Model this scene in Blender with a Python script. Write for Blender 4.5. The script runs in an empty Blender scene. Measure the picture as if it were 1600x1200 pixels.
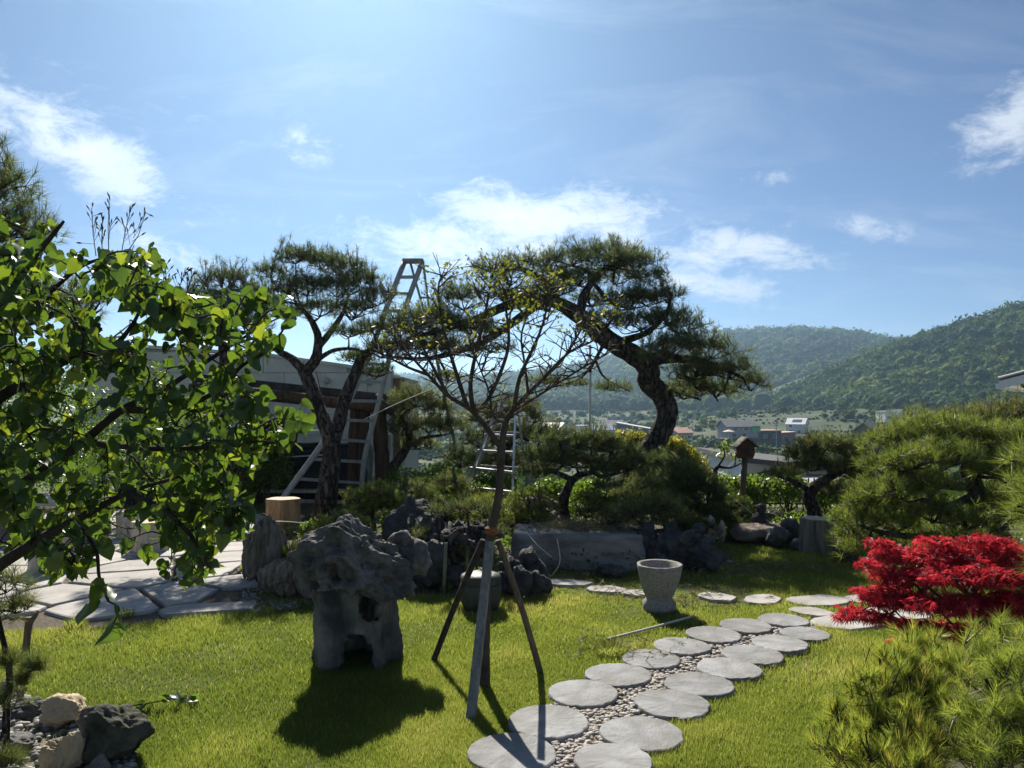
import bpy, bmesh, math, random
import numpy as np
from mathutils import Vector, Matrix

random.seed(7)
RNG = np.random.default_rng(11)
sc = bpy.context.scene
COL = sc.collection

# ------------------------------------------------------------------ camera, sky, sun, exposure
CAM_H, HOR, FPX = 1.55, 635.0, 1200.0        # eye height (m), horizon row and focal length in photo pixels
cam_d = bpy.data.cameras.new('camera')
cam = bpy.data.objects.new('camera', cam_d)
COL.objects.link(cam)
cam.location = (0, 0, CAM_H)
cam.rotation_euler = (math.radians(90), 0, 0)
cam_d.sensor_width = 36
cam_d.lens = 36 * FPX / 1600
cam_d.shift_y = (HOR - 600) / 1600
cam_d.clip_end = 9000
cam_d.clip_start = 0.05
sc.camera = cam

SUN_EL, SUN_AZ = math.radians(38.5), math.radians(-12)     # azimuth from +Y, clockwise
sd = bpy.data.lights.new('sun', 'SUN')
sd.energy = 5.0
sd.angle = math.radians(0.5)
sd.color = (1.0, 0.93, 0.82)
sun = bpy.data.objects.new('sun', sd)
COL.objects.link(sun)
sdir = Vector((math.sin(SUN_AZ) * math.cos(SUN_EL), math.cos(SUN_AZ) * math.cos(SUN_EL), math.sin(SUN_EL)))
sun.rotation_euler = (-sdir).to_track_quat('-Z', 'Y').to_euler()
sun.location = (0, 0, 60)

sc.render.engine = 'CYCLES'
sc.view_settings.view_transform = 'Standard'
sc.view_settings.look = 'None'
sc.view_settings.exposure = 0.95
sc.view_settings.gamma = 1
sc.view_settings.use_curve_mapping = False
sc.cycles.max_bounces = 8
sc.cycles.diffuse_bounces = 5
sc.cycles.glossy_bounces = 2
sc.cycles.transmission_bounces = 4
sc.cycles.transparent_max_bounces = 8
sc.cycles.volume_bounces = 0
sc.cycles.use_adaptive_sampling = True
sc.cycles.adaptive_threshold = 0.02
sc.cycles.use_denoising = True
sc.cycles.sample_clamp_indirect = 6

world = bpy.data.worlds.new('World')
sc.world = world
world.use_nodes = True


def build_world():
    nt = world.node_tree
    nt.nodes.clear()
    N, L = nt.nodes, nt.links

    def math_(op, a, b=None, c=None):
        n = N.new('ShaderNodeMath')
        n.operation = op
        for i, v in enumerate((a, b, c)):
            if v is None:
                continue
            if isinstance(v, (int, float)):
                n.inputs[i].default_value = v
            else:
                L.new(v, n.inputs[i])
        return n.outputs[0]
    out = N.new('ShaderNodeOutputWorld')
    bg = N.new('ShaderNodeBackground')
    bg.inputs['Strength'].default_value = 0.05
    sky = N.new('ShaderNodeTexSky')
    sky.sky_type = 'NISHITA'
    sky.sun_disc = False
    sky.sun_elevation = SUN_EL
    sky.sun_rotation = SUN_AZ
    sky.altitude = 100
    sky.air_density = 0.67
    sky.dust_density = 0.0
    sky.ozone_density = 3.0
    tc = N.new('ShaderNodeTexCoord')
    sep = N.new('ShaderNodeSeparateXYZ')
    L.new(tc.outputs['Generated'], sep.inputs[0])
    X, Y, Z = sep.outputs
    az = math_('ARCTAN2', X, Y)
    el = math_('ARCSINE', Z)
    # clouds: wind-drawn noise on a cloud deck overhead
    den = math_('ADD', math_('MAXIMUM', Z, 0.0), 0.22)
    u = math_('DIVIDE', X, den)
    v = math_('DIVIDE', Y, den)
    cmb = N.new('ShaderNodeCombineXYZ')
    L.new(u, cmb.inputs[0]); L.new(v, cmb.inputs[1])

    def noise(scale, detail, rough, dist, vec=None, loc=(0, 0, 0), sclv=(1, 1, 1), rot=0.0):
        mp = N.new('ShaderNodeMapping')
        mp.inputs['Location'].default_value = loc
        mp.inputs['Scale'].default_value = sclv
        mp.inputs['Rotation'].default_value = (0, 0, rot)
        L.new(vec or cmb.outputs[0], mp.inputs[0])
        t = N.new('ShaderNodeTexNoise')
        t.inputs['Scale'].default_value = scale
        t.inputs['Detail'].default_value = detail
        t.inputs['Roughness'].default_value = rough
        t.inputs['Distortion'].default_value = dist
        L.new(mp.outputs[0], t.inputs['Vector'])
        return t.outputs['Fac']
    n1 = noise(3.4, 9, 0.62, 0.35, loc=(1.3, 0.4, 0), sclv=(1, 1.25, 1), rot=0.5)
    nbig = noise(0.9, 3, 0.5, 0.2, loc=(4.2, 7.7, 0))
    # where cloud banks stand: (azimuth, elevation, half-width, half-height, tilt) in radians
    banks = []

    def bank(px, py, w, h, tilt=0.0, amp=1.0):
        a = math.atan2(px - 800, FPX)
        e = math.atan2(HOR - py, math.hypot(FPX, px - 800))
        banks.append((a, e, w / FPX * math.cos(a) ** 2, h / FPX * math.cos(a), tilt, amp))
    bank(120, 228, 190, 46, -0.45, 1.1)
    bank(20, 190, 120, 55, -0.3, 0.8)
    bank(275, 395, 130, 26, -0.35, 0.75)
    bank(520, 405, 110, 20, -0.1, 0.55)
    bank(850, 340, 200, 42, -0.05, 1.2)
    bank(760, 382, 230, 44, 0.0, 1.0)
    bank(1140, 388, 135, 40, -0.06, 1.0)
    bank(960, 380, 120, 26, -0.1, 0.8)
    bank(1110, 448, 110, 24, -0.15, 0.9)
    bank(1040, 495, 110, 18, -0.1, 0.6)
    bank(1345, 355, 66, 20, -0.3, 0.8)
    bank(1190, 282, 44, 18, 0.0, 0.55)
    bank(1590, 175, 110, 48, 0.55, 1.0)
    bank(1620, 230, 80, 30, 0.4, 0.6)
    bank(485, 225, 44, 32, 0.3, 0.55)
    bank(80, 105, 160, 26, -0.3, 0.3)
    bank(330, 200, 140, 26, -0.4, 0.3)
    tot = None
    for (a, e, w, h, t, amp) in banks:
        da = math_('SUBTRACT', az, a)
        de = math_('SUBTRACT', el, e)
        c, s = math.cos(t), math.sin(t)
        p = math_('DIVIDE', math_('ADD', math_('MULTIPLY', da, c), math_('MULTIPLY', de, s)), w)
        q = math_('DIVIDE', math_('SUBTRACT', math_('MULTIPLY', de, c), math_('MULTIPLY', da, s)), h)
        r2 = math_('ADD', math_('MULTIPLY', p, p), math_('MULTIPLY', q, q))
        g = math_('MULTIPLY', math_('EXPONENT', math_('MULTIPLY', r2, -0.7)), amp)
        tot = g if tot is None else math_('MAXIMUM', tot, g)
    # elsewhere in the sky the same kind of sparse cloud goes on
    front = math_('LESS_THAN', math_('ABSOLUTE', az), 0.62)
    lowf = math_('LESS_THAN', el, 0.52)
    inview = math_('MULTIPLY', front, lowf)
    wild = math_('MULTIPLY', math_('SUBTRACT', nbig, 0.46), 3.6)
    wild = math_('MULTIPLY', math_('MAXIMUM', wild, 0.0), math_('SUBTRACT', 1.0, inview))
    tot = math_('MAXIMUM', tot, math_('MINIMUM', wild, 0.9))
    vec_ae = N.new('ShaderNodeCombineXYZ')
    L.new(az, vec_ae.inputs[0]); L.new(math_('MULTIPLY', el, 1.7), vec_ae.inputs[1])
    n2 = noise(15, 12, 0.70, 0.35, vec=vec_ae.outputs[0], rot=0.25)
    nn = math_('ADD', math_('MULTIPLY', n1, 0.3), math_('MULTIPLY', n2, 0.7))
    dens = math_('ADD', tot, math_('MULTIPLY', math_('SUBTRACT', nn, 0.5), 4.2))
    mr = N.new('ShaderNodeMapRange')
    mr.interpolation_type = 'SMOOTHSTEP'
    mr.inputs['From Min'].default_value = 0.34
    mr.inputs['From Max'].default_value = 1.35
    L.new(dens, mr.inputs['Value'])
    gate = N.new('ShaderNodeMapRange')
    gate.inputs['From Min'].default_value = 0.06
    gate.inputs['From Max'].default_value = 0.35
    L.new(tot, gate.inputs['Value'])
    fac = math_('MULTIPLY', mr.outputs[0], gate.outputs[0])
    # thin cirrus veil
    n3 = noise(1.6, 6, 0.6, 0.8, loc=(2, 9, 0), sclv=(1, 2.2, 1), rot=0.9)
    veil = math_('MULTIPLY', math_('MAXIMUM', math_('SUBTRACT', n3, 0.50), 0.0), 0.55)
    fac = math_('MINIMUM', math_('ADD', math_('MULTIPLY', fac, 0.88), veil), 0.95)
    fac = math_('MULTIPLY', fac, math_('GREATER_THAN', Z, 0.0))
    # cloud body: bright rim, slightly greyer core
    ramp = N.new('ShaderNodeValToRGB')
    ramp.color_ramp.elements[0].position = 0.35
    ramp.color_ramp.elements[0].color = (12.0, 12.2, 12.5, 1)
    ramp.color_ramp.elements[1].position = 0.72
    ramp.color_ramp.elements[1].color = (7.0, 8.0, 9.2, 1)
    L.new(n2, ramp.inputs[0])
    mix = N.new('ShaderNodeMix')
    mix.data_type = 'RGBA'
    L.new(fac, mix.inputs['Factor'])
    L.new(sky.outputs[0], mix.inputs['A'])
    L.new(ramp.outputs[0], mix.inputs['B'])
    L.new(mix.outputs['Result'], bg.inputs['Color'])
    L.new(bg.outputs[0], out.inputs['Surface'])


build_world()


# ------------------------------------------------------------------ numeric helpers
def P(px, py, d):
    """world point on the ray of photo pixel (px, py) at depth d"""
    return np.array(((px - 800) / FPX * d, d, CAM_H + (HOR - py) / FPX * d))


def G(px, py):
    """ground point (z = 0) seen at photo pixel"""
    d = CAM_H * FPX / (py - HOR)
    return np.array(((px - 800) / FPX * d, d, 0.0))


def _hash(i, j, k, seed):
    n = (i * 374761393 + j * 668265263 + k * 2147483647 + seed * 1274126177) & 0xFFFFFFFF
    n = ((n ^ (n >> 13)) * 1274126177) & 0xFFFFFFFF
    n = n ^ (n >> 16)
    return (n & 0xFFFF) / 65535.0


def vnoise(p, seed=0):
    p = np.asarray(p, float)
    f = np.floor(p)
    t = p - f
    t = t * t * (3 - 2 * t)
    f = f.astype(np.int64)
    r = 0
    for dx in (0, 1):
        for dy in (0, 1):
            for dz in (0, 1):
                w = (t[:, 0] if dx else 1 - t[:, 0]) * (t[:, 1] if dy else 1 - t[:, 1]) * (t[:, 2] if dz else 1 - t[:, 2])
                r = r + w * _hash(f[:, 0] + dx, f[:, 1] + dy, f[:, 2] + dz, seed)
    return r * 2 - 1


def fbm(p, seed=0, octv=4, gain=0.5):
    p = np.asarray(p, float)
    r, a = 0, 1.0
    for o in range(octv):
        r = r + a * vnoise(p, seed + o * 17)
        p = p * 2.03
        a *= gain
    return r


def worley(p, seed=0):
    p = np.asarray(p, float)
    f = np.floor(p).astype(np.int64)
    best = np.full(len(p), 9.0)
    for dx in (-1, 0, 1):
        for dy in (-1, 0, 1):
            for dz in (-1, 0, 1):
                i, j, k = f[:, 0] + dx, f[:, 1] + dy, f[:, 2] + dz
                q = np.stack((i + _hash(i, j, k, seed), j + _hash(i, j, k, seed + 5), k + _hash(i, j, k, seed + 9)), 1)
                best = np.minimum(best, ((p - q) ** 2).sum(1))
    return np.sqrt(best)


def sstep(a, b, x):
    t = np.clip((x - a) / (b - a), 0, 1)
    return t * t * (3 - 2 * t)


def unit(v):
    v = np.asarray(v, float)
    return v / np.maximum(np.linalg.norm(v, axis=-1, keepdims=True), 1e-9)


_ico = {}


def ico(sub):
    if sub not in _ico:
        bm = bmesh.new()
        bmesh.ops.create_icosphere(bm, subdivisions=sub, radius=1)
        bm.verts.ensure_lookup_table()
        V = np.array([v.co[:] for v in bm.verts])
        F = np.array([[v.index for v in f.verts] for f in bm.faces])
        bm.free()
        _ico[sub] = (V, F)
    return _ico[sub]


# ------------------------------------------------------------------ object helpers
def mesh_tris(name, V, F, tint=None, smooth=False):
    """mesh from numpy arrays; F is (n,3) or (n,4)"""
    V = np.ascontiguousarray(V, dtype=np.float32)
    F = np.ascontiguousarray(F, dtype=np.int32)
    k = F.shape[1]
    me = bpy.data.meshes.new(name)
    me.vertices.add(len(V))
    me.vertices.foreach_set('co', V.ravel())
    me.loops.add(F.size)
    me.loops.foreach_set('vertex_index', F.ravel())
    me.polygons.add(len(F))
    me.polygons.foreach_set('loop_start', np.arange(0, F.size, k, dtype=np.int32))
    if smooth:
        me.polygons.foreach_set('use_smooth', np.ones(len(F), dtype=bool))
    if tint is not None:
        a = me.attributes.new('tint', 'FLOAT', 'POINT')
        a.data.foreach_set('value', np.ascontiguousarray(tint, dtype=np.float32))
    me.update(calc_edges=True)
    return me


def link(name, me, mat=None, parent=None, loc=None, kind=None, label=None, cat=None, group=None, rot=None):
    o = bpy.data.objects.new(name, me)
    COL.objects.link(o)
    if mat is not None and me is not None and len(me.materials) == 0:
        me.materials.append(mat)
    if parent is not None:
        o.parent = parent
    if loc is not None:
        o.location = tuple(float(c) for c in loc)
    if rot is not None:
        o.rotation_euler = rot
    if kind:
        o['kind'] = kind
    if label:
        o['label'] = label
    if cat:
        o['category'] = cat
    if group:
        o['group'] = group
    return o


def thing(name, label, cat, loc=(0, 0, 0), rotz=0.0, group=None):
    o = link(name, None, loc=loc, label=label, cat=cat, group=group)
    o.rotation_euler = (0, 0, rotz)
    o.empty_display_size = 0.1
    return o


class MB:
    """collects polygons, then builds ONE mesh object"""

    def __init__(self):
        self.v = []
        self.f = []

    def add(self, V, F):
        b = len(self.v)
        self.v.extend(tuple(float(c) for c in q) for q in V)
        self.f.extend(tuple(int(i) + b for i in q) for q in F)
        return self

    def box(self, c, s, rz=0.0, rx=0.0, ry=0.0):
        R = Matrix.Rotation(rz, 3, 'Z') @ Matrix.Rotation(ry, 3, 'Y') @ Matrix.Rotation(rx, 3, 'X')
        V = []
        for sx in (-1, 1):
            for sy in (-1, 1):
                for sz in (-1, 1):
                    q = R @ Vector((sx * s[0] / 2, sy * s[1] / 2, sz * s[2] / 2))
                    V.append((q.x + c[0], q.y + c[1], q.z + c[2]))
        return self.add(V, [(0, 1, 3, 2), (4, 6, 7, 5), (0, 4, 5, 1), (2, 3, 7, 6), (0, 2, 6, 4), (1, 5, 7, 3)])

    def beam(self, a, b, w, h):
        """box from a to b, w across, h high"""
        a, b = np.asarray(a, float), np.asarray(b, float)
        t = unit(b - a)
        up = np.array((0, 0, 1.0)) if abs(t[2]) < 0.95 else np.array((0, 1.0, 0))
        s = unit(np.cross(t, up))
        u = np.cross(s, t)
        V = [q + s * i * w / 2 + u * j * h / 2 for q in (a, b) for i, j in ((-1, -1), (1, -1), (1, 1), (-1, 1))]
        return self.add(V, [(0, 1, 2, 3), (7, 6, 5, 4), (0, 4, 5, 1), (1, 5, 6, 2), (2, 6, 7, 3), (3, 7, 4, 0)])

    def tube(self, pts, rad, n=8, cap=True, wob=0.0, seed=0):
        pts = np.asarray(pts, float)
        m = len(pts)
        rad = np.broadcast_to(np.asarray(rad, float), (m,))
        T = np.gradient(pts, axis=0)
        T = unit(T)
        ref = np.array((0.31, 0.92, 0.21)) if abs(T[0][1]) < 0.8 else np.array((1.0, 0.1, 0.2))
        V = []
        rs = np.random.default_rng(seed)
        S = unit(np.cross(T[0], ref))
        for i in range(m):
            S = unit(S - T[i] * np.dot(S, T[i]))
            U = np.cross(T[i], S)
            for k in range(n):
                a = 2 * math.pi * k / n
                r = rad[i] * (1 + (rs.uniform(-wob, wob) if wob else 0))
                V.append(pts[i] + S * math.cos(a) * r + U * math.sin(a) * r)
        F = []
        for i in range(m - 1):
            for k in range(n):
                a, b = i * n + k, i * n + (k + 1) % n
                F.append((a, b, b + n, a + n))
        if cap:
            F.append(tuple(range(n - 1, -1, -1)))
            F.append(tuple((m - 1) * n + k for k in range(n)))
        return self.add(V, F)

    def lathe(self, prof, n=32, c=(0, 0, 0), wob=0.0, seed=0):
        V, F = [], []
        for i, (r, z) in enumerate(prof):
            for k in range(n):
                a = 2 * math.pi * k / n
                V.append((c[0] + r * math.cos(a), c[1] + r * math.sin(a), c[2] + z))
        V = np.array(V)
        if wob:
            V[:, :2] += (fbm(V * 7, seed, 3)[:, None]) * wob * unit(V[:, :2] - np.array(c[:2]))
        for i in range(len(prof) - 1):
            for k in range(n):
                a, b = i * n + k, i * n + (k + 1) % n
                F.append((a, b, b + n, a + n))
        F.append(tuple(range(n - 1, -1, -1)))
        F.append(tuple((len(prof) - 1) * n + k for k in range(n)))
        return self.add(V, F)

    def mesh(self, name, smooth=False):
        me = bpy.data.meshes.new(name)
        me.from_pydata(self.v, [], self.f)
        if smooth:
            me.polygons.foreach_set('use_smooth', np.ones(len(me.polygons), dtype=bool))
        me.update()
        return me

    def build(self, name, mat, parent=None, smooth=False, **kw):
        return link(name, self.mesh(name, smooth), mat, parent, **kw)


def smooth_path(pts, k=5):
    """Catmull-Rom through points (any dimension)"""
    p = np.asarray(pts, float)
    if len(p) < 3:
        t = np.linspace(0, 1, k + 1)[:, None]
        return p[0] * (1 - t) + p[-1] * t
    q = np.vstack((2 * p[0] - p[1], p, 2 * p[-1] - p[-2]))
    out = []
    for i in range(1, len(q) - 2):
        for s in np.linspace(0, 1, k, endpoint=False):
            a, b, c, d = q[i - 1], q[i], q[i + 1], q[i + 2]
            out.append(0.5 * ((2 * b) + (-a + c) * s + (2 * a - 5 * b + 4 * c - d) * s * s + (-a + 3 * b - 3 * c + d) * s ** 3))
    out.append(p[-1])
    return np.array(out)


def segs(A, B, ra, rb, n=3):
    """many straight tapered twigs at once -> V, F(quads)"""
    A, B = np.asarray(A, float), np.asarray(B, float)
    m = len(A)
    T = unit(B - A)
    ref = np.where(np.abs(T[:, 2:3]) < 0.9, np.array([[0, 0, 1.0]]), np.array([[1.0, 0, 0]]))
    S = unit(np.cross(T, ref))
    U = np.cross(T, S)
    ang = np.arange(n) * 2 * math.pi / n
    ra = np.broadcast_to(np.asarray(ra, float), (m,))[:, None, None]
    rb = np.broadcast_to(np.asarray(rb, float), (m,))[:, None, None]
    ring = S[:, None, :] * np.cos(ang)[None, :, None] + U[:, None, :] * np.sin(ang)[None, :, None]
    V = np.concatenate((A[:, None, :] + ring * ra, B[:, None, :] + ring * rb), 1).reshape(-1, 3)
    base = (np.arange(m) * 2 * n)[:, None, None]
    k = np.arange(n)
    q = np.stack((k, (k + 1) % n, (k + 1) % n + n, k + n), 1)[None]
    return V, (base + q).reshape(-1, 4)


# ------------------------------------------------------------------ materials
MATS = {}


def mat(name, col, rough=0.85, col2=None, nscale=6.0, detail=5, bump=0.0, bscale=None, spec=0.25, metal=0.0,
        transl=0.0, tcol=None, tint=None, stretch=(1, 1, 1), ramp=(0.35, 0.65), third=None, objrand=0.0, plates=0.0):
    m = bpy.data.materials.new(name)
    m.use_nodes = True
    nt = m.node_tree
    N, L = nt.nodes, nt.links
    N.clear()
    out = N.new('ShaderNodeOutputMaterial')
    b = N.new('ShaderNodeBsdfPrincipled')
    b.inputs['Roughness'].default_value = rough
    b.inputs['Metallic'].default_value = metal
    b.inputs['Specular IOR Level'].default_value = spec
    tc = N.new('ShaderNodeTexCoord')
    mp = N.new('ShaderNodeMapping')
    mp.inputs['Scale'].default_value = stretch
    L.new(tc.outputs['Object'], mp.inputs[0])
    c_out = None
    if col2 is not None:
        t = N.new('ShaderNodeTexNoise')
        t.inputs['Scale'].default_value = nscale
        t.inputs['Detail'].default_value = detail
        t.inputs['Roughness'].default_value = 0.62
        L.new(mp.outputs[0], t.inputs['Vector'])
        r = N.new('ShaderNodeValToRGB')
        r.color_ramp.elements[0].position = ramp[0]
        r.color_ramp.elements[1].position = ramp[1]
        r.color_ramp.elements[0].color = (*col, 1)
        r.color_ramp.elements[1].color = (*col2, 1)
        L.new(t.outputs['Fac'], r.inputs[0])
        c_out = r.outputs[0]
        if third is not None:
            t3 = N.new('ShaderNodeTexNoise')
            t3.inputs['Scale'].default_value = nscale * 0.37
            t3.inputs['Detail'].default_value = 6
            mp3 = N.new('ShaderNodeMapping')
            mp3.inputs['Location'].default_value = (3.1, 7.7, 1.9)
            L.new(tc.outputs['Object'], mp3.inputs[0])
            L.new(mp3.outputs[0], t3.inputs['Vector'])
            r3 = N.new('ShaderNodeValToRGB')
            r3.color_ramp.elements[0].position = 0.52
            r3.color_ramp.elements[1].position = 0.66
            L.new(t3.outputs['Fac'], r3.inputs[0])
            mx = N.new('ShaderNodeMix')
            mx.data_type = 'RGBA'
            L.new(r3.outputs[0], mx.inputs['Factor'])
            L.new(c_out, mx.inputs['A'])
            mx.inputs['B'].default_value = (*third, 1)
            c_out = mx.outputs['Result']
    if plates:                                 # bark plates parted by dark fissures
        vo = N.new('ShaderNodeTexVoronoi')
        vo.feature = 'DISTANCE_TO_EDGE'
        vo.inputs['Scale'].default_value = plates
        wn = N.new('ShaderNodeTexNoise')
        wn.inputs['Scale'].default_value = plates * 0.6
        wn.inputs['Detail'].default_value = 4
        L.new(mp.outputs[0], wn.inputs['Vector'])
        wm = N.new('ShaderNodeMix')
        wm.data_type = 'RGBA'
        wm.blend_type = 'LINEAR_LIGHT'
        wm.inputs['Factor'].default_value = 0.09
        L.new(mp.outputs[0], wm.inputs['A'])
        L.new(wn.outputs['Color'], wm.inputs['B'])
        L.new(wm.outputs['Result'], vo.inputs['Vector'])
        rv = N.new('ShaderNodeValToRGB')
        rv.color_ramp.elements[0].position = 0.02
        rv.color_ramp.elements[1].position = 0.14
        L.new(vo.outputs['Distance'], rv.inputs[0])
        mv = N.new('ShaderNodeMix')
        mv.data_type = 'RGBA'
        L.new(rv.outputs[0], mv.inputs['Factor'])
        mv.inputs['A'].default_value = (0.022, 0.018, 0.015, 1)
        L.new(c_out, mv.inputs['B'])
        c_out = mv.outputs['Result']
        bv_ = N.new('ShaderNodeBump')
        bv_.inputs['Strength'].default_value = 1.0
        bv_.inputs['Distance'].default_value = 0.05
        L.new(rv.outputs[0], bv_.inputs['Height'])
    if tint is not None:                       # per-leaf colour variation from the 'tint' attribute
        at = N.new('ShaderNodeAttribute')
        at.attribute_name = 'tint'
        r = N.new('ShaderNodeValToRGB')
        els = r.color_ramp.elements
        cols = [col] + list(tint)
        els[0].color = (*cols[0], 1)
        els[1].color = (*cols[-1], 1)
        for i, c in enumerate(cols[1:-1]):
            e = els.new((i + 1) / (len(cols) - 1))
            e.color = (*c, 1)
        L.new(at.outputs['Fac'], r.inputs[0])
        c_out = r.outputs[0]
    if objrand:
        oi = N.new('ShaderNodeObjectInfo')
        hs = N.new('ShaderNodeHueSaturation')
        mr = N.new('ShaderNodeMapRange')
        mr.inputs['To Min'].default_value = 1 - objrand
        mr.inputs['To Max'].default_value = 1 + objrand
        L.new(oi.outputs['Random'], mr.inputs['Value'])
        L.new(mr.outputs[0], hs.inputs['Value'])
        if c_out is None:
            hs.inputs['Color'].default_value = (*col, 1)
        else:
            L.new(c_out, hs.inputs['Color'])
        c_out = hs.outputs[0]
    if c_out is None:
        b.inputs['Base Color'].default_value = (*col, 1)
    else:
        L.new(c_out, b.inputs['Base Color'])
    if bump:
        t2 = N.new('ShaderNodeTexNoise')
        t2.inputs['Scale'].default_value = bscale or nscale * 2
        t2.inputs['Detail'].default_value = 8
        t2.inputs['Roughness'].default_value = 0.65
        L.new(mp.outputs[0], t2.inputs['Vector'])
        bp = N.new('ShaderNodeBump')
        bp.inputs['Strength'].default_value = min(bump, 1.0)
        bp.inputs['Distance'].default_value = 0.02 * max(1.0, bump)
        L.new(t2.outputs['Fac'], bp.inputs['Height'])
        if plates:
            L.new(bv_.outputs[0], bp.inputs['Normal'])
        L.new(bp.outputs[0], b.inputs['Normal'])
    sh = b.outputs[0]
    if transl:
        tr = N.new('ShaderNodeBsdfTranslucent')
        if tcol is not None:
            if c_out is not None:
                mm = N.new('ShaderNodeMix')
                mm.data_type = 'RGBA'
                mm.blend_type = 'MULTIPLY'
                mm.inputs['Factor'].default_value = 1.0
                L.new(c_out, mm.inputs['A'])
                mm.inputs['B'].default_value = (*tcol, 1)
                L.new(mm.outputs['Result'], tr.inputs['Color'])
            else:
                tr.inputs['Color'].default_value = (*[a * c for a, c in zip(col, tcol)], 1)
        elif c_out is not None:
            L.new(c_out, tr.inputs['Color'])
        else:
            tr.inputs['Color'].default_value = (*col, 1)
        ms = N.new('ShaderNodeMixShader')
        ms.inputs[0].default_value = transl
        L.new(sh, ms.inputs[1])
        L.new(tr.outputs[0], ms.inputs[2])
        sh = ms.outputs[0]
    L.new(sh, out.inputs['Surface'])
    MATS[name] = m
    return m


M_lawn = mat('lawn_soil', (0.07, 0.085, 0.026), 0.95, (0.13, 0.12, 0.055), 9, bump=0.5)
M_grass = mat('grass_blade', (0.095, 0.13, 0.032), 0.55, tint=[(0.148, 0.184, 0.043), (0.205, 0.23, 0.064), (0.36, 0.32, 0.16)],
              transl=0.55, tcol=(1.6, 1.65, 0.95), spec=0.3)
M_terrain = mat('valley_ground', (0.02, 0.04, 0.011), 0.95, (0.055, 0.075, 0.022), 0.08, 14, third=(0.085, 0.08, 0.042), ramp=(0.42, 0.66))
M_forest = mat('forest_leaf', (0.012, 0.034, 0.008), 0.9, tint=[(0.021, 0.056, 0.011), (0.042, 0.084, 0.015), (0.095, 0.135, 0.024)], transl=0.33, tcol=(1.3, 1.3, 0.8))
M_needle = mat('pine_needle', (0.048, 0.076, 0.03), 0.5, tint=[(0.082, 0.115, 0.042), (0.12, 0.145, 0.05), (0.19, 0.175, 0.068)],
               transl=0.45, tcol=(1.5, 1.5, 0.9), spec=0.4)
M_needle_l = mat('young_pine_needle', (0.085, 0.125, 0.034), 0.45, tint=[(0.13, 0.175, 0.04), (0.18, 0.215, 0.046), (0.26, 0.24, 0.07)],
                 transl=0.54, tcol=(1.5, 1.5, 0.9), spec=0.45)
M_mugo = mat('fresh_pine_shoot', (0.13, 0.18, 0.042), 0.4, tint=[(0.21, 0.265, 0.055), (0.31, 0.345, 0.07), (0.42, 0.38, 0.10)],
             transl=0.52, tcol=(1.4, 1.4, 0.9), spec=0.45)
M_bark = mat('pine_bark', (0.045, 0.038, 0.033), 0.95, (0.13, 0.112, 0.098), 14, 8, bump=1.0, bscale=26, stretch=(1, 1, 0.33), plates=17)
M_twig = mat('twig', (0.05, 0.036, 0.026), 0.9, (0.11, 0.085, 0.065), 20)
M_youngbark = mat('smooth_bark', (0.045, 0.035, 0.028), 0.85, (0.095, 0.076, 0.06), 12, bump=0.4, bscale=40)
M_leaf = mat('lilac_leaf', (0.028, 0.062, 0.024), 0.36, tint=[(0.042, 0.086, 0.028), (0.064, 0.112, 0.03), (0.11, 0.16, 0.04)],
             transl=0.46, tcol=(3.0, 2.5, 0.65), spec=0.5)
M_hedge = mat('hedge_leaf', (0.05, 0.095, 0.02), 0.4, tint=[(0.08, 0.14, 0.028), (0.13, 0.19, 0.04)], transl=0.5, tcol=(1.9, 1.8, 0.7), spec=0.5)
M_yellow = mat('golden_leaf', (0.17, 0.20, 0.04), 0.5, tint=[(0.26, 0.27, 0.06), (0.36, 0.33, 0.10)], transl=0.45, tcol=(1.4, 1.3, 0.7))
M_maple = mat('maple_leaf', (0.20, 0.014, 0.024), 0.5, tint=[(0.40, 0.026, 0.044), (0.56, 0.06, 0.08)], transl=0.5, tcol=(1.5, 1.3, 1.2), spec=0.35)
M_rock = mat('grey_rock', (0.085, 0.085, 0.085), 0.9, (0.24, 0.235, 0.225), 5, 9, bump=1.2, bscale=22, third=(0.06, 0.062, 0.06))
M_rockd = mat('dark_rock', (0.03, 0.031, 0.033), 0.8, (0.10, 0.10, 0.098), 7, 9, bump=1.2, bscale=20)
M_petri = mat('petrified_wood', (0.10, 0.082, 0.06), 0.9, (0.29, 0.25, 0.2), 10, 8, bump=1.4, bscale=16, stretch=(2.2, 2.2, 0.35))
M_rockw = mat('pale_quartz', (0.46, 0.42, 0.37), 0.8, (0.70, 0.67, 0.63), 4, 8, bump=0.8, bscale=16, third=(0.42, 0.33, 0.21))
M_rockb = mat('brown_rock', (0.13, 0.10, 0.075), 0.9, (0.28, 0.23, 0.18), 4, 8, bump=1.0, bscale=14)
M_moss = mat('mossy_stone', (0.035, 0.04, 0.024), 0.95, (0.13, 0.125, 0.105), 7, 9, bump=1.3, bscale=18, third=(0.06, 0.07, 0.03))
M_granite = mat('granite', (0.20, 0.185, 0.16), 0.9, (0.34, 0.325, 0.295), 60, 4, bump=0.5, bscale=70)
M_trough = mat('trough_stone', (0.14, 0.14, 0.135), 0.9, (0.29, 0.285, 0.27), 6, 9, bump=1.0, bscale=24, stretch=(0.5, 1, 1.5))
M_flag = mat('flagstone', (0.28, 0.268, 0.25), 0.85, (0.40, 0.385, 0.36), 4, 8, bump=0.35, bscale=24, objrand=0.12)
M_step = mat('stepping_slate', (0.19, 0.195, 0.2), 0.8, (0.29, 0.295, 0.30), 5, 10, bump=0.5, bscale=18, objrand=0.14, stretch=(1, 1.7, 1), third=(0.15, 0.145, 0.13))
M_joint = mat('joint_soil', (0.06, 0.048, 0.036), 0.95, (0.13, 0.105, 0.08), 24, bump=0.8, bscale=60)
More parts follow.
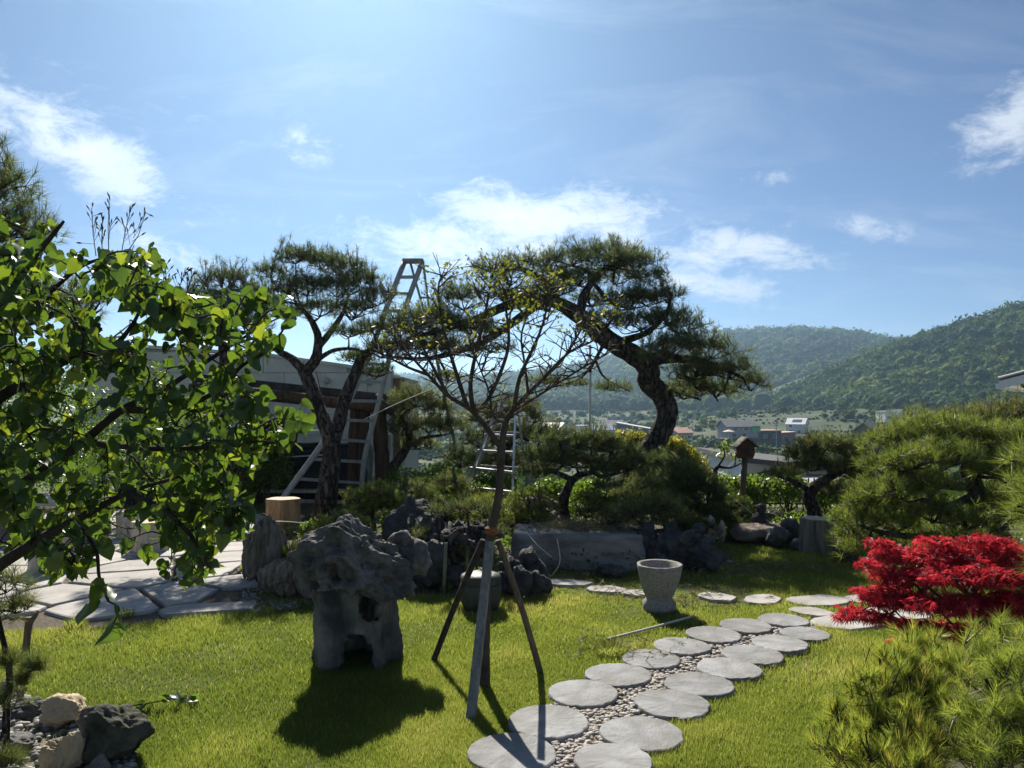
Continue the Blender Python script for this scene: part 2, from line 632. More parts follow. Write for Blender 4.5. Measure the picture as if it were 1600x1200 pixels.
M_pebble = mat('pebble', (0.30, 0.265, 0.225), 0.7, tint=[(0.43, 0.40, 0.36), (0.27, 0.22, 0.18), (0.56, 0.54, 0.5)])
M_pebbleo = mat('loose_pebble', (0.36, 0.32, 0.28), 0.7, (0.45, 0.42, 0.38), 30, objrand=0.4)
M_gravel = mat('gravel_bed', (0.15, 0.13, 0.11), 0.95, (0.29, 0.265, 0.24), 70, 3, bump=1, bscale=80)
M_soil = mat('bed_soil', (0.045, 0.04, 0.026), 0.98, (0.11, 0.095, 0.06), 12, 8, bump=1, bscale=30)
M_alu = mat('aluminium', (0.42, 0.43, 0.44), 0.38, (0.55, 0.56, 0.57), 14, metal=0.75, spec=0.5)
M_aluO = mat('weathered_aluminium', (0.17, 0.19, 0.185), 0.6, (0.28, 0.295, 0.29), 9, metal=0.25, spec=0.4)
M_aluT = mat('dull_aluminium', (0.27, 0.285, 0.285), 0.55, (0.38, 0.395, 0.395), 9, metal=0.35, spec=0.4)
M_bamboo = mat('bamboo_pole', (0.13, 0.15, 0.075), 0.6, (0.22, 0.23, 0.13), 5, stretch=(1, 1, 4))
M_pole = mat('pale_pole', (0.5, 0.48, 0.40), 0.6, (0.6, 0.58, 0.5), 8)
M_post = mat('grey_stake', (0.15, 0.15, 0.145), 0.9, (0.29, 0.285, 0.275), 12, 8, bump=0.8, bscale=30, stretch=(3, 3, 0.3))
M_postd = mat('dark_stake', (0.035, 0.03, 0.026), 0.9, (0.085, 0.075, 0.062), 14, 8, bump=0.8, bscale=30, stretch=(3, 3, 0.3))
M_postb = mat('brown_stake', (0.095, 0.075, 0.052), 0.9, (0.18, 0.145, 0.10), 14, 8, bump=0.8, bscale=30, stretch=(3, 3, 0.3))
M_rust = mat('coir_tie', (0.22, 0.09, 0.035), 0.95, (0.33, 0.16, 0.07), 40, bump=1, bscale=90)
M_rope = mat('white_rope', (0.62, 0.6, 0.55), 0.8)
M_black = mat('black_cover', (0.012, 0.013, 0.016), 0.5, (0.03, 0.031, 0.035), 8, bump=0.6, bscale=10)
M_timber = mat('dark_timber', (0.045, 0.028, 0.02), 0.85, (0.12, 0.075, 0.05), 9, 8, bump=0.9, bscale=20, stretch=(2, 2, 0.35))
M_roofdk = mat('dark_roof', (0.025, 0.023, 0.022), 0.8, (0.06, 0.055, 0.052), 9, bump=0.8, bscale=16)
M_log = mat('cut_log', (0.20, 0.10, 0.045), 0.8, (0.46, 0.29, 0.15), 7, 8, bump=0.9, bscale=15, stretch=(2, 2, 0.4))
M_logtop = mat('log_end_grain', (0.42, 0.33, 0.22), 0.85, (0.55, 0.46, 0.33), 20, bump=0.4)
M_logp = mat('pale_stump', (0.33, 0.29, 0.23), 0.85, (0.5, 0.46, 0.39), 8, 8, bump=0.8, bscale=20, stretch=(2.5, 2.5, 0.3))
M_stumpg = mat('grey_stump', (0.09, 0.08, 0.065), 0.95, (0.30, 0.27, 0.22), 9, 9, bump=1.4, bscale=14, stretch=(2.5, 2.5, 0.3))
M_block = mat('concrete_block', (0.50, 0.47, 0.42), 0.92, (0.60, 0.57, 0.515), 3, 8, bump=0.3, bscale=30, objrand=0.06)
M_mortar = mat('mortar', (0.27, 0.265, 0.25), 0.95, (0.33, 0.32, 0.30), 20)
M_white = mat('white_render', (0.68, 0.67, 0.64), 0.85, (0.77, 0.76, 0.73), 1.5, 8)
M_cream = mat('cream_render', (0.58, 0.53, 0.44), 0.85, (0.66, 0.61, 0.52), 1.5, 8)
M_grey = mat('grey_render', (0.30, 0.30, 0.31), 0.85, (0.38, 0.38, 0.385), 1.5, 8)
M_brownw = mat('brown_cladding', (0.17, 0.11, 0.08), 0.85, (0.24, 0.165, 0.12), 2, 8)
M_darkw = mat('charcoal_cladding', (0.05, 0.05, 0.055), 0.8, (0.09, 0.09, 0.095), 2, 8)
M_roofl = mat('pale_metal_roof', (0.55, 0.55, 0.56), 0.5, (0.66, 0.66, 0.66), 0.8, 6)
M_roofg = mat('slate_roof', (0.10, 0.105, 0.115), 0.7, (0.17, 0.175, 0.185), 0.9, 6)
M_roofp = mat('terracotta_roof', (0.44, 0.24, 0.17), 0.8, (0.56, 0.34, 0.25), 0.9, 6)
M_glass = mat('window_glass', (0.025, 0.032, 0.04), 0.12, spec=0.7)
M_green = mat('green_screen', (0.10, 0.42, 0.15), 0.6, (0.14, 0.5, 0.2), 1)
M_solar = mat('solar_panel', (0.05, 0.07, 0.13), 0.15, spec=0.7)
M_clay = mat('dark_glazed_jar', (0.03, 0.033, 0.03), 0.55, (0.07, 0.075, 0.068), 10, bump=0.4, bscale=24, spec=0.4)
M_bird = mat('birdhouse_wood', (0.07, 0.036, 0.022), 0.85, (0.14, 0.078, 0.05), 12, bump=0.6, bscale=24, stretch=(1, 1, 3))
M_plastic = mat('white_plastic', (0.74, 0.74, 0.73), 0.4, spec=0.5)
M_blackp = mat('black_plastic', (0.015, 0.015, 0.017), 0.35, spec=0.5)
M_fence = mat('fence_metal', (0.03, 0.03, 0.028), 0.6, metal=0.3)
M_clip = mat('dry_clipping', (0.10, 0.10, 0.04), 0.8, tint=[(0.19, 0.17, 0.08), (0.30, 0.26, 0.15), (0.07, 0.095, 0.03)], transl=0.25)
M_gravelp = mat('dark_pebble', (0.10, 0.095, 0.09), 0.75, tint=[(0.2, 0.19, 0.175), (0.42, 0.4, 0.36)])


# ------------------------------------------------------------------ terrain of the valley
def hill_right(x, y):
    xs = np.array([-400, 175, 200, 226, 252, 285, 330, 380, 480, 700, 1200])
    hs = np.array([0, 0, 3, 16, 28, 42, 56, 72, 95, 115, 120])
    return np.interp(x, xs, hs) * sstep(395, 585, y) * (1 - sstep(640, 900, y))


def hill_mid(x, y):
    px = 800 + x / np.maximum(y, 1) * FPX
    ps = np.array([-200, 300, 560, 620, 700, 800, 880, 940, 1000, 1060, 1140, 1200, 1300, 1390, 1500, 1600, 2200])
    hs = np.array([18, 24, 28, 30, 32, 45, 52, 68, 83, 101, 112, 114, 115, 100, 84, 76, 60])
    return np.interp(px, ps, hs) * sstep(600, 1230, y)


def hill_far(x, y):
    px = 800 + x / np.maximum(y, 1) * FPX
    ps = np.array([-400, 200, 500, 620, 760, 900, 1100, 1600, 2400])
    hs = np.array([90, 80, 74, 66, 62, 78, 70, 60, 60])
    return np.interp(px, ps, hs) * sstep(1350, 1800, y)


def T(x, y):
    x, y = np.asarray(x, float), np.asarray(y, float)
    r = y
    base = np.interp(r, [0, 12.2, 14, 19, 60, 150, 270, 330, 450, 520, 900, 5000],
                     [-0.03, -0.03, -0.8, -3.8, -9, -12, -11.6, -10.4, -4.0, -2, 0, 0])
    # a cultivated spur on the right side of the valley
    base = base + 6.5 * np.exp(-((x - 190) / 70) ** 2 - ((y - 395) / 60) ** 2)
    base = base + np.where(y > 110, 0.8 * fbm(np.stack((x / 40, y / 40, 0 * x), -1).reshape(-1, 3), 3, 3).reshape(x.shape), 0)
    return base + np.maximum(np.maximum(hill_right(x, y), hill_mid(x, y)), hill_far(x, y))


def make_terrain():
    ys = np.concatenate((np.linspace(-30, 12, 8), np.linspace(12.5, 60, 34), np.linspace(64, 460, 90), np.linspace(468, 1000, 60), np.linspace(1030, 2600, 36)))
    us = np.linspace(-1.5, 1.5, 190)
    Y, U = np.meshgrid(ys, us, indexing='ij')
    X = U * np.maximum(Y, 0) + U * 25
    Z = T(X.ravel(), Y.ravel()).reshape(X.shape)
    V = np.stack((X, Y, Z), -1).reshape(-1, 3)
    n, m = len(ys), len(us)
    i, j = np.meshgrid(np.arange(n - 1), np.arange(m - 1), indexing='ij')
    a = (i * m + j).ravel()
    F = np.stack((a, a + 1, a + m + 1, a + m), 1)
    link('valley_terrain', mesh_tris('valley_terrain', V, F, smooth=True), M_terrain, kind='structure')


make_terrain()


def canopy(C, R, seed, flat=0.8, leaves=46, sub=2):
    """many crowns in one mesh: a lumpy shell plus leaf clumps that break its outline"""
    rs = np.random.default_rng(seed)
    V0, F0 = ico(sub)
    n = len(C)
    Vs = np.repeat(V0[None], n, 0)
    d = 1 + 0.42 * vnoise((Vs * 2.0 + rs.uniform(0, 50, (n, 1, 3))).reshape(-1, 3), seed).reshape(n, -1) \
        + 0.26 * rs.uniform(-1, 1, (n, len(V0)))
    s = np.stack((R, R, R * flat), 1)
    V = C[:, None] + Vs * d[..., None] * s[:, None] * 0.80
    F = (F0[None] + (np.arange(n) * len(V0))[:, None, None]).reshape(-1, 3)
    patch = 0.7 * fbm(C / 45.0, seed + 4, 3)
    own = np.clip(rs.normal(0.38, 0.2, n) + patch, 0, 1)
    tint = np.repeat(own, len(V0)) + rs.uniform(-0.12, 0.12, n * len(V0))
    V = V.reshape(-1, 3)
    if leaves:
        q = unit(rs.normal(size=(n, leaves, 3)))
        c = C[:, None] + q * s[:, None] * rs.uniform(0.75, 1.22, (n, leaves, 1))
        sz = (R[:, None, None] * rs.uniform(0.18, 0.40, (n, leaves, 1)))
        tri = c[:, :, None] + unit(rs.normal(size=(n, leaves, 3, 3))) * sz[..., None]
        b = len(V)
        V = np.vstack((V, tri.reshape(-1, 3)))
        F = np.vstack((F, b + np.arange(n * leaves * 3).reshape(-1, 3)))
        tt = np.repeat(np.clip(np.repeat(own, leaves) + rs.normal(0.08, 0.2, n * leaves), 0, 1), 3)
        tint = np.concatenate((tint, tt))
    return V, F, np.clip(tint, 0, 1)


def forests():
    rs = np.random.default_rng(5)
    # wood on the near right hill
    x = rs.uniform(170, 520, 9000)
    y = rs.uniform(392, 600, 9000)
    h = hill_right(x, y)
    px = 800 + x / y * FPX
    k = (h > 0.6 + 2.0 * rs.random(len(x))) & (px < 1720)
    x, y = x[k][:4700], y[k][:4700]
    R = np.clip(rs.lognormal(1.12, 0.36, len(x)), 1.6, 6.0)
    C = np.stack((x, y, T(x, y) + R * 0.75), 1)
    V, F, t = canopy(C, R, 1, 1.0, leaves=46, sub=1)
    link('hillside_forest', mesh_tris('hillside_forest', V, F, t), M_forest, kind='stuff',
         label='dense green wood covering the nearer steep hill', cat='forest')
    # wood on the hill beyond
    n = 9000
    y = 560 + 700 * rs.random(n) ** 0.85
    px = rs.uniform(560, 1500, n)
    x = (px - 800) / FPX * y
    k = (hill_right(x, y) < hill_mid(x, y) + 4)
    x, y = x[k], y[k]
    R = np.clip(rs.lognormal(1.62, 0.32, len(x)), 2.8, 9.0)
    C = np.stack((x, y, T(x, y) + R * 0.7), 1)
    V, F, t = canopy(C, R, 2, 0.95, leaves=24, sub=1)
    link('distant_forest', mesh_tris('distant_forest', V, F, t), M_forest, kind='stuff',
         label='hazy blue green wood covering the long hill beyond the village', cat='forest')
    # farthest ridge
    n = 1500
    y = rs.uniform(1480, 1830, n)
    px = rs.uniform(380, 1000, n)
    x = (px - 800) / FPX * y
    R = rs.uniform(8, 13, n)
    C = np.stack((x, y, T(x, y) + R * 0.5), 1)
    V, F, t = canopy(C, R, 3, 0.8, leaves=12, sub=1)
    link('ridge_forest', mesh_tris('ridge_forest', V, F, t), M_forest, kind='stuff',
         label='faint wooded ridge fading in haze behind the village', cat='forest')
    # orchards, thickets and hedgerows of the valley floor
    n = 3600
    y = rs.uniform(26, 500, n)
    px = rs.uniform(560, 1640, n)
    x = (px - 800) / FPX * y
    clump = fbm(np.stack((x / 26, y / 26, 0 * x), 1), 9, 3)
    k = (clump > -0.05) | (y < 120)
    for (hx, hy, hr) in HOUSE_SPOTS:
        k &= (np.hypot(x - hx, y - hy) > hr) & ~((np.abs(x - hx * y / hy) < hr * 0.55) & (y < hy) & (y > hy - 55))
    k &= hill_right(x, y) < 2
    k &= ~((px > 1100) & (px < 1360) & (y < 40))
    x, y = x[k], y[k]
    R = np.where(rs.random(len(x)) < 0.25, rs.uniform(1.6, 2.9, len(x)), rs.uniform(0.6, 1.5, len(x)))
    C = np.stack((x, y, T(x, y) + R * 0.6), 1)
    V, F, t = canopy(C, R, 4, 0.85, leaves=44, sub=1)
    link('valley_thicket', mesh_tris('valley_thicket', V, F, np.clip(t + 0.22, 0, 1)), M_forest, kind='stuff',
         label='green orchards and thickets spread over the valley floor', cat='thicket')
    n = 9500
    y = rs.uniform(150, 580, n)
    px = rs.uniform(600, 1560, n)
    x = (px - 800) / FPX * y
    row = fbm(np.stack((x / 60, y / 9, 0 * x), 1), 19, 3)
    k = (row > 0.05) & (hill_right(x, y) < 3)
    for (hx, hy, hr) in HOUSE_SPOTS:
        k &= np.hypot(x - hx, y - hy) > hr * 0.8
    x, y = x[k], y[k]
    R = rs.uniform(0.35, 1.0, len(x))
    C = np.stack((x, y, T(x, y) + R * 0.4), 1)
    V, F, t = canopy(C, R, 6, 0.75, leaves=10, sub=1)
    link('field_scrub', mesh_tris('field_scrub', V, F, np.clip(t + 0.3, 0, 1)), M_forest, kind='stuff',
         label='low scrub and crop rows on the valley fields', cat='scrub')


# ------------------------------------------------------------------ village houses
HOUSE_SPOTS = []


def windows(par, w, d, specs, mt=M_glass):
    """specs: (side, u, z, ww, hh): side f/l/r, u along that wall"""
    for (side, u, z, ww, hh) in specs:
        if side == 'f':
            o = MB().box((0, 0, 0), (ww, 0.10, hh)).build('window', M_white, par, loc=(u, -d / 2 - 0.02, z))
            MB().box((0, -0.05, 0), (ww * 0.84, 0.06, hh * 0.84)).build('pane', mt, o)
        else:
            s = -1 if side == 'l' else 1
            o = MB().box((0, 0, 0), (0.10, ww, hh)).build('window', M_white, par, loc=(s * (w / 2 + 0.02), u, z))
            MB().box((s * 0.05, 0, 0), (0.06, ww * 0.84, hh * 0.84)).build('pane', mt, o)


def gable_house(px, py, d, w, dp, h, rh, rot, wall, roof, label, wins=(), ridge='x', over=0.35, door=None):
    x = (px - 800) / FPX * d
    z = CAM_H + (HOR - py) / FPX * d
    HOUSE_SPOTS.append((x, d, max(w, dp) * 0.9))
    r = thing('village_house', label, 'house', (x, d, z), rot, 'houses of the village in the valley')
    m = MB().box((0, 0, h / 2 - 1.5), (w, dp, h + 3))
    if ridge == 'x':
        m.add([(-w / 2, -dp / 2, h), (-w / 2, dp / 2, h), (-w / 2, 0, h + rh), (w / 2, -dp / 2, h), (w / 2, dp / 2, h), (w / 2, 0, h + rh)],
              [(0, 1, 2), (3, 5, 4), (0, 2, 5, 3), (1, 4, 5, 2)])
    else:
        m.add([(-w / 2, -dp / 2, h), (w / 2, -dp / 2, h), (0, -dp / 2, h + rh), (-w / 2, dp / 2, h), (w / 2, dp / 2, h), (0, dp / 2, h + rh)],
              [(0, 1, 2), (3, 5, 4), (0, 2, 5, 3), (1, 4, 5, 2)])
    m.build('wall', wall, r)
    t = 0.28
    rm = MB()
    for s in (-1, 1):
        if ridge == 'x':
            a = math.atan2(rh, dp / 2)
            ln = math.hypot(rh, dp / 2) + over
            c = (0, s * (math.cos(a) * ln / 2), h + rh + 0.12 - math.sin(a) * ln / 2)
            rm.box(c, (w + 2 * over, ln, t), rx=-s * a)
        else:
            a = math.atan2(rh, w / 2)
            ln = math.hypot(rh, w / 2) + over
            c = (s * (math.cos(a) * ln / 2), 0, h + rh + 0.12 - math.sin(a) * ln / 2)
            rm.box(c, (ln, dp + 2 * over, t), ry=s * a)
    rm.build('roof', roof, r)
    windows(r, w, dp, wins)
    if door:
        MB().box((door, -dp / 2 - 0.03, 1.05), (1.1, 0.1, 2.1)).build('door', M_brownw, r)
    return r


def box_house(px, py, d, rot, vols, label, wins=(), w0=None):
    """vols: (cx, cy, w, dp, h, wall, roof, slope)"""
    x = (px - 800) / FPX * d
    z = CAM_H + (HOR - py) / FPX * d
    HOUSE_SPOTS.append((x, d, 9))
    r = thing('village_house', label, 'house', (x, d, z), rot, 'houses of the village in the valley')
    for (cx, cy, w, dp, h, wall, roof, sl) in vols:
        V = [(cx + sx * w / 2, cy + sy * dp / 2, zz) for sx in (-1, 1) for sy in (-1, 1) for zz in (-3, h + sl * sx / 2)]
        MB().add(V, [(0, 1, 3, 2), (4, 6, 7, 5), (0, 4, 5, 1), (2, 3, 7, 6), (0, 2, 6, 4), (1, 5, 7, 3)]).build('wall', wall, r)
        a = math.atan2(sl, w)
        MB().box((cx, cy, h + 0.14), (math.hypot(w, sl) + 0.5, dp + 0.5, 0.26), ry=-a).build('roof', roof, r)
        for (u, zz, ww, hh) in wins:
            if abs(u) < w / 2:
                o = MB().box((0, 0, 0), (ww, 0.1, hh)).build('window', M_white, r, loc=(cx + u, cy - dp / 2 - 0.02, zz))
                MB().box((0, -0.05, 0), (ww * 0.85, 0.06, hh * 0.85)).build('pane', M_glass, o)
    return r


def village():
    gable_house(866, 696, 250, 6.6, 9, 5.2, 2.0, math.radians(-28), M_cream, M_roofl, 'tall narrow village house with pale roof and brown brick gable end',
                [('f', -1.6, 1.6, 1.4, 1.4), ('f', 1.6, 1.6, 1.4, 1.4), ('f', 0, 4.6, 1.2, 1.2), ('r', 0, 3.4, 1.6, 1.4)], 'x', door=0.2)
    box_house(913, 681, 320, 0.1, [(0, 0, 6, 6, 4.2, M_white, M_white, 0)], 'small white cube house beside the pale roofed shed', [(-1.4, 2.2, 1.2, 1.2), (1.4, 2.2, 1.2, 1.2)])
    gable_house(938, 682, 300, 9, 7, 2.6, 2.2, 0.35, M_grey, M_roofl, 'low village shed with bright sunlit pale roof', [('f', -2, 1.4, 1.4, 1.2), ('f', 2, 1.4, 1.4, 1.2)], 'x')
    gable_house(957, 676, 345, 9, 7, 3.4, 2.0, -0.2, M_grey, M_roofg, 'grey slate roofed house tucked behind the bright pale shed', [('f', -2, 1.8, 1.4, 1.2), ('f', 2, 1.8, 1.4, 1.2)], 'x')
    box_house(990, 682, 300, -0.25, [(0, 0, 12.5, 8, 4.2, M_darkw, M_roofl, -2.2)], 'dark clad village house with single sloping pale roof',
              [(-3.5, 2.6, 2.0, 1.4), (0, 2.2, 1.8, 1.4), (3.4, 1.8, 1.8, 1.2)])
    gable_house(1060, 690, 260, 6.5, 7, 3.0, 1.6, 0.5, M_grey, M_roofp, 'small grey village house with pink tiled roof beside the big pine trunk', [('f', -1.4, 1.6, 1.2, 1.2), ('f', 1.6, 1.6, 1.2, 1.2)], 'x')
    r = gable_house(1152, 686, 255, 10.5, 8, 4.2, 1.9, 0.15, M_grey, M_roofg, 'two storey village house with dark hipped roof and green netting',
                    [('f', -3, 1.5, 1.8, 1.4), ('f', 0.4, 1.5, 1.8, 1.4), ('f', -2.6, 3.4, 1.6, 1.1), ('f', 1.2, 3.4, 1.6, 1.1)], 'x', 0.6)
    MB().box((4.4, -4.4, 3.5), (3.2, 0.12, 1.9)).build('netting_panel', M_green, r)
    MB().box((-2.0, -6.5, -0.6), (15, 5, 2.4)).build('terrace', M_darkw, r)
    MB().box((-6.4, -7.5, 1.6), (0.12, 0.12, 3.2)).build('parasol_pole', M_white, r)
    MB().lathe([(1.9, 0), (1.85, 0.08), (1.0, 0.4), (0.1, 0.7)], 12, (-6.4, -7.5, 2.7)).build('parasol', M_cream, r)
    r = box_house(1204, 691, 265, 0.12, [(-1.8, 0, 7.5, 8, 4.0, M_darkw, M_roofp, 0.0)], 'dark walled village house with pink terracotta flat roof', [(-2.0, 2.2, 1.4, 1.2), (1.5, 2.2, 1.4, 1.2)])
    box_house(1224, 690, 272, 0.12, [(0, 0, 5.5, 7, 3.2, M_brownw, M_roofp, 0.3)], 'lower brown village annexe with pink roof beside the dark walled house', [(-1.2, 1.6, 1.2, 1.1)])
    r = gable_house(1246, 680, 320, 7.2, 9, 4.6, 2.3, math.radians(-32), M_white, M_roofl, 'white gabled village house with solar panel on its roof',
                    [('f', -1.8, 1.6, 1.4, 1.3), ('f', 1.6, 1.6, 1.4, 1.3), ('f', -1.8, 4.0, 1.2, 1.1), ('r', -2, 1.7, 1.2, 1.3), ('r', 2, 1.7, 1.2, 1.3), ('r', 0, 4.3, 1.2, 1.2)], 'x', 0.4)
    a = math.atan2(2.3, 4.5)
    MB().box((0.4, -2.3, 6.0), (3.8, 2.4, 0.1), rx=a).build('solar_panel', M_solar, r)
    box_house(1389, 662, 330, 0.05, [(0, 0, 7.4, 8, 5.2, M_white, M_white, 0)], 'white cubic house with square window on the far slope', [(-2.0, 2.6, 2.6, 1.5)])
    box_house(1417, 661, 334, 0.05, [(0, 0, 9.0, 8, 4.6, M_grey, M_white, 0)], 'pale grey cubic wing next to the white cubic house', [(1.6, 2.4, 1.8, 1.4)])
    gable_house(1368, 690, 225, 8.5, 7.5, 3.0, 2.4, 0.4, M_brownw, M_roofg, 'dark gabled barn below the white cubic house', [('f', -1.6, 1.6, 1.6, 1.3), ('f', 1.8, 1.6, 1.6, 1.3)], 'x', 0.7)
    # field terrace walls
    for (px, py, d, w, lab) in ((1150, 651, 430, 48, 'pale retaining wall along the upper field terrace'), (1000, 656, 420, 36, 'low pale retaining wall of the field above the sheds')):
        x = (px - 800) / FPX * d
        m = MB().box((0, 0, -0.6), (w, 0.6, 3.4)).box((0, 0, 1.2), (w + 0.6, 0.9, 0.2))
        m.build('terrace_wall', M_grey, loc=(x, d, T(np.array([x]), np.array([d]))[0]), label=lab, cat='wall', rot=(0, 0, 0.06))
    # utility poles
    for (px, d, lab) in ((1213, 240, 'thin utility pole by the pink roofed annexe'), (1082, 285, 'thin utility pole in the field right of the pine trunk')):
        x = (px - 800) / FPX * d
        z = T(np.array([x]), np.array([float(d)]))[0]
        r = thing('utility_pole', lab, 'utility pole', (x, d, z), 0.3, 'utility poles in the valley')
        MB().tube([(0, 0, -1), (0, 0, 8.5)], [0.16, 0.11], 8).build('pole', M_grey, r)
        MB().box((0, 0, 8.0), (1.8, 0.12, 0.14)).box((0, 0, 7.3), (1.4, 0.12, 0.14)).build('crossarm', M_darkw, r)


village()
forests()


# ------------------------------------------------------------------ garden ground
def in_poly(x, y, poly):
    poly = np.asarray(poly, float)
    r = np.zeros(len(x), bool)
    j = len(poly) - 1
    for i in range(len(poly)):
        xi, yi = poly[i]
        xj, yj = poly[j]
        c = ((yi > y) != (yj > y)) & (x < (xj - xi) * (y - yi) / (yj - yi + 1e-12) + xi)
        r ^= c
        j = i
    return r


PATIO = [(-3.75, 5.22), (-2.9, 5.36), (-2.05, 5.72), (-2.15, 6.3), (-2.6, 7.3), (-2.9, 10.9), (-9.5, 10.9), (-8.5, 5.6), (-5.2, 5.0)]
STONES = [(800, 1186, 74), (857, 1136, 68), (911, 1091, 59), (966, 1062, 55), (1017, 1037, 48), (1065, 1016.5, 47), (1115, 998, 45), (1165, 984, 43), (1224, 975, 40),
          (958, 1199, 66), (1003, 1155, 69), (1050, 1108, 62), (1092, 1077, 57), (1139, 1052, 53), (1176, 1030, 50), (1218, 1012, 46), (1258, 997, 40)]
SLABS = [(1280, 943, 46, 9.5), (1368, 941, 46, 9), (1268, 961, 30, 9), (1325, 977, 64, 11), (1400, 963, 52, 12), (1192, 941, 33, 7), (1120, 937, 30, 6), (1010, 931, 36, 6),
         (948, 925, 34, 5), (885, 914, 36, 5.5), (830, 905, 30, 6)]
BED = [(-2.9, 11.8), (-2.75, 8.2), (-1.7, 7.4), (-1.35, 6.6), (-0.9, 6.25), (0.3, 6.35), (0.2, 7.2), (1.3, 7.15), (2.2, 7.5), (2.3, 8.6), (3.4, 8.6), (3.6, 8.0), (3.4, 7.0), (6, 6), (9, 6), (9, 11.8)]
FRONT_BED = [tuple(G(*q)[:2]) for q in ((-60, 1062), (20, 1085), (70, 1098), (130, 1112), (190, 1145), (214, 1180), (205, 1260), (-60, 1260))]
RIGHT_BED = [(1.15, 1.9), (1.35, 2.7), (1.75, 3.4), (2.15, 3.9), (2.6, 4.6), (3.2, 5.2), (5.5, 5.6), (6, 1.9)]


def sheet(name, poly, z, mt, parent=None, kind='structure'):
    m = MB().add([(x, y, z) for x, y in poly], [tuple(range(len(poly)))])
    me = m.mesh(name)
    bm = bmesh.new()
    bm.from_mesh(me)
    bmesh.ops.triangulate(bm, faces=bm.faces[:])
    bm.normal_update()
    for f in bm.faces:
        if f.normal.z < 0:
            f.normal_flip()
    bm.to_mesh(me)
    bm.free()
    return link(name, me, mt, parent, kind=kind if parent is None else None)


sheet('lawn', [(-12, -6), (12, -6), (12, 12.3), (-12, 12.3)], 0.0, M_lawn)
sheet('planting_bed', BED, 0.008, M_soil)
sheet('rockery_bed', FRONT_BED, 0.012, M_gravel)
sheet('border_bed', RIGHT_BED, 0.008, M_soil)
patio = sheet('patio', PATIO, 0.006, M_joint)

stone_xyr = []
for (sx, sy, hw) in STONES:
    g = G(sx, sy)
    stone_xyr.append((g[0], g[1], hw / FPX * g[1] * 0.945))
# pebble strip that runs between and around the stones
lft = [(s[0], s[1]) for s in stone_xyr[:9]]
rgt = [(s[0], s[1]) for s in stone_xyr[9:]]
STRIP = [(lft[0][0] - 0.02, 2.75), (lft[0][0] - 0.06, lft[0][1] - 0.1)] + [(x - 0.06, y + 0.08) for x, y in lft] + [(lft[-1][0] + 0.16, lft[-1][1] + 0.14), (rgt[-1][0] + 0.14, rgt[-1][1] + 0.02)] + \
        [(x + 0.02, y - 0.07) for x, y in rgt[::-1]] + [(rgt[0][0] + 0.06, 2.75)]
path = sheet('stone_path', STRIP, 0.010, M_gravel)


def slab_mesh(name, outline, h, jit, seed, z0=-0.03):
    """irregular flat stone with rounded, chipped rim"""
    rs = np.random.default_rng(seed)
    o = np.asarray(outline, float)
    n = len(o)
    c = o.mean(0)
    rings = [(1.0, z0), (1.0, h * 0.55), (0.985, h * 0.9), (0.955, h)]
    V = []
    for s, z in rings:
        q = c + (o - c) * s
        for k in range(n):
            V.append((q[k][0], q[k][1], z + (rs.uniform(-jit, jit) if z > 0 else 0)))
    V.append((c[0], c[1], h))
    F = []
    for r in range(3):
        for k in range(n):
            a, b = r * n + k, r * n + (k + 1) % n
            F.append((a, b, b + n, a + n))
    for k in range(n):
        F.append((3 * n + k, 3 * n + (k + 1) % n, 4 * n))
    return MB().add(V, F).mesh(name)


for i, (x, y, r) in enumerate(stone_xyr):
    rs = np.random.default_rng(100 + i)
    ph = rs.uniform(0, 6.28, 3)
    a = np.linspace(0, 2 * math.pi, 44, endpoint=False)
    rr = r * (1 + 0.016 * np.sin(2 * a + ph[0]) + 0.014 * np.sin(3 * a + ph[1]) + 0.010 * rs.uniform(-1, 1, 44) - 0.035 * (rs.random(44) < 0.06))
    me = slab_mesh('stepping_stone', np.stack((rr * np.cos(a), rr * np.sin(a)), 1), 0.032, 0.0015, i)
    o = link('stepping_stone', me, M_step, path, loc=(x, y, 0.002))
    o.rotation_euler = (rs.uniform(-0.012, 0.012), rs.uniform(-0.012, 0.012), rs.uniform(0, 6))

slab_foot = []
walk = sheet('garden_walk', [(0.0, 6.55), (0.2, 7.1), (1.3, 6.75), (2.35, 6.55), (3.6, 6.5), (3.6, 5.2), (2.3, 5.3), (2.0, 5.9), (1.2, 6.0)], 0.004, M_lawn)
for i, (sx, sy, wx, wy) in enumerate(SLABS):
    rs = np.random.default_rng(200 + i)
    g = G(sx, sy)
    rx = wx / FPX * g[1]
    ry = min(wy * g[1] ** 2 / (CAM_H * FPX), rx * 0.95)
    n = 15
    a = np.linspace(0, 2 * math.pi, n, endpoint=False) + rs.uniform(-0.12, 0.12, n)
    rr = 1 + 0.16 * np.sin(2 * a + rs.uniform(0, 6)) + 0.08 * rs.uniform(-1, 1, n)
    o2 = np.stack((rx * rr * np.cos(a), ry * rr * np.sin(a)), 1)
    slab_foot.append((g[0], g[1], rx * 1.0, ry * 1.0))
    link('flagstone', slab_mesh('flagstone', o2, 0.030, 0.002, i), M_flag, walk, loc=(g[0], g[1], 0.0))


# patio flagstones: irregular cells of a Voronoi cut, each its own slab
def clip(poly, p, nrm):
    out = []
    for i in range(len(poly)):
        a, b = poly[i], poly[(i + 1) % len(poly)]
        da, db = np.dot(a - p, nrm), np.dot(b - p, nrm)
        if da <= 0:
            out.append(a)
        if da * db < 0:
            out.append(a + (b - a) * (da / (da - db)))
    return out


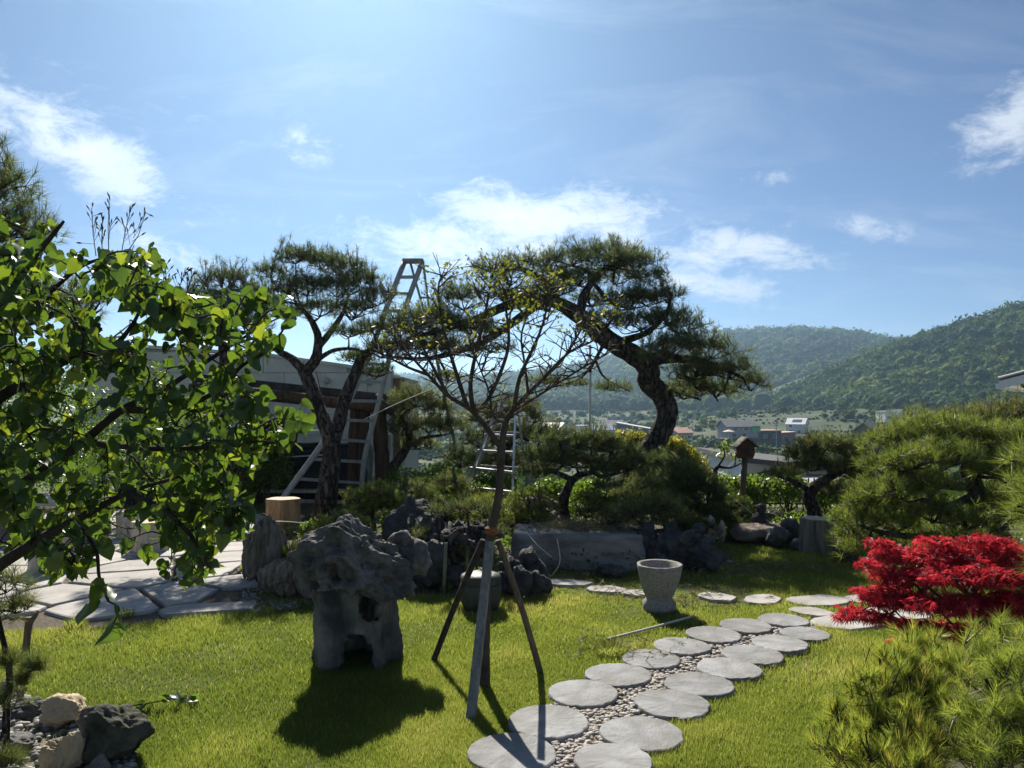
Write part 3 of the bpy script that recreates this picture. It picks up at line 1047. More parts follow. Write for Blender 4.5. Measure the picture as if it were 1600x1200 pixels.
def patio_stones():
    rs = np.random.default_rng(31)
    S = []
    for iy, yy in enumerate(np.arange(4.7, 11.6, 0.50)):
        for xx in np.arange(-9.6, -1.4, 0.80):
            S.append((xx + (0.40 if iy % 2 else 0) + rs.uniform(-0.30, 0.30), yy + rs.uniform(-0.19, 0.19)))
    S = np.array(S)
    # crossing convex pieces of the patio outline
    for i, s in enumerate(S):
        cell = [np.array(q) for q in ((s[0] - 2, s[1] - 2), (s[0] + 2, s[1] - 2), (s[0] + 2, s[1] + 2), (s[0] - 2, s[1] + 2))]
        for j, t in enumerate(S):
            if i == j or np.hypot(*(t - s)) > 2.4:
                continue
            nrm = unit(t - s)
            cell = clip(cell, (s + t) / 2 - nrm * 0.024, nrm)
        if len(cell) < 3:
            continue
        c = np.mean(cell, 0)
        if not in_poly(np.array([c[0]]), np.array([c[1]]), PATIO)[0]:
            continue
        # trim to the straight front edge and right edge
        for a, b in (((-5.2, 5.0), (-3.75, 5.22)), ((-3.75, 5.22), (-2.05, 5.74)), ((-2.6, 7.3), (-2.9, 10.9))):
            a, b = np.array(a), np.array(b)
            dr = unit(b - a)
            nrm = np.array((dr[1], -dr[0]))
            if a[1] < 5.9 or c[1] > 7:
                cell = clip(cell, a, nrm)
        if len(cell) < 3:
            continue
        # wavy, worn outline
        q = []
        for k in range(len(cell)):
            a, b = cell[k], cell[(k + 1) % len(cell)]
            m = max(2, int(np.hypot(*(b - a)) / 0.13))
            for u in np.arange(m) / m:
                q.append(a + (b - a) * u + rs.uniform(-0.008, 0.008, 2))
        q = np.array(q)
        c = q.mean(0)
        me = slab_mesh('flagstone', q - c, 0.035, 0.0015, i)
        o = link('flagstone', me, M_flag, patio, loc=(c[0], c[1], 0.0))
        o.rotation_euler = (rs.uniform(-0.006, 0.006), rs.uniform(-0.006, 0.006), 0)


patio_stones()


def pebbles(n, inside, zr, size, seed, avoid=None, dens=None):
    rs = np.random.default_rng(seed)
    xs = np.array([p[0] for p in inside])
    ys = np.array([p[1] for p in inside])
    x = rs.uniform(xs.min(), xs.max(), n)
    y = ys.min() + (ys.max() - ys.min()) * rs.random(n) ** 1.35
    k = in_poly(x, y, inside)
    if avoid is not None:
        for (cx, cy, r) in avoid:
            k &= np.hypot(x - cx, y - cy) > r * 1.01
    x, y = x[k], y[k]
    s = rs.uniform(size[0], size[1], len(x))
    return x, y, s, rs


x, y, s, rs = pebbles(17000, STRIP, 0, (0.008, 0.017), 41, stone_xyr)
near = np.argsort(y)[:290]
rest = np.setdiff1d(np.arange(len(x)), near)
V0, F0 = ico(1)
sv = np.stack((s * rs.uniform(0.9, 1.5, len(s)), s * rs.uniform(0.8, 1.1, len(s)), s * rs.uniform(0.5, 0.75, len(s))), 1)
ang = rs.uniform(0, 6.28, len(s))


def pebble_mesh(name, idx, V0, F0, z):
    q = V0[None] * sv[idx][:, None]
    ca, sa = np.cos(ang[idx])[:, None], np.sin(ang[idx])[:, None]
    X = q[..., 0] * ca - q[..., 1] * sa + x[idx][:, None]
    Y = q[..., 0] * sa + q[..., 1] * ca + y[idx][:, None]
    Z = q[..., 2] + z
    V = np.stack((X, Y, Z), -1).reshape(-1, 3)
    F = (F0[None] + (np.arange(len(idx)) * len(V0))[:, None, None]).reshape(-1, 3)
    return mesh_tris(name, V, F, np.repeat(rs.random(len(idx)), len(V0)), True)


link('pebble_fill', pebble_mesh('pebble_fill', rest, V0, F0, 0.015), M_pebble, path, kind='stuff')
V2, F2 = ico(2)
pm = []
for i in range(6):
    q = V2 * (1 + 0.12 * vnoise(V2 * 1.5 + i * 9, i)[:, None])
    me = mesh_tris('pebble', q, F2, None, True)
    me.materials.append(M_pebbleo)
    pm.append(me)
for i in near:
    o = link('pebble', pm[i % 6], None, path, loc=(x[i], y[i], 0.017))
    o.scale = sv[i]
    o.rotation_euler = (0, 0, ang[i])


# ------------------------------------------------------------------ grass
def grass():
    rs = np.random.default_rng(77)
    n = 1350000
    # denser towards the camera, where blades can be told apart
    yy = 1.0 / rs.uniform(1 / 9.6, 1 / 2.95, n)
    px = rs.uniform(-80, 1680, n)
    xx = (px - 800) / FPX * yy
    patch = fbm(np.stack((xx * 1.1, yy * 1.1, 0 * xx), 1), 5, 3)
    k = rs.random(n) < (0.62 + 0.3 * patch)
    k &= ~in_poly(xx, yy, PATIO) | (rs.random(n) < 0.0)
    for poly in (BED, FRONT_BED, RIGHT_BED):
        k &= ~in_poly(xx, yy, poly) | (rs.random(n) < 0.05)
    strip = in_poly(xx, yy, STRIP)
    k &= ~strip | (rs.random(n) < 0.004)
    for (cx, cy, r) in stone_xyr:
        k &= np.hypot(xx - cx, yy - cy) > r * (1.0 - 0.06 * rs.random(n) ** 2)
    for (cx, cy, rx, ry) in slab_foot:
        k &= ((xx - cx) / rx) ** 2 + ((yy - cy) / ry) ** 2 > 1.0
    xx, yy = xx[k], yy[k]
    m = len(xx)
    patch2 = fbm(np.stack((xx * 2.3, yy * 2.3, 0 * xx), 1), 8, 3)
    h = rs.uniform(0.016, 0.040, m) * (1 + 0.4 * patch2)
    w = 0.0017 * np.clip(yy / 3.2, 1, 3.0) * rs.uniform(0.8, 1.4, m)
    a = rs.uniform(0, 2 * math.pi, m)
    lean = rs.uniform(0.1, 0.75, m) * h
    la = rs.uniform(0, 2 * math.pi, m)
    b0 = np.stack((xx - np.cos(a) * w, yy - np.sin(a) * w, np.zeros(m) - 0.004), 1)
    b1 = np.stack((xx + np.cos(a) * w, yy + np.sin(a) * w, np.zeros(m) - 0.004), 1)
    t = np.stack((xx + np.cos(la) * lean, yy + np.sin(la) * lean, h), 1)
    V = np.stack((b0, b1, t), 1).reshape(-1, 3)
    F = np.arange(3 * m).reshape(-1, 3)
    patch3 = fbm(np.stack((xx * 0.55, yy * 0.55, 0 * xx), 1), 18, 3)
    tint = np.clip(0.40 + 0.30 * patch2 + 0.28 * patch3 + rs.normal(0, 0.17, m), 0, 1)
    tint = np.where(rs.random(m) < 0.035, 1.0, tint)
    link('grass', mesh_tris('grass', V, F, np.repeat(tint, 3)), M_grass, kind='stuff', label='short sunlit green grass covering the garden lawn', cat='grass')
    print('grass blades', m)


grass()


# ------------------------------------------------------------------ rocks and stones
def rock_mesh(name, size, seed, sub=4, rough=0.22, cuts=9, freq=1.6, ridged=0.0, pits=0.0, strat=0.0):
    rs = np.random.default_rng(seed)
    V, F = ico(sub)
    V = V.copy()
    for _ in range(cuts):
        nrm = unit(rs.normal(size=3))
        off = rs.uniform(0.62, 0.92)
        d = V @ nrm - off
        V -= np.maximum(d, 0)[:, None] * nrm
    N0 = unit(V)
    off = rs.uniform(0, 40, 3)
    d = rough * fbm(V * freq + off, seed, 5, 0.52)
    if ridged:
        d -= ridged * np.abs(fbm(V * freq * 1.7 + off, seed + 3, 4))
    if pits:
        wv = worley(V * freq * 1.9 + off, seed + 6)
        d -= pits * np.clip(0.5 - wv, 0, 1) * 2
    d = d + 0.028 * fbm(V * 7.5 + off, seed + 11, 4, 0.6)
    if strat:
        d += strat * fbm(V * np.array((9, 9, 1.1)) + off, seed + 2, 3)
    V = V + N0 * d[:, None]
    V *= np.asarray(size, float)
    V[:, 2] -= V[:, 2].min()
    return mesh_tris(name, V, F, None, sub >= 4)


def rock(name, loc, size, seed, mt, label, cat='rock', group=None, rz=0.0, sink=0.06, **kw):
    me = rock_mesh(name, size, seed, **kw)
    o = link(name, me, mt, loc=(loc[0], loc[1], (loc[2] if len(loc) > 2 else 0.0) - sink * size[2]), label=label, cat=cat, group=group)
    o.rotation_euler = (0, 0, rz)
    return o


def rock_hut():
    g = G(548, 1052)
    r = thing('rock_hut', 'small hollow stone hut with arched doorway under a jagged grey boulder roof', 'garden ornament', (g[0] - 0.025, g[1] + 0.22, 0))
    # carved wall: a thick shell with openings
    na, nz = 150, 60
    a = np.linspace(0, 2 * math.pi, na, endpoint=False)
    z = np.linspace(-0.03, 0.52, nz)
    A, Z = np.meshgrid(a, z, indexing='ij')
    ph = (A + math.pi / 2 + math.pi) % (2 * math.pi) - math.pi      # 0 faces the camera (-Y)
    flare = 1 + 0.10 * np.clip(0.18 - Z, 0, 1) / 0.18 + 0.06 * np.clip(Z - 0.4, 0, 1) / 0.12
    lob = 1 + 0.07 * np.sin(5 * A + 0.6) + 0.04 * np.sin(9 * A + 2)
    rr = 0.245 * flare * lob
    X = rr * np.cos(A) * 1.04
    Y = rr * np.sin(A) * 0.88
    V = np.stack((X, Y, Z), -1).reshape(-1, 3)
    V += unit(V * np.array((1, 1, 0)))[:, :3] * (0.030 * fbm(V * np.array((9, 9, 4.0)), 4, 5, 0.55))[:, None]
    # arched doorway, side slit, and an upper window
    door = ((np.abs(ph - 0.19) < 0.36 * np.sqrt(np.clip(1 - np.clip((Z - 0.12) / 0.11, 0, 1) ** 2, 0, 1))) & (Z < 0.232))
    side = ((np.abs(ph + 1.28) < 0.26 * np.sqrt(np.clip(1 - np.clip((Z - 0.27) / 0.11, 0, 1) ** 2, 0, 1))) & (Z < 0.38))
    upw = (((ph - 0.62) / 0.33) ** 2 + ((Z - 0.375) / 0.085) ** 2 < 1)
    hole = door | side | upw
    F = []
    for i in range(na):
        i2 = (i + 1) % na
        for j in range(nz - 1):
            if hole[i, j] or hole[i2, j] or hole[i, j + 1] or hole[i2, j + 1]:
                continue
            F.append((i * nz + j, i2 * nz + j, i2 * nz + j + 1, i * nz + j + 1))
    o = MB().add(V, F).build('wall', M_huts, r, smooth=True)
    md = o.modifiers.new('thickness', 'SOLIDIFY')
    md.thickness = 0.055
    md.offset = -1
    # boulder roof: pitted, ridged rock
    V, F = ico(7)
    V = V.copy()
    off = np.array((3.3, 1.7, 8.1))
    up = V[:, 2] < -0.25
    d = 0.30 * fbm(V * 1.25 + off, 3, 4) - 0.30 * np.abs(fbm(V * 2.3 + off, 8, 4)) - 0.75 * np.clip(0.45 - worley(V * 2.4 + off, 14), 0, 1) \
        - 0.42 * np.clip(0.42 - worley(V * 5.2 + off, 19), 0, 1) - 0.09 * np.abs(fbm(V * 5.5 + off, 23, 3)) + 0.045 * fbm(V * 12, 4, 4) - 0.03 * np.clip(0.4 - worley(V * 13 + off, 29), 0, 1)
    V = V + unit(V) * (d + 0.26)[:, None]
    V[:, 2] = np.where(V[:, 2] < -0.40, -0.40 + (V[:, 2] + 0.40) * 0.25, V[:, 2])
    V = V * np.array((0.292, 0.255, 0.215))
    # overhangs to the right and hangs lower there, peak a little left of centre
    V[:, 2] += -0.10 * np.clip(V[:, 0], 0, 1) / 0.35 + 0.07 * np.exp(-((V[:, 0] + 0.05) / 0.10) ** 2) * (V[:, 2] > 0) - 0.02
    V[:, 0] += 0.02
    link('boulder_roof', mesh_tris('boulder_roof', V, F, None, True), M_hutr, r, loc=(-0.01, -0.03, 0.60))
    # small knob stone beside the peak
    link('knob_stone', rock_mesh('knob_stone', (0.075, 0.07, 0.075), 5, 4, 0.2, 5, 1.5), M_hutr, r, loc=(0.27, 0.06, 0.64))
    link('knob_stone', rock_mesh('knob_stone', (0.11, 0.10, 0.12), 9, 4, 0.25, 6, 1.5), M_hutr, r, loc=(0.36, 0.05, 0.50))


M_huts = mat('carved_stone', (0.09, 0.084, 0.075), 0.95, (0.26, 0.245, 0.215), 7, 12, bump=1.6, bscale=16, third=(0.05, 0.056, 0.06), stretch=(1.3, 1.3, 0.6))
M_hutr = mat('scholar_rock', (0.07, 0.069, 0.068), 0.9, (0.21, 0.205, 0.198), 9, 9, bump=1.4, bscale=24, third=(0.075, 0.078, 0.08))
rock_hut()

# stone mortar pot on the lawn
g = G(1031, 955)
pot = thing('stone_mortar', 'goblet shaped granite mortar with flared rim standing on the lawn', 'stone mortar', (g[0], g[1] + 0.02, 0))
prof = [(0.118, -0.02), (0.126, 0.03), (0.124, 0.07), (0.104, 0.088), (0.100, 0.105), (0.118, 0.14), (0.140, 0.20), (0.158, 0.27), (0.172, 0.335), (0.174, 0.352), (0.164, 0.358), (0.148, 0.35), (0.128, 0.29), (0.09, 0.25), (0.01, 0.235)]
MB().lathe(prof, 40, wob=0.008, seed=3).build('bowl', M_granite, pot, smooth=True)

# round lidded jar in the shade behind the tree stakes
g = G(750, 962)
jar = thing('round_jar', 'squat dark round stone jar with lid behind the tree stakes', 'jar', (g[0], g[1] + 0.16, 0))
MB().lathe([(0.09, -0.01), (0.135, 0.02), (0.158, 0.09), (0.162, 0.14), (0.158, 0.19), (0.150, 0.205), (0.02, 0.21)], 36, wob=0.004).build('body', M_clay, jar, smooth=True)
MB().lathe([(0.152, 0.206), (0.156, 0.215), (0.156, 0.25), (0.148, 0.27), (0.10, 0.285), (0.02, 0.288)], 36, wob=0.003).build('lid', M_clay, jar, smooth=True)

# ring of broken rock to the right of the jar
for i, (px, py, w, h) in enumerate([(790, 930, 0.10, 0.10), (812, 936, 0.09, 0.12), (832, 934, 0.09, 0.10), (846, 930, 0.08, 0.08), (800, 915, 0.10, 0.13), (824, 912, 0.10, 0.14), (842, 914, 0.08, 0.10)]):
    g = G(px, py)
    rock('edging_rock', (g[0], g[1]), (w, w * 0.8, h), 60 + i, M_rockd, 'rough dark lava rock edging the small bed beside the round jar', group='lava rocks beside the round jar', sub=3, rough=0.35, cuts=4, freq=2.5)

# petrified wood rocks by the patio
for (px, py, sx, sy, h, sd_, lab) in [(408, 924, 0.15, 0.11, 0.55, 3, 'tall leaning slab of petrified wood beside the patio edge'),
                                      (388, 915, 0.10, 0.08, 0.36, 5, 'slender petrified wood shard at the patio corner'),
                                      (440, 938, 0.16, 0.12, 0.26, 8, 'low ribbed petrified wood block in front of the grass clump'),
                                      (480, 940, 0.16, 0.12, 0.24, 12, 'low ribbed petrified wood block behind the stone hut')]:
    g = G(px, py)
    o = rock('petrified_wood', (g[0], g[1] + 0.1), (sx * 1.25, sy * 1.25, h / 1.6), sd_, M_petri, lab, sub=5, rough=0.16, cuts=8, strat=0.13)
    o.rotation_euler = (0, 0.16 if h > 0.5 else 0.05, sd_ * 0.4)

# stone trough with clipped needles, driftwood root
g = G(803, 893)
tr = thing('stone_trough', 'long rough grey stone trough planter with clippings heaped on it', 'stone trough', (g[0] + 0.62, g[1] + 0.40, 0), math.radians(-3))


def rough_block(name, s, seed, div=(34, 14, 10), amp=0.03, z0=-0.04):
    bm = bmesh.new()
    bmesh.ops.create_cube(bm, size=1)
    bmesh.ops.subdivide_edges(bm, edges=bm.edges[:], cuts=12, use_grid_fill=True)
    V = np.array([v.co[:] for v in bm.verts])
    r = np.abs(V * 2)
    V2_ = V * np.asarray(s)
    # rounded arrises
    e = np.sort(r, 1)[:, 1]
    V2_ *= (1 - 0.03 * np.clip((e - 0.8) / 0.2, 0, 1))[:, None]
    d = amp * fbm(V2_ * 5 + seed, seed, 5)
    V2_ += unit(V2_ / np.asarray(s)) * d[:, None]
    V2_[:, 2] += s[2] / 2 + z0
    for v, q in zip(bm.verts, V2_):
        v.co = q
    bmesh.ops.triangulate(bm, faces=bm.faces[:])
    me = bpy.data.meshes.new(name)
    bm.to_mesh(me)
    bm.free()
    me.polygons.foreach_set('use_smooth', np.ones(len(me.polygons), dtype=bool))
    return me


link('basin', rough_block('basin', (1.24, 0.74, 0.38), 4), M_trough, tr)


def root_mesh(name, seed, L=1.0):
    """gnarled driftwood: fused wandering limbs"""
    rs = np.random.default_rng(seed)
    m = MB()
    for k in range(9):
        a = rs.uniform(-0.5, 0.5)
        p = np.array((rs.uniform(-0.35, 0.2) * L, rs.uniform(-0.15, 0.15), rs.uniform(0.05, 0.2)))
        pts = [p]
        d = unit(np.array((math.cos(a), math.sin(a) * 0.6, rs.uniform(-0.25, 0.3))))
        n = 9
        for s in range(n):
            d = unit(d + rs.normal(0, 0.3, 3) * np.array((1, 1, 0.8)))
            p = p + d * 0.075 * L
            p[2] = np.clip(p[2], 0.02, 0.34)
            pts.append(p)
        r0 = rs.uniform(0.06, 0.12)
        q = smooth_path(pts, 3)
        m.tube(q, np.linspace(r0, 0.016, len(q)) * (1 + 0.25 * np.sin(np.arange(len(q)) * 1.3 + k)), 9, wob=0.18, seed=seed + k)
    return m


g = G(1050, 895)
o = root_mesh('driftwood_root', 4, 1.1).build('driftwood_root', M_stumpd if 'M_stumpd' in globals() else M_rockd, loc=(g[0] - 0.12, g[1] + 0.25, 0),
                                             label='dark gnarled driftwood root lying against the stone trough', cat='driftwood')
for i, (px, py, w, d_, h, lab) in enumerate([(1010, 884, 0.21, 0.16, 0.20, 'rounded dark rock at the right end of the stone trough'),
                                            (1062, 888, 0.23, 0.15, 0.21, 'bulky black rock behind the granite mortar'),
                                            (1104, 893, 0.18, 0.14, 0.14, 'low black rock sloping onto the lawn beside the driftwood'),
                                            (955, 903, 0.17, 0.10, 0.06, 'flat dark lava rock in the grass left of the mortar')]):
    g = G(px, py)
    rock('dark_boulder', (g[0], g[1] + 0.05), (w, d_, h), 80 + i, M_rockd, lab, sub=5, rough=0.3, cuts=7, ridged=0.12)

# boulders at the far edge of the lawn, right
for i, (px, py, w, d_, h, mt, lab) in enumerate([(1197, 850, 0.40, 0.26, 0.115, M_rockb, 'long flat brown boulder under the birdhouse post'),
                                                (1216, 856, 0.15, 0.13, 0.12, M_rock, 'pale grey faceted rock before the brown boulder'),
                                                (1238, 850, 0.15, 0.13, 0.14, M_rockd, 'dark rounded rock behind the pale faceted rock'),
                                                (1252, 860, 0.10, 0.09, 0.07, M_rock, 'small grey rock beside the grey tree stump'),
                                                (1112, 850, 0.07, 0.06, 0.16, M_rockw, 'tan upright pointed stone among the pine shrubs'),
                                                (1128, 850, 0.06, 0.05, 0.13, M_rockw, 'small tan stone next to the upright pointed stone'),
                                                (1330, 880, 0.15, 0.13, 0.16, M_moss, 'mossy pale rock under the right hand pine'),
                                                (1100, 858, 0.12, 0.10, 0.08, M_rock, 'grey rock at the foot of the low pine shrub')]):
    g = G(px, py)
    rock('garden_boulder', (g[0], g[1] + d_ * 0.5), (w, d_, h), 120 + i, mt, lab, sub=4, rough=0.2, cuts=10, freq=1.4)
p = P(845, 790, 9.6)
rock('garden_boulder', (p[0], p[1], 0.0), (0.36, 0.34, 0.32), 144, M_rockb, 'big rounded brown boulder behind the stone trough', sub=5, rough=0.14, cuts=12, sink=0.25)

# bottom-left rockery
for i, (px, py, w, d_, h, mt, lab) in enumerate([(96, 1140, 0.115, 0.10, 0.085, M_rockw, 'blocky white and ochre quartz rock at the edge of the lawn'),
                                                (165, 1200, 0.18, 0.15, 0.14, M_moss, 'dark mossy lichen covered stone beside the lawn'),
                                                (40, 1125, 0.12, 0.09, 0.05, M_rockd, 'flat dark stone behind the white quartz rock'),
                                                (108, 1212, 0.055, 0.05, 0.10, M_rockw, 'upright pale quartz shard in front of the mossy stone'),
                                                (82, 1216, 0.06, 0.05, 0.09, M_rockw, 'ochre quartz lump left of the upright shard'),
                                                (152, 1222, 0.05, 0.045, 0.06, M_rock, 'small grey stone at the foot of the mossy stone'),
                                                (20, 1180, 0.10, 0.08, 0.05, M_rock, 'flat grey stone among the dark pebbles'),
                                                (10, 1090, 0.08, 0.07, 0.06, M_rock, 'grey stone below the small staked pine')]):
    g = G(px, py)
    rock('rockery_stone', (g[0], g[1] + d_ * 0.4), (w, d_, h), 160 + i, mt, lab, sub=5, rough=0.16, cuts=16, freq=1.9, ridged=0.10)
x, y, s, rs = pebbles(2600, FRONT_BED, 0, (0.008, 0.026), 43)
sv = np.stack((s * rs.uniform(0.9, 1.5, len(s)), s * rs.uniform(0.8, 1.1, len(s)), s * rs.uniform(0.5, 0.8, len(s))), 1)
ang = rs.uniform(0, 6.28, len(s))
link('rockery_gravel', pebble_mesh('rockery_gravel', np.arange(len(x)), V0, F0, 0.022), M_gravelp, kind='stuff', label='loose mixed dark pebbles between the rockery stones', cat='gravel')
x, y, s, rs = pebbles(2600, [(-2.1, 5.72), (-1.65, 5.85), (-1.4, 6.4), (-2.3, 7.2), (-2.62, 7.3), (-2.2, 6.3)], 0, (0.008, 0.02), 44)
sv = np.stack((s * 1.2, s, s * 0.6), 1)
ang = rs.uniform(0, 6.28, len(s))
link('patio_gravel', pebble_mesh('patio_gravel', np.arange(len(x)), V0, F0, 0.012), M_gravelp, kind='stuff', label='loose gravel between the patio and the petrified wood', cat='gravel')


# ------------------------------------------------------------------ stumps, stools and furniture of the patio
def stump(name, px, py, r, h, mt, top, label, cat='log stool', seed=0, group=None):
    g = G(px, py)
    t = thing(name, label, cat, (g[0], g[1] + r * 0.8, 0), seed * 0.7, group)
    n = 36
    a = np.linspace(0, 2 * math.pi, n, endpoint=False)
    rs = np.random.default_rng(seed)
    lob = 1 + 0.07 * np.sin(2 * a + rs.uniform(0, 6)) + 0.06 * np.sin(5 * a + rs.uniform(0, 6)) + 0.02 * rs.uniform(-1, 1, n)
    V, F = [], []
    zs = np.linspace(-0.02, h, 9)
    for i, z in enumerate(zs):
        f = 1 + 0.12 * (1 - i / 8) ** 3
        for k in range(n):
            q = r * f * lob[k]
            V.append((q * math.cos(a[k]), q * math.sin(a[k]), z))
    V = np.array(V)
    V[:, :2] *= (1 + 0.03 * fbm(V * np.array((12, 12, 3)), seed, 3))[:, None]
    for i in range(8):
        for k in range(n):
            p_, q_ = i * n + k, i * n + (k + 1) % n
            F.append((p_, q_, q_ + n, p_ + n))
    MB().add(V, F).build('bark', mt, t, smooth=True)
    ring = V[8 * n:] * np.array((0.995, 0.995, 1)) - np.array((0, 0, 0.001))
    MB().add(list(ring) + [(0, 0, h)], [(k, (k + 1) % n, n) for k in range(n)]).build('cut_face', top, t)
    return t


stump('log_stool', 437, 835, 0.19, 0.42, M_log, M_logtop, 'orange brown hollow log stool at the foot of the tall ladder', seed=1)
stump('log_stool', 72, 898, 0.20, 0.40, M_logp, M_logtop, 'pale stump stool on the patio under the lilac leaves', seed=2)
stump('log_stool', 225, 868, 0.18, 0.34, M_logp, M_logtop, 'pale stump stool behind the hanging lilac leaves beside the timber block', seed=3)
stump('tree_stump', 1284, 866, 0.165, 0.36, M_stumpg, M_logp, 'weathered grey cut tree stump at the far lawn edge', 'tree stump', seed=5)
g = G(215, 842)
t = thing('timber_block', 'pale squared timber block seat on the sunlit patio', 'block seat', (g[0], g[1], 0), 0.3)
link('block', rough_block('block', (0.42, 0.30, 0.34), 7, amp=0.01, z0=0.0), M_logp, t)
g = G(85, 850)
t = thing('stone_table', 'long low table with pale slab top on the patio', 'table', (g[0] - 0.15, g[1] + 0.3, 0), 0.1)
link('table_top', rough_block('table_top', (1.25, 0.6, 0.09), 9, amp=0.008, z0=0.42), M_flag, t)
for sx in (-0.42, 0.42):
    link('leg', rough_block('leg', (0.22, 0.4, 0.46), 11 + int(sx > 0), amp=0.02, z0=-0.02), M_rockb, t, loc=(sx, 0, 0))
g = G(20, 850)
t = thing('bonsai_pot', 'dark glazed plant pot standing on the stone table end', 'plant pot', (g[0] - 0.2, g[1] + 0.4, 0.50))
MB().lathe([(0.10, 0.0), (0.13, 0.02), (0.17, 0.14), (0.185, 0.16), (0.175, 0.165), (0.02, 0.15)], 28).build('pot', M_clay, t, smooth=True)


# ------------------------------------------------------------------ ladders
def at_y(poly, y):
    p = np.asarray(poly, float)
    return np.array([np.interp(y, p[:, 1], p[:, 0]), y])


def tall_ladder():
    r0 = G(490, 812)
    t = thing('orchard_ladder', 'tall aluminium tripod orchard ladder with flared rails beside the left pine', 'ladder', (r0[0], r0[1], 0))
    o = np.array((r0[0], r0[1], 0))
    Lp = [(632, 409), (608, 470), (590, 520), (573, 565), (552, 612), (528, 658), (474, 735), (414, 816)]
    Rp = [(660, 409), (637, 470), (620, 520), (607, 565), (596, 612), (584, 658), (571, 708), (566, 750), (565, 790)]

    def dl(y):
        return 11.9 + (10.35 - 11.9) * (y - 409) / (816 - 409)

    def dr(y):
        return 11.9 + (12.0 - 11.9) * (y - 409) / (790 - 409)
    for pts, fd in ((Lp, dl), (Rp, dr)):
        q = smooth_path([P(x, y, fd(y)) - o for x, y in pts], 4)
        q[-1][2] = 0.0
        MB().tube(q, 0.043, 8).build('rail', M_aluT, t, smooth=True)
    for yl, yr in ((433, 433), (459, 459), (486, 486), (513, 513), (541, 541), (569, 569), (597, 597), (626, 627), (656, 658), (686, 690), (717, 722), (748, 755), (781, 786)):
        a, b = at_y(Lp, yl), at_y(Rp, yr)
        MB().beam(P(a[0], a[1], dl(a[1])) - o, P(b[0], b[1], dr(b[1])) - o, 0.05, 0.045).build('rung', M_aluT, t)
    a, b = P(630, 408, 11.9) - o, P(662, 408, 11.9) - o
    MB().beam(a, b, 0.22, 0.045).build('top_cap', M_aluO, t)
    j = P(679, 545, 12.7) - o
    foot = np.array(((738 - 800) / FPX * 13.9, 13.9, -0.6)) - o
    for px in (641, 661):
        MB().tube([P(px, 410, 11.98) - o, j], 0.02, 8).build('brace_arm', M_aluO, t, smooth=True)
    MB().beam(P(656, 465, 12.3) - o, P(672, 465, 12.3) - o, 0.03, 0.03).build('brace_bar', M_aluO, t)
    MB().tube([j - unit(foot - j) * 0.3, foot], 0.03, 8).build('prop_pole', M_bamboo, t, smooth=True)


tall_ladder()


def step_ladder():
    t = thing('step_ladder', 'slim aluminium step ladder standing behind the staked young tree', 'ladder', (0.0, 9.9, 0))
    o = np.array((0.0, 9.9, 0))
    Lp = [(786, 616), (715, 778)]
    Rp = [(806, 616), (799, 822)]

    def dl(y):
        return 10.2 + 1.4 * (y - 616) / 162

    def dr(y):
        return 10.2 - 0.28 * (y - 616) / 206
    for k, (pts, fd) in enumerate(((Lp, dl), (Rp, dr))):
        a, b = [P(x, y, fd(y)) - o for x, y in pts]
        b = b.copy()
        b[2] = min(b[2], 0.0)
        MB().beam(a, b, 0.028, 0.05).build('rail', M_alu, t)
    for yl, yr in ((634, 634), (656, 656), (679, 681), (704, 707), (731, 738), (760, 769), (778, 801)):
        a, b = at_y(Lp, yl), at_y(Rp, yr)
        MB().beam(P(a[0], a[1], dl(a[1])) - o, P(b[0], b[1], dr(b[1])) - o, 0.05, 0.03).build('rung', M_alu, t)
    a, b = P(786, 616, 10.2) - o, P(806, 616, 10.2) - o
    MB().beam(a, b, 0.16, 0.04).build('top_cap', M_aluO, t)
    # rear frame
    la, lb = P(792, 618, 10.32) - o, np.array((-0.78, 2.2, 0.0))
    ra, rb = P(806, 618, 10.32) - o, np.array((0.28, 1.3, 0.0))
    MB().beam(la, lb, 0.022, 0.035).build('rear_rail', M_aluO, t)
    MB().beam(ra, rb, 0.022, 0.035).build('rear_rail', M_aluO, t)
    for f in (0.3, 0.6, 0.88):
        MB().beam(la + (lb - la) * f, ra + (rb - ra) * f, 0.025, 0.02).build('rear_bar', M_aluO, t)
    MB().beam(P(779, 803, 9.95) - o, P(798, 820, 9.9) - o, 0.02, 0.02).build('foot_brace', M_aluO, t)


step_ladder()


def rope(name, pts, r, mt, label, cat='rope'):
    q = smooth_path(pts, 6)
    c = q[-1] * np.array((1, 1, 0))
    return MB().tube(q - c, r, 6).build(name, mt, smooth=True, loc=c, label=label, cat=cat)


rope('guy_rope', [P(566, 657, 11.9), P(600, 640, 11.7), P(640, 622, 11.4), P(680, 606, 11.0)], 0.007, M_rope, 'taut pale rope tied from the tall ladder towards the young tree')
g1, g2, g3, g4 = G(868, 893), G(872, 872), G(850, 882), G(838, 893)
rope('loose_rope', [P(868, 832, 7.45), P(872, 850, 7.10), (g1[0] + 0.03, 7.05, 0.12), (g1[0] - 0.05, 6.95, 0.02), G(850, 905) + (0, 0, .015), G(840, 912) + (0, 0, .015), G(838, 918) + (0, 0, .015)], 0.004, M_rope,
     'thin white rope dangling over the front of the stone trough')
rope('loose_twine', [P(822, 830, 7.35), P(840, 852, 7.06), P(862, 870, 7.0)], 0.003, M_rope, 'fine slanting twine across the left of the stone trough')
pl = G(1085, 970)
pr = G(948, 1006)
MB().tube([pl + (0, 0, .035) - pr, (pl - pr) * 0.5 + (0, 0, .03), (0, 0, 0.03)], [0.008, 0.009, 0.010], 7).build('cane_stake', M_pole, loc=pr, label='pale thin cane lying on the lawn beside the stepping stones', cat='cane')
p0, p1 = P(922, 556, 10.6), P(922, 722, 10.6)
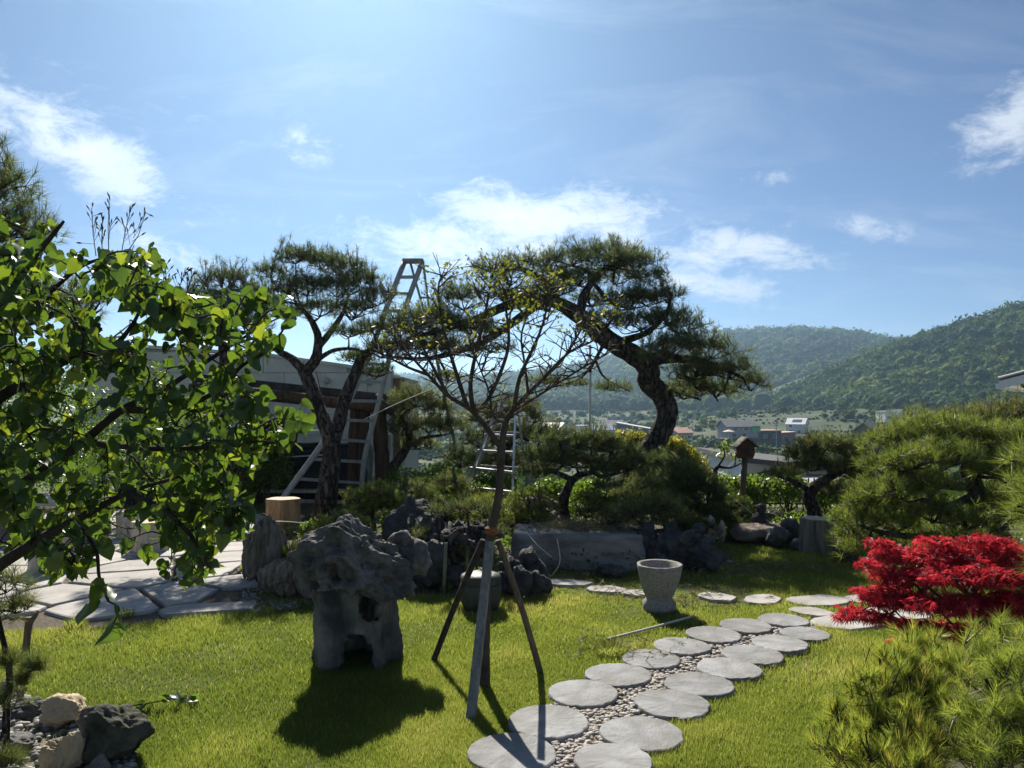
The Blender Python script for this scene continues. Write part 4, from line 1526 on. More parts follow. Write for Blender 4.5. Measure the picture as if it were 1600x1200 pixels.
t = thing('prop_pole', 'slim pale vertical pole propping the arching pine trunk', 'pole', (p0[0], 10.6, 0.2))
MB().tube([(0, 0, -0.1), (0, 0, p0[2] - 0.2 + 0.15)], 0.017, 8).build('shaft', M_pole, t, smooth=True)
MB().tube([(0, 0, P(922, 582, 10.6)[2] - 0.2), (0, 0, P(922, 572, 10.6)[2] - 0.2)], 0.024, 8).build('clamp', M_blackp, t, smooth=True)


# ------------------------------------------------------------------ plants: needles, leaves, trees
def tufts(C, A, n, L, w, spread, rs, tint_mu=0.45, tint_sd=0.2):
    """needle tufts: C centres, A axes; each needle one thin triangle"""
    m = len(C)
    A = unit(A)
    ref = np.where(np.abs(A[:, 2:3]) < 0.9, np.array([[0, 0, 1.0]]), np.array([[1.0, 0, 0]]))
    S = unit(np.cross(A, ref))
    U = np.cross(A, S)
    ph = rs.uniform(0, 2 * math.pi, (m, n))
    th = spread * np.sqrt(rs.random((m, n)))
    D = A[:, None] * np.cos(th)[..., None] + (S[:, None] * np.cos(ph)[..., None] + U[:, None] * np.sin(ph)[..., None]) * np.sin(th)[..., None]
    ln = L * rs.uniform(0.7, 1.1, (m, n, 1))
    b = C[:, None] + A[:, None] * (rs.uniform(-0.35, 0.25, (m, n, 1)) * L)
    side = unit(np.cross(D, rs.normal(size=(m, n, 3)))) * w / 2
    tip = b + D * ln
    tip[..., 2] -= 0.06 * L
    V = np.stack((b - side, b + side, tip), 2).reshape(-1, 3)
    F = np.arange(len(V)).reshape(-1, 3)
    tt = np.clip(rs.normal(tint_mu, tint_sd, (m, 1)) + rs.normal(0, 0.08, (m, n)), 0, 1)
    return V, F, np.repeat(tt.ravel(), 3)


def candles(C, L, w, rs):
    """upright spring shoots: slim three-sided spikes"""
    A = C
    d = unit(np.stack((rs.normal(0, 0.22, len(C)), rs.normal(0, 0.22, len(C)), np.ones(len(C))), 1))
    B = C + d * (L * rs.uniform(0.6, 1.2, (len(C), 1)))
    return segs(A, B, w, w * 0.4, 3)


class Plant:
    def __init__(self, name, label, cat, base, group=None):
        self.base = np.asarray(base, float)
        self.t = thing(name, label, cat, base, group=group)
        self.wood = MB()
        self.nodes = []          # (point, radius)

    def limb(self, pts, r0, r1, n=8, k=5, wob=0.08, seed=0):
        q = smooth_path([np.asarray(p, float) for p in pts], k)
        rad = np.linspace(r0, r1, len(q)) if not hasattr(r0, '__len__') else np.interp(np.linspace(0, 1, len(q)), np.linspace(0, 1, len(r0)), r0)
        self.wood.tube(q - self.base, rad, n, wob=wob, seed=seed)
        for p, r in zip(q, rad):
            self.nodes.append((p, r))
        return q

    def pad(self, c, rad, n_sub, rs, attach=None):
        """bring a branch from the nearest wood to a pad of foliage and fork it; returns twig end points"""
        c = np.asarray(c, float)
        rad = np.asarray(rad, float)
        NP = np.array([p for p, r in self.nodes])
        if attach is None:
            d = np.linalg.norm(NP - c, axis=1) + 0.25 * np.maximum(NP[:, 2] - c[2], 0)
            k = int(np.argmin(d))
        else:
            k = int(np.argmin(np.linalg.norm(NP - np.asarray(attach), axis=1)))
        a, ra = self.nodes[k]
        hub = c - np.array((0, 0, rad[2] * 0.35))
        ends = []
        dist = np.linalg.norm(hub - a)
        r_b = min(ra * 0.7, 0.010 + 0.02 * dist + 0.02 * rad[0])
        if dist > 0.05:
            mid = (a + hub) / 2 + rs.normal(0, 0.09, 3) * dist + np.array((0, 0, -0.04 * dist))
            q = smooth_path([a, mid, hub], 5)
            self.wood.tube(q - self.base, np.linspace(r_b, r_b * 0.55, len(q)), 6, wob=0.08)
        for i in range(n_sub):
            an = 2 * math.pi * (i + rs.uniform(0, 0.8)) / n_sub
            e = c + np.array((math.cos(an) * rad[0] * rs.uniform(0.45, 0.85), math.sin(an) * rad[1] * rs.uniform(0.45, 0.85), rad[2] * rs.uniform(-0.25, 0.35)))
            m1 = hub + (e - hub) * 0.5 + rs.normal(0, 0.12, 3) * rad.mean()
            q = smooth_path([hub, m1, e], 4)
            self.wood.tube(q - self.base, np.linspace(r_b * 0.5, r_b * 0.18, len(q)), 5, wob=0.05)
            ends.extend(list(q[2:]))
        return np.array(ends)

    def finish(self, bark):
        self.wood.build('trunk', bark, self.t, smooth=True)


def pine(name, label, base, trunk, limbs, pads, depth, need=(26, 0.085, 0.0035, 1.15), dens=1.0, mt=None, bark=None, seed=0, group=None, cand=0.35, tint=(0.42, 0.2),
         shell=0.55, sub=7, cat='pine tree', tsides=12):
    """trunk/limbs: list of ([points], r0, r1); pads: (centre, (rx,ry,rz)[, attach])"""
    rs = np.random.default_rng(seed)
    p = Plant(name, label, cat, base, group)
    for i, (pts, r0, r1) in enumerate(trunk):
        p.limb(pts, r0, r1, tsides, 6, 0.07, seed + i)
    for i, (pts, r0, r1) in enumerate(limbs):
        p.limb(pts, r0, r1, 7, 5, 0.07, seed + 50 + i)
    CC, AA, TA, TB = [], [], [], []
    for pd in pads:
        c, rad = np.asarray(pd[0], float), np.asarray(pd[1], float)
        ends = p.pad(c, rad, sub, rs, pd[2] if len(pd) > 2 else None)
        area = (rad[0] * rad[1] + rad[0] * rad[2] + rad[1] * rad[2]) * 4.2
        n = max(20, int(dens * area / (need[1] ** 2) * 1.6))
        q = unit(rs.normal(size=(n, 3)))
        q[:, 2] = np.where(q[:, 2] < -0.35, -q[:, 2] * 0.5, q[:, 2])
        rr = 1 - (1 - shell) * rs.random((n, 1)) ** 1.2
        lump = 1 + 0.28 * vnoise(q * 2.2 + rs.uniform(0, 30, 3), seed)
        pt = c + q * rad * rr * lump[:, None]
        d = np.linalg.norm(pt[:, None] - ends[None], axis=2)
        k = d.argmin(1)
        TA.append(ends[k]); TB.append(pt)
        ax = unit(pt - ends[k]) * 0.5 + q * 0.5 + np.array((0, 0, 0.75)) + rs.normal(0, 0.25, (n, 3))
        CC.append(pt); AA.append(ax)
    C, A = np.vstack(CC), np.vstack(AA)
    V, F, tt = tufts(C - p.base, A, need[0], need[1], need[2], need[3], rs, *tint)
    link('needles', mesh_tris('needles', V, F, tt), mt or M_needle, p.t, kind='stuff')
    TA, TB = np.vstack(TA), np.vstack(TB)
    tw = 0.0028 if depth > 6 else 0.002
    V, F = segs(TA - p.base, TB - p.base, tw * 1.4, tw, 3)
    if cand:
        k = rs.random(len(C)) < cand
        V2_, F2_ = candles(C[k] - p.base + unit(A[k]) * need[1] * 0.2, need[1] * 1.0, tw * 1.1, rs)
        F = np.vstack((F, F2_ + len(V)))
        V = np.vstack((V, V2_))
    link('twigs', mesh_tris('twigs', V, F), M_twig, p.t, kind='stuff')
    p.finish(bark or M_bark)
    return p


def PP(px, py, rx, ry, d, dz=None, rd=0.8, off=0.0):
    """a foliage pad given by its place in the photo at a tree's distance"""
    s = d / FPX
    return (P(px, py, d + off), (rx * s * 1.12, rx * s * rd * 1.1, ry * s * 1.45))


# --- the big arching pine
D = 11.0
bt = [(972, 800), (985, 752), (1008, 712), (1032, 676), (1043, 645), (1034, 618), (1014, 596), (1013, 574), (985, 552), (942, 525), (905, 494), (872, 474), (836, 466)]
br = [0.19, 0.18, 0.165, 0.155, 0.15, 0.15, 0.16, 0.15, 0.145, 0.135, 0.12, 0.095, 0.07]
base = np.array(((972 - 800) / FPX * D, D, 0.0))
bq = [P(x, y, D + o) for (x, y), o in zip(bt, (0, 0, .05, .1, .1, .05, 0, -.1, -.15, -.1, 0, .05, .1))]
bq[0][2] = -0.1
limbs = [([P(836, 466, 11.1), P(790, 478, 11.0), P(740, 500, 10.8), P(690, 515, 10.6), P(640, 530, 10.5)], 0.085, 0.025),
         ([P(850, 466, 11.0), P(800, 505, 10.8), P(740, 540, 10.6), P(670, 560, 10.5), P(612, 558, 10.4)], 0.075, 0.02),
         ([P(905, 494, 11.0), P(915, 455, 11.1), P(945, 420, 11.3), P(985, 400, 11.4)], 0.08, 0.02),
         ([P(872, 474, 11.0), P(850, 440, 11.2), P(815, 420, 11.3), P(780, 415, 11.2)], 0.07, 0.02),
         ([P(960, 537, 10.9), P(1010, 520, 10.7), P(1040, 490, 10.6), P(1050, 460, 10.6)], 0.06, 0.015),
         ([P(1005, 565, 10.9), P(1060, 560, 10.6), P(1110, 568, 10.4), P(1160, 590, 10.3)], 0.085, 0.02),
         ([P(1018, 600, 11.0), P(1060, 612, 11.2), P(1095, 625, 11.4)], 0.06, 0.015),
         ([P(948, 528, 10.9), P(925, 570, 10.8), P(900, 595, 10.7), P(860, 606, 10.6)], 0.03, 0.010),
         ([P(930, 562, 10.8), P(945, 590, 10.9), P(985, 612, 11.0)], 0.02, 0.008)]
pads = [PP(632, 525, 36, 24, 10.5), PP(672, 498, 42, 26, 10.6), PP(690, 535, 36, 20, 10.7), PP(726, 470, 46, 30, 10.8), PP(752, 520, 40, 22, 10.8), PP(775, 430, 42, 26, 11.2), PP(808, 468, 46, 26, 10.8),
        PP(828, 418, 46, 24, 11.3), PP(870, 438, 44, 24, 11.5), PP(893, 404, 46, 22, 11.3), PP(945, 396, 52, 20, 11.4), PP(990, 410, 44, 20, 11.3), PP(1018, 436, 36, 20, 11.1), PP(960, 432, 48, 24, 11.8),
        PP(1042, 464, 30, 18, 10.7), PP(985, 470, 46, 24, 11.2), PP(925, 470, 36, 18, 11.6), PP(1000, 505, 50, 22, 10.6), PP(1075, 512, 34, 22, 10.7), PP(1050, 540, 52, 24, 10.4), PP(1110, 548, 46, 26, 10.5),
        PP(1140, 580, 44, 24, 10.3), PP(1085, 582, 48, 22, 10.3), PP(1172, 600, 30, 20, 10.4), PP(1118, 612, 44, 18, 10.6), PP(1068, 616, 36, 16, 11.1), PP(1030, 560, 34, 18, 10.2),
        PP(1010, 468, 46, 22, 11.0), PP(952, 498, 42, 18, 10.7), PP(905, 436, 46, 22, 11.2), PP(1042, 498, 42, 20, 10.8), PP(868, 456, 42, 18, 11.0), PP(965, 410, 46, 18, 11.0), PP(1090, 600, 44, 16, 10.5),
        PP(640, 508, 46, 20, 10.4), PP(692, 506, 44, 20, 10.5), PP(735, 512, 42, 20, 10.6), PP(655, 545, 46, 14, 10.4), PP(712, 548, 42, 13, 10.5), PP(608, 545, 30, 14, 10.4), PP(770, 545, 34, 10, 10.6),
        PP(850, 598, 34, 9, 10.6), PP(900, 600, 26, 7, 10.7), PP(960, 606, 32, 8, 10.9), PP(700, 590, 30, 10, 10.6), PP(860, 480, 30, 14, 10.7)]
pine('arching_pine', 'large old pine with thick bark trunk arching left over the planting bed', base, [(bq, br, None)], limbs, pads, D,
     need=(20, 0.095, 0.0042, 1.2), dens=0.62, seed=21, cand=0.35, tint=(0.36, 0.2), shell=0.35, sub=7)

# --- the two-stemmed pine on the left
D = 10.1
base = np.array(((500 - 800) / FPX * D, D, 0.0))
q1 = [P(500, 828, D), P(508, 790, D), P(515, 740, D), P(518, 690, D), P(500, 645, D), P(484, 600, D), P(474, 578, D)]
q1[0][2] = -0.05
q2 = [P(519, 700, D), P(530, 660, D + .1), P(540, 620, D + .2), P(555, 585, D + .2), P(568, 555, D + .2), P(590, 545, D + .1)]
limbs = [([P(474, 578, D), P(455, 560, D), P(430, 545, D - .1), P(410, 520, D - .1)], 0.075, 0.02),
         ([P(476, 582, D), P(493, 560, D), P(497, 528, D), P(486, 500, D), P(470, 480, D)], 0.085, 0.025),
         ([P(494, 545, D), P(515, 520, D + .1), P(535, 490, D + .2), P(545, 460, D + .2)], 0.055, 0.018),
         ([P(497, 562, D), P(520, 548, D), P(550, 545, D), P(575, 552, D)], 0.035, 0.015)]
pads = [PP(425, 430, 30, 22, D), PP(462, 402, 40, 20, D), PP(500, 410, 38, 20, D + .2), PP(535, 420, 38, 22, D), PP(440, 460, 34, 22, D), PP(480, 450, 44, 24, D - .2), PP(525, 450, 44, 26, D - .2), PP(568, 440, 36, 22, D + .1),
        PP(590, 465, 34, 24, D + .1), PP(555, 485, 40, 24, D), PP(500, 485, 36, 20, D - .1), PP(450, 492, 30, 18, D), PP(585, 515, 30, 18, D + .1), PP(545, 520, 34, 14, D), PP(560, 560, 32, 16, D + .2), PP(600, 550, 30, 18, D + .2),
        PP(590, 582, 26, 14, D + .2), PP(410, 480, 26, 20, D - .1)]
pine('twin_stem_pine', 'two stemmed pine with rough forked trunk standing before the tall ladder', base, [(q1, [0.165, 0.145, 0.125, 0.115, 0.095, 0.085, 0.08], None), (q2, [0.085, 0.088, 0.085, 0.075, 0.06, 0.035], None)], limbs, pads, D,
     need=(20, 0.09, 0.0040, 1.2), dens=0.72, seed=33, tint=(0.34, 0.2), shell=0.35)

# --- pine behind the lilac, and one at the far left
D = 9.5
base = np.array(((345 - 800) / FPX * D, D, 0.0))
pine('pine_tree', 'round headed pine rising behind the lilac left of the two stemmed pine', base,
     [([base + (0, 0, -.05), P(352, 740, D), P(340, 640, D), P(352, 560, D), P(345, 500, D)], 0.12, 0.05)], [],
     [PP(320, 470, 38, 30, D), PP(355, 440, 42, 26, D), PP(390, 465, 34, 28, D), PP(350, 490, 46, 26, D - .3), PP(300, 500, 34, 24, D), PP(390, 510, 34, 20, D), PP(330, 530, 40, 20, D)], D,
     need=(18, 0.09, 0.0040, 1.2), dens=0.75, seed=41, tint=(0.32, 0.18), shell=0.4)
D = 5.6
base = np.array(((-70 - 800) / FPX * D, D, 0.0))
pine('pine_tree', 'tall dark pine with upright shoots rising above the lilac', base,
     [([base + (0, 0, -.05), P(-60, 700, D), P(-75, 500, D), P(-50, 330, D), P(-40, 260, D)], 0.16, 0.04)], [],
     [PP(-10, 300, 62, 46, D), PP(10, 355, 66, 38, D), PP(-60, 260, 70, 50, D), PP(50, 365, 40, 26, D), PP(-60, 380, 80, 50, D), PP(70, 480, 70, 40, D + .8), PP(130, 480, 40, 34, D + 1.2)], D,
     need=(26, 0.11, 0.0036, 1.0), dens=0.8, seed=43, tint=(0.4, 0.2), shell=0.3, cand=0.5)

# --- middle-ground pines and pine shrubs of the planting bed
D = 12.6
base = np.array(((618 - 800) / FPX * D, D, 0.0))
pine('garden_pine', 'small open pine with crooked dark trunk between the tall ladder and the prop pole', base,
     [([base + (0, 0, -.2), P(612, 740, D), P(632, 705, D), P(640, 680, D), P(625, 655, D)], 0.10, 0.05)], [([P(634, 700, D), P(660, 685, D), P(690, 680, D)], 0.05, 0.02)],
     [PP(615, 640, 34, 22, D), PP(650, 625, 38, 20, D), PP(685, 640, 34, 20, D), PP(625, 670, 34, 18, D), PP(670, 668, 40, 18, D), PP(705, 668, 30, 18, D), PP(650, 695, 34, 14, D)], D,
     need=(16, 0.10, 0.0045, 1.2), dens=0.88, seed=51, tint=(0.55, 0.18), shell=0.35)
D = 12.4
base = np.array(((800 - 800) / FPX * D, D, 0.0))
pine('garden_pine', 'bushy pine behind the step ladder with layered pale green crown', base,
     [([base + (0, 0, -.2), P(800, 760, D), P(790, 710, D), P(805, 680, D)], 0.10, 0.05)], [],
     [PP(760, 655, 36, 20, D), PP(805, 640, 44, 20, D), PP(850, 680, 40, 22, D), PP(800, 680, 46, 20, D), PP(750, 690, 38, 20, D), PP(840, 720, 46, 22, D), PP(770, 725, 46, 20, D), PP(835, 655, 20, 12, D), PP(720, 720, 36, 20, D)], D,
     need=(16, 0.10, 0.0045, 1.2), dens=0.88, seed=52, tint=(0.5, 0.18), shell=0.35)
D = 9.6
base = np.array(((885 - 800) / FPX * D, D, 0.0))
pine('spreading_pine', 'low spreading dark pine with leaning trunk behind the stone trough', base,
     [([base + (0, 0, -.05), P(880, 790, D), P(886, 765, D), P(900, 745, D), P(925, 738, D)], 0.085, 0.03)], [([P(895, 750, D), P(860, 735, D), P(835, 728, D)], 0.04, 0.015)],
     [PP(850, 715, 36, 18, D), PP(880, 695, 44, 20, D), PP(925, 690, 42, 20, D), PP(960, 705, 36, 20, D), PP(900, 722, 50, 16, D), PP(950, 735, 40, 16, D), PP(985, 725, 30, 18, D), PP(840, 740, 34, 12, D)], D,
     need=(18, 0.085, 0.0040, 1.2), dens=1.00, seed=53, tint=(0.36, 0.2), shell=0.4)
D = 9.0
base = np.array(((1065 - 800) / FPX * D, D, 0.0))
pine('pine_shrub', 'dense dark pine shrub mound right of the big pine trunk', base,
     [([base + (0, 0, -.05), P(1062, 800, D), P(1055, 770, D)], 0.06, 0.03)], [],
     [PP(1035, 765, 40, 24, D), PP(1075, 750, 40, 26, D), PP(1105, 775, 36, 26, D), PP(1060, 795, 46, 24, D), PP(1110, 810, 36, 22, D), PP(1020, 800, 34, 22, D), PP(1085, 825, 36, 16, D - .3), PP(1040, 722, 34, 16, D + .6)], D,
     need=(18, 0.085, 0.0040, 1.2), dens=1.06, seed=54, tint=(0.40, 0.2), shell=0.4, cat='pine shrub')
D = 7.6
base = np.array(((1040 - 800) / FPX * D, D, 0.3))
base[2] = 0.0
pine('bonsai_pine', 'small crooked pine growing over the end of the stone trough', base,
     [([base + (0, 0, -.02), P(1000, 850, D), P(1010, 835, D), P(1040, 828, D)], 0.045, 0.02)], [],
     [PP(990, 800, 40, 14, D), PP(1030, 790, 36, 16, D), PP(1055, 815, 32, 16, D), PP(960, 812, 30, 12, D)], D,
     need=(18, 0.075, 0.0032, 1.2), dens=0.7, seed=55, tint=(0.5, 0.2), shell=0.4, cat='bonsai')
D = 7.9
base = np.array(((580 - 800) / FPX * D, D, 0.0))
pine('clipped_pine', 'rounded yellow green clipped pine on a short stem beside the tall ladder foot', base,
     [([base + (0, 0, -.02), P(585, 830, D), P(580, 795, D)], 0.03, 0.02)], [],
     [PP(560, 782, 28, 14, D), PP(590, 772, 32, 16, D), PP(612, 786, 26, 12, D), PP(578, 795, 34, 12, D)], D,
     need=(20, 0.05, 0.0026, 1.2), dens=0.75, seed=56, mt=M_needle_l, tint=(0.5, 0.2), shell=0.5, cat='pine shrub', cand=0.1)
D = 7.0
base = np.array(((520 - 800) / FPX * D, D, 0.0))
pine('clipped_pine', 'low bright green clipped shrub right behind the stone hut peak', base,
     [([base + (0, 0, -.02), P(520, 870, D), P(520, 840, D)], 0.03, 0.02)], [],
     [PP(495, 838, 24, 20, D), PP(525, 825, 30, 18, D), PP(560, 830, 28, 16, D), PP(520, 850, 40, 18, D), PP(480, 860, 16, 18, D)], D,
     need=(20, 0.05, 0.0024, 1.2), dens=0.75, seed=57, mt=M_needle_l, tint=(0.5, 0.2), shell=0.5, cat='shrub', cand=0.1)
D = 6.6
base = np.array(((715 - 800) / FPX * D, D, 0.0))
pine('bonsai_pine', 'low trained bonsai pine with dark twisted branches held on bamboo stakes', base,
     [([base + (0, 0, -.02), P(712, 880, D), P(700, 850, D), P(715, 832, D), P(745, 825, D), P(780, 830, D)], [0.045, 0.04, 0.035, 0.03, 0.02, 0.012], None),
      ([P(706, 845, D), P(680, 838, D), P(655, 842, D), P(635, 838, D)], 0.03, 0.012), ([P(700, 850, D), P(740, 850, D - .1), P(770, 858, D - .1)], 0.02, 0.01)], [],
     [PP(690, 800, 30, 14, D), PP(730, 795, 34, 18, D), PP(765, 800, 26, 16, D), PP(660, 835, 20, 8, D), PP(780, 830, 20, 8, D), PP(715, 865, 18, 8, D), PP(645, 850, 14, 6, D)], D,
     need=(16, 0.07, 0.0026, 1.2), dens=0.55, seed=58, tint=(0.5, 0.2), shell=0.35, cat='bonsai')
for (px, py0, py1, lab) in ((693, 930, 848, 'left bamboo stake under the trained bonsai pine'), (727, 915, 848, 'right bamboo stake under the trained bonsai pine')):
    g = G(px, py0)
    MB().tube([(0, 0, -0.05), (0.02, 0, CAM_H + (HOR - py1) / FPX * g[1])], 0.016, 8).build('bamboo_stake', M_bamboo, smooth=True, loc=(g[0], g[1], 0), label=lab, cat='stake', group='bamboo stakes of the trained bonsai')

for i, (px, py, d, lab, mt_) in enumerate(((825, 790, 9.0, 'small olive pine shrub at the left end of the stone trough', 0), (945, 775, 9.2, 'olive pine shrub between the stone trough and the pine trunk', 1),
                                          (1000, 770, 8.6, 'pale green pine shrub in front of the big pine base', 1), (1140, 800, 9.4, 'pale pine shrub left of the birdhouse post', 0),
                                          (700, 765, 10.6, 'low olive pine shrub behind the black driftwood', 1), (755, 800, 9.2, 'low pine shrub beside the step ladder foot', 0), (640, 775, 9.6, 'olive pine shrub behind the dark jug', 1))):
    b_ = np.array(((px - 800) / FPX * d, d, 0.0))
    pine('pine_shrub', lab, b_, [([b_ + (0, 0, -.03), P(px + 4, py + 30, d), P(px, py, d)], 0.035, 0.018)], [],
         [PP(px - 22, py + 4, 24, 12, d), PP(px + 4, py - 12, 28, 13, d), PP(px + 26, py + 4, 24, 12, d), PP(px, py + 20, 36, 12, d - .1), PP(px - 26, py + 28, 22, 10, d - .1), PP(px + 30, py + 28, 22, 10, d - .1)], d,
         need=(18, 0.07, 0.0036, 1.2), dens=0.7, seed=300 + i, mt=(M_needle_l, M_needle)[mt_], tint=(0.5, 0.2), shell=0.4, cat='pine shrub', cand=0.15)

# right-hand side pines
D = 9.3
base = np.array(((1272 - 800) / FPX * D, D, 0.0))
pine('garden_pine', 'cloud pruned pine with curved grey trunk behind the grey tree stump', base,
     [([base + (0, 0, -.05), P(1280, 830, D), P(1272, 800, D), P(1265, 772, D), P(1285, 752, D), P(1320, 735, D)], [0.09, 0.085, 0.085, 0.08, 0.06, 0.03], None)],
     [([P(1268, 768, D), P(1235, 750, D), P(1215, 745, D)], 0.04, 0.015), ([P(1300, 745, D), P(1290, 725, D), P(1265, 712, D)], 0.04, 0.015)],
     [PP(1255, 712, 32, 16, D), PP(1290, 695, 40, 16, D), PP(1325, 705, 36, 18, D), PP(1275, 728, 40, 14, D), PP(1325, 730, 36, 16, D), PP(1225, 742, 30, 12, D), PP(1345, 745, 28, 16, D), PP(1300, 765, 30, 12, D)], D,
     need=(18, 0.085, 0.0040, 1.2), dens=1.16, seed=61, tint=(0.55, 0.18), shell=0.4)
D = 6.8
base = np.array(((1470 - 800) / FPX * D, D, 0.0))
pine('garden_pine', 'broad bright green pine with layered boughs behind the red maple', base,
     [([base + (0, 0, -.05), P(1515, 830, D), P(1525, 770, D), P(1510, 730, D), P(1525, 700, D)], 0.10, 0.05)],
     [([P(1515, 760, D), P(1460, 755, D - .2), P(1410, 735, D - .3), P(1385, 710, D - .3)], 0.05, 0.018), ([P(1520, 775, D), P(1480, 790, D - .4), P(1440, 780, D - .5)], 0.04, 0.015),
      ([P(1515, 740, D), P(1560, 725, D), P(1600, 715, D)], 0.05, 0.02), ([P(1515, 820, D), P(1440, 838, D - .2), P(1380, 832, D - .2), P(1340, 820, D)], 0.04, 0.012)],
     [PP(1400, 690, 46, 24, D), PP(1450, 675, 50, 24, D), PP(1500, 680, 50, 24, D), PP(1550, 690, 50, 26, D), PP(1600, 690, 46, 30, D), PP(1380, 730, 40, 22, D), PP(1430, 720, 50, 22, D - .4), PP(1490, 715, 46, 22, D - .4),
      PP(1560, 735, 46, 22, D - .3), PP(1365, 770, 36, 20, D), PP(1410, 770, 40, 20, D - .4), PP(1460, 805, 44, 22, D - .4), PP(1350, 810, 36, 20, D), PP(1400, 820, 40, 18, D - .2), PP(1330, 840, 30, 16, D),
      PP(1510, 815, 44, 24, D - .3), PP(1340, 790, 26, 18, D), PP(1330, 862, 24, 14, D - .2), PP(1460, 760, 36, 18, D - .5), PP(1420, 850, 40, 16, D), PP(1370, 855, 34, 16, D - .2), PP(1480, 845, 46, 18, D - .3), PP(1545, 850, 46, 18, D - .3), PP(1590, 800, 46, 26, D - .2),
      PP(1560, 775, 46, 22, D), PP(1430, 745, 46, 20, D), PP(1390, 790, 40, 20, D), PP(1450, 830, 40, 16, D + .3), PP(1320, 815, 26, 16, D + .2)], D,
     need=(22, 0.10, 0.0036, 1.15), dens=1.04, seed=62, mt=M_needle_l, tint=(0.38, 0.2), shell=0.4)
D = 7.8
base = np.array(((1560 - 800) / FPX * D, D, 0.0))
pine('garden_pine', 'olive toned pine crown rising behind the broad bright pine', base,
     [([base + (0, 0, -.05), P(1560, 760, D), P(1545, 700, D)], 0.10, 0.05)], [],
     [PP(1440, 668, 50, 20, D), PP(1500, 662, 50, 20, D), PP(1560, 655, 54, 24, D), PP(1615, 650, 46, 30, D), PP(1580, 690, 60, 30, D), PP(1390, 690, 30, 16, D)], D,
     need=(18, 0.10, 0.0042, 1.15), dens=1.01, seed=63, tint=(0.66, 0.18), shell=0.4)
D = 4.0
base = np.array(((1680 - 800) / FPX * D, D, 0.0))
pine('garden_pine', 'long needled pine bough reaching in above the red maple', base,
     [([base + (0, 0, -.05), P(1690, 900, D), P(1680, 800, D), P(1660, 740, D)], 0.07, 0.03)], [([P(1680, 800, D), P(1630, 790, D), P(1590, 790, D)], 0.03, 0.01)],
     [PP(1640, 760, 56, 34, D), PP(1625, 800, 46, 26, D), PP(1665, 830, 60, 40, D), PP(1615, 720, 40, 24, D), PP(1650, 880, 40, 40, D - .2)], D,
     need=(34, 0.13, 0.0026, 1.1), dens=1.16, seed=64, mt=M_needle_l, tint=(0.38, 0.2), shell=0.4, cand=0.1)
# foreground pines, bottom right
D = 2.75
base = np.array(((1480 - 800) / FPX * D, D, 0.0))
pine('mugo_pine', 'low bushy foreground pine with bright upright shoots beside the lawn', base,
     [([base + (0, 0, -.05), P(1470, 1220, D), P(1450, 1150, D)], 0.035, 0.02)],
     [([P(1460, 1200, D), P(1400, 1180, D - .1), P(1330, 1160, D - .1)], 0.018, 0.006), ([P(1455, 1170, D), P(1440, 1100, D), P(1420, 1050, D)], 0.016, 0.006)],
     [PP(1320, 1130, 36, 40, D), PP(1360, 1080, 44, 42, D), PP(1400, 1040, 40, 34, D + .1), PP(1440, 1010, 34, 24, D + .25), PP(1390, 1140, 50, 44, D - .1), PP(1440, 1090, 50, 44, D), PP(1350, 1190, 50, 40, D - .2),
      PP(1450, 1170, 56, 44, D - .2), PP(1300, 1180, 26, 34, D - .1), PP(1480, 1050, 36, 36, D + .1), PP(1420, 1215, 60, 40, D - .3)], D,
     need=(40, 0.066, 0.0020, 0.58), dens=1.05, seed=71, mt=M_mugo, tint=(0.52, 0.22), shell=0.3, cand=0.12, cat='pine shrub', sub=6)
D = 2.6
base = np.array(((1640 - 800) / FPX * D, D, 0.0))
pine('mugo_pine', 'grey green long needled foreground pine under the red maple', base,
     [([base + (0, 0, -.05), P(1620, 1230, D), P(1600, 1150, D)], 0.035, 0.02)],
     [([P(1610, 1180, D), P(1570, 1120, D), P(1540, 1060, D)], 0.016, 0.006), ([P(1610, 1160, D), P(1640, 1100, D), P(1640, 1040, D)], 0.016, 0.006)],
     [PP(1530, 1020, 34, 26, D + .3), PP(1570, 1000, 34, 22, D + .4), PP(1540, 1070, 44, 34, D + .1), PP(1590, 1050, 44, 36, D), PP(1640, 1030, 44, 40, D), PP(1560, 1130, 50, 40, D - .1), PP(1620, 1120, 50, 40, D - .1),
      PP(1540, 1190, 50, 36, D - .2), PP(1610, 1190, 54, 40, D - .2), PP(1500, 1130, 34, 34, D), PP(1660, 1190, 50, 50, D - .2)], D,
     need=(40, 0.075, 0.0021, 1.0), dens=0.9, seed=72, mt=M_mugo, tint=(0.34, 0.2), shell=0.3, cand=0.05, cat='pine shrub', sub=6)
# small staked pine bottom left
D = 3.35
base = np.array(((8 - 800) / FPX * D, D, 0.0))
pine('staked_pine', 'small sparse pine tied to a rough stake at the rockery', base,
     [([base + (0, 0, -.05), P(10, 1120, D), P(15, 1050, D), P(0, 980, D), P(-10, 930, D)], 0.018, 0.008)],
     [([P(14, 1060, D), P(40, 1052, D), P(60, 1042, D)], 0.008, 0.004)],
     [PP(10, 915, 30, 22, D), PP(25, 950, 22, 16, D), PP(-20, 960, 40, 30, D), PP(55, 1042, 12, 10, D), PP(15, 1035, 18, 12, D), PP(-10, 1090, 40, 20, D), PP(35, 1065, 10, 8, D), PP(10, 1190, 20, 14, D - .35)], D,
     need=(34, 0.075, 0.0022, 1.1), dens=0.5, seed=73, mt=M_needle, tint=(0.55, 0.2), shell=0.35, cand=0.1, sub=5)
g = G(28, 1104)
t = thing('garden_stake', 'rough brown garden stake with a forked top beside the small pine', 'stake', (g[0], g[1], 0))
top = P(46, 965, g[1] - 0.03) - g
MB().tube(smooth_path([(0, 0, -0.05), top * 0.5 + (0.005, 0, 0), top], 5), 0.017, 8, wob=0.1).build('shaft', M_postb, t, smooth=True)
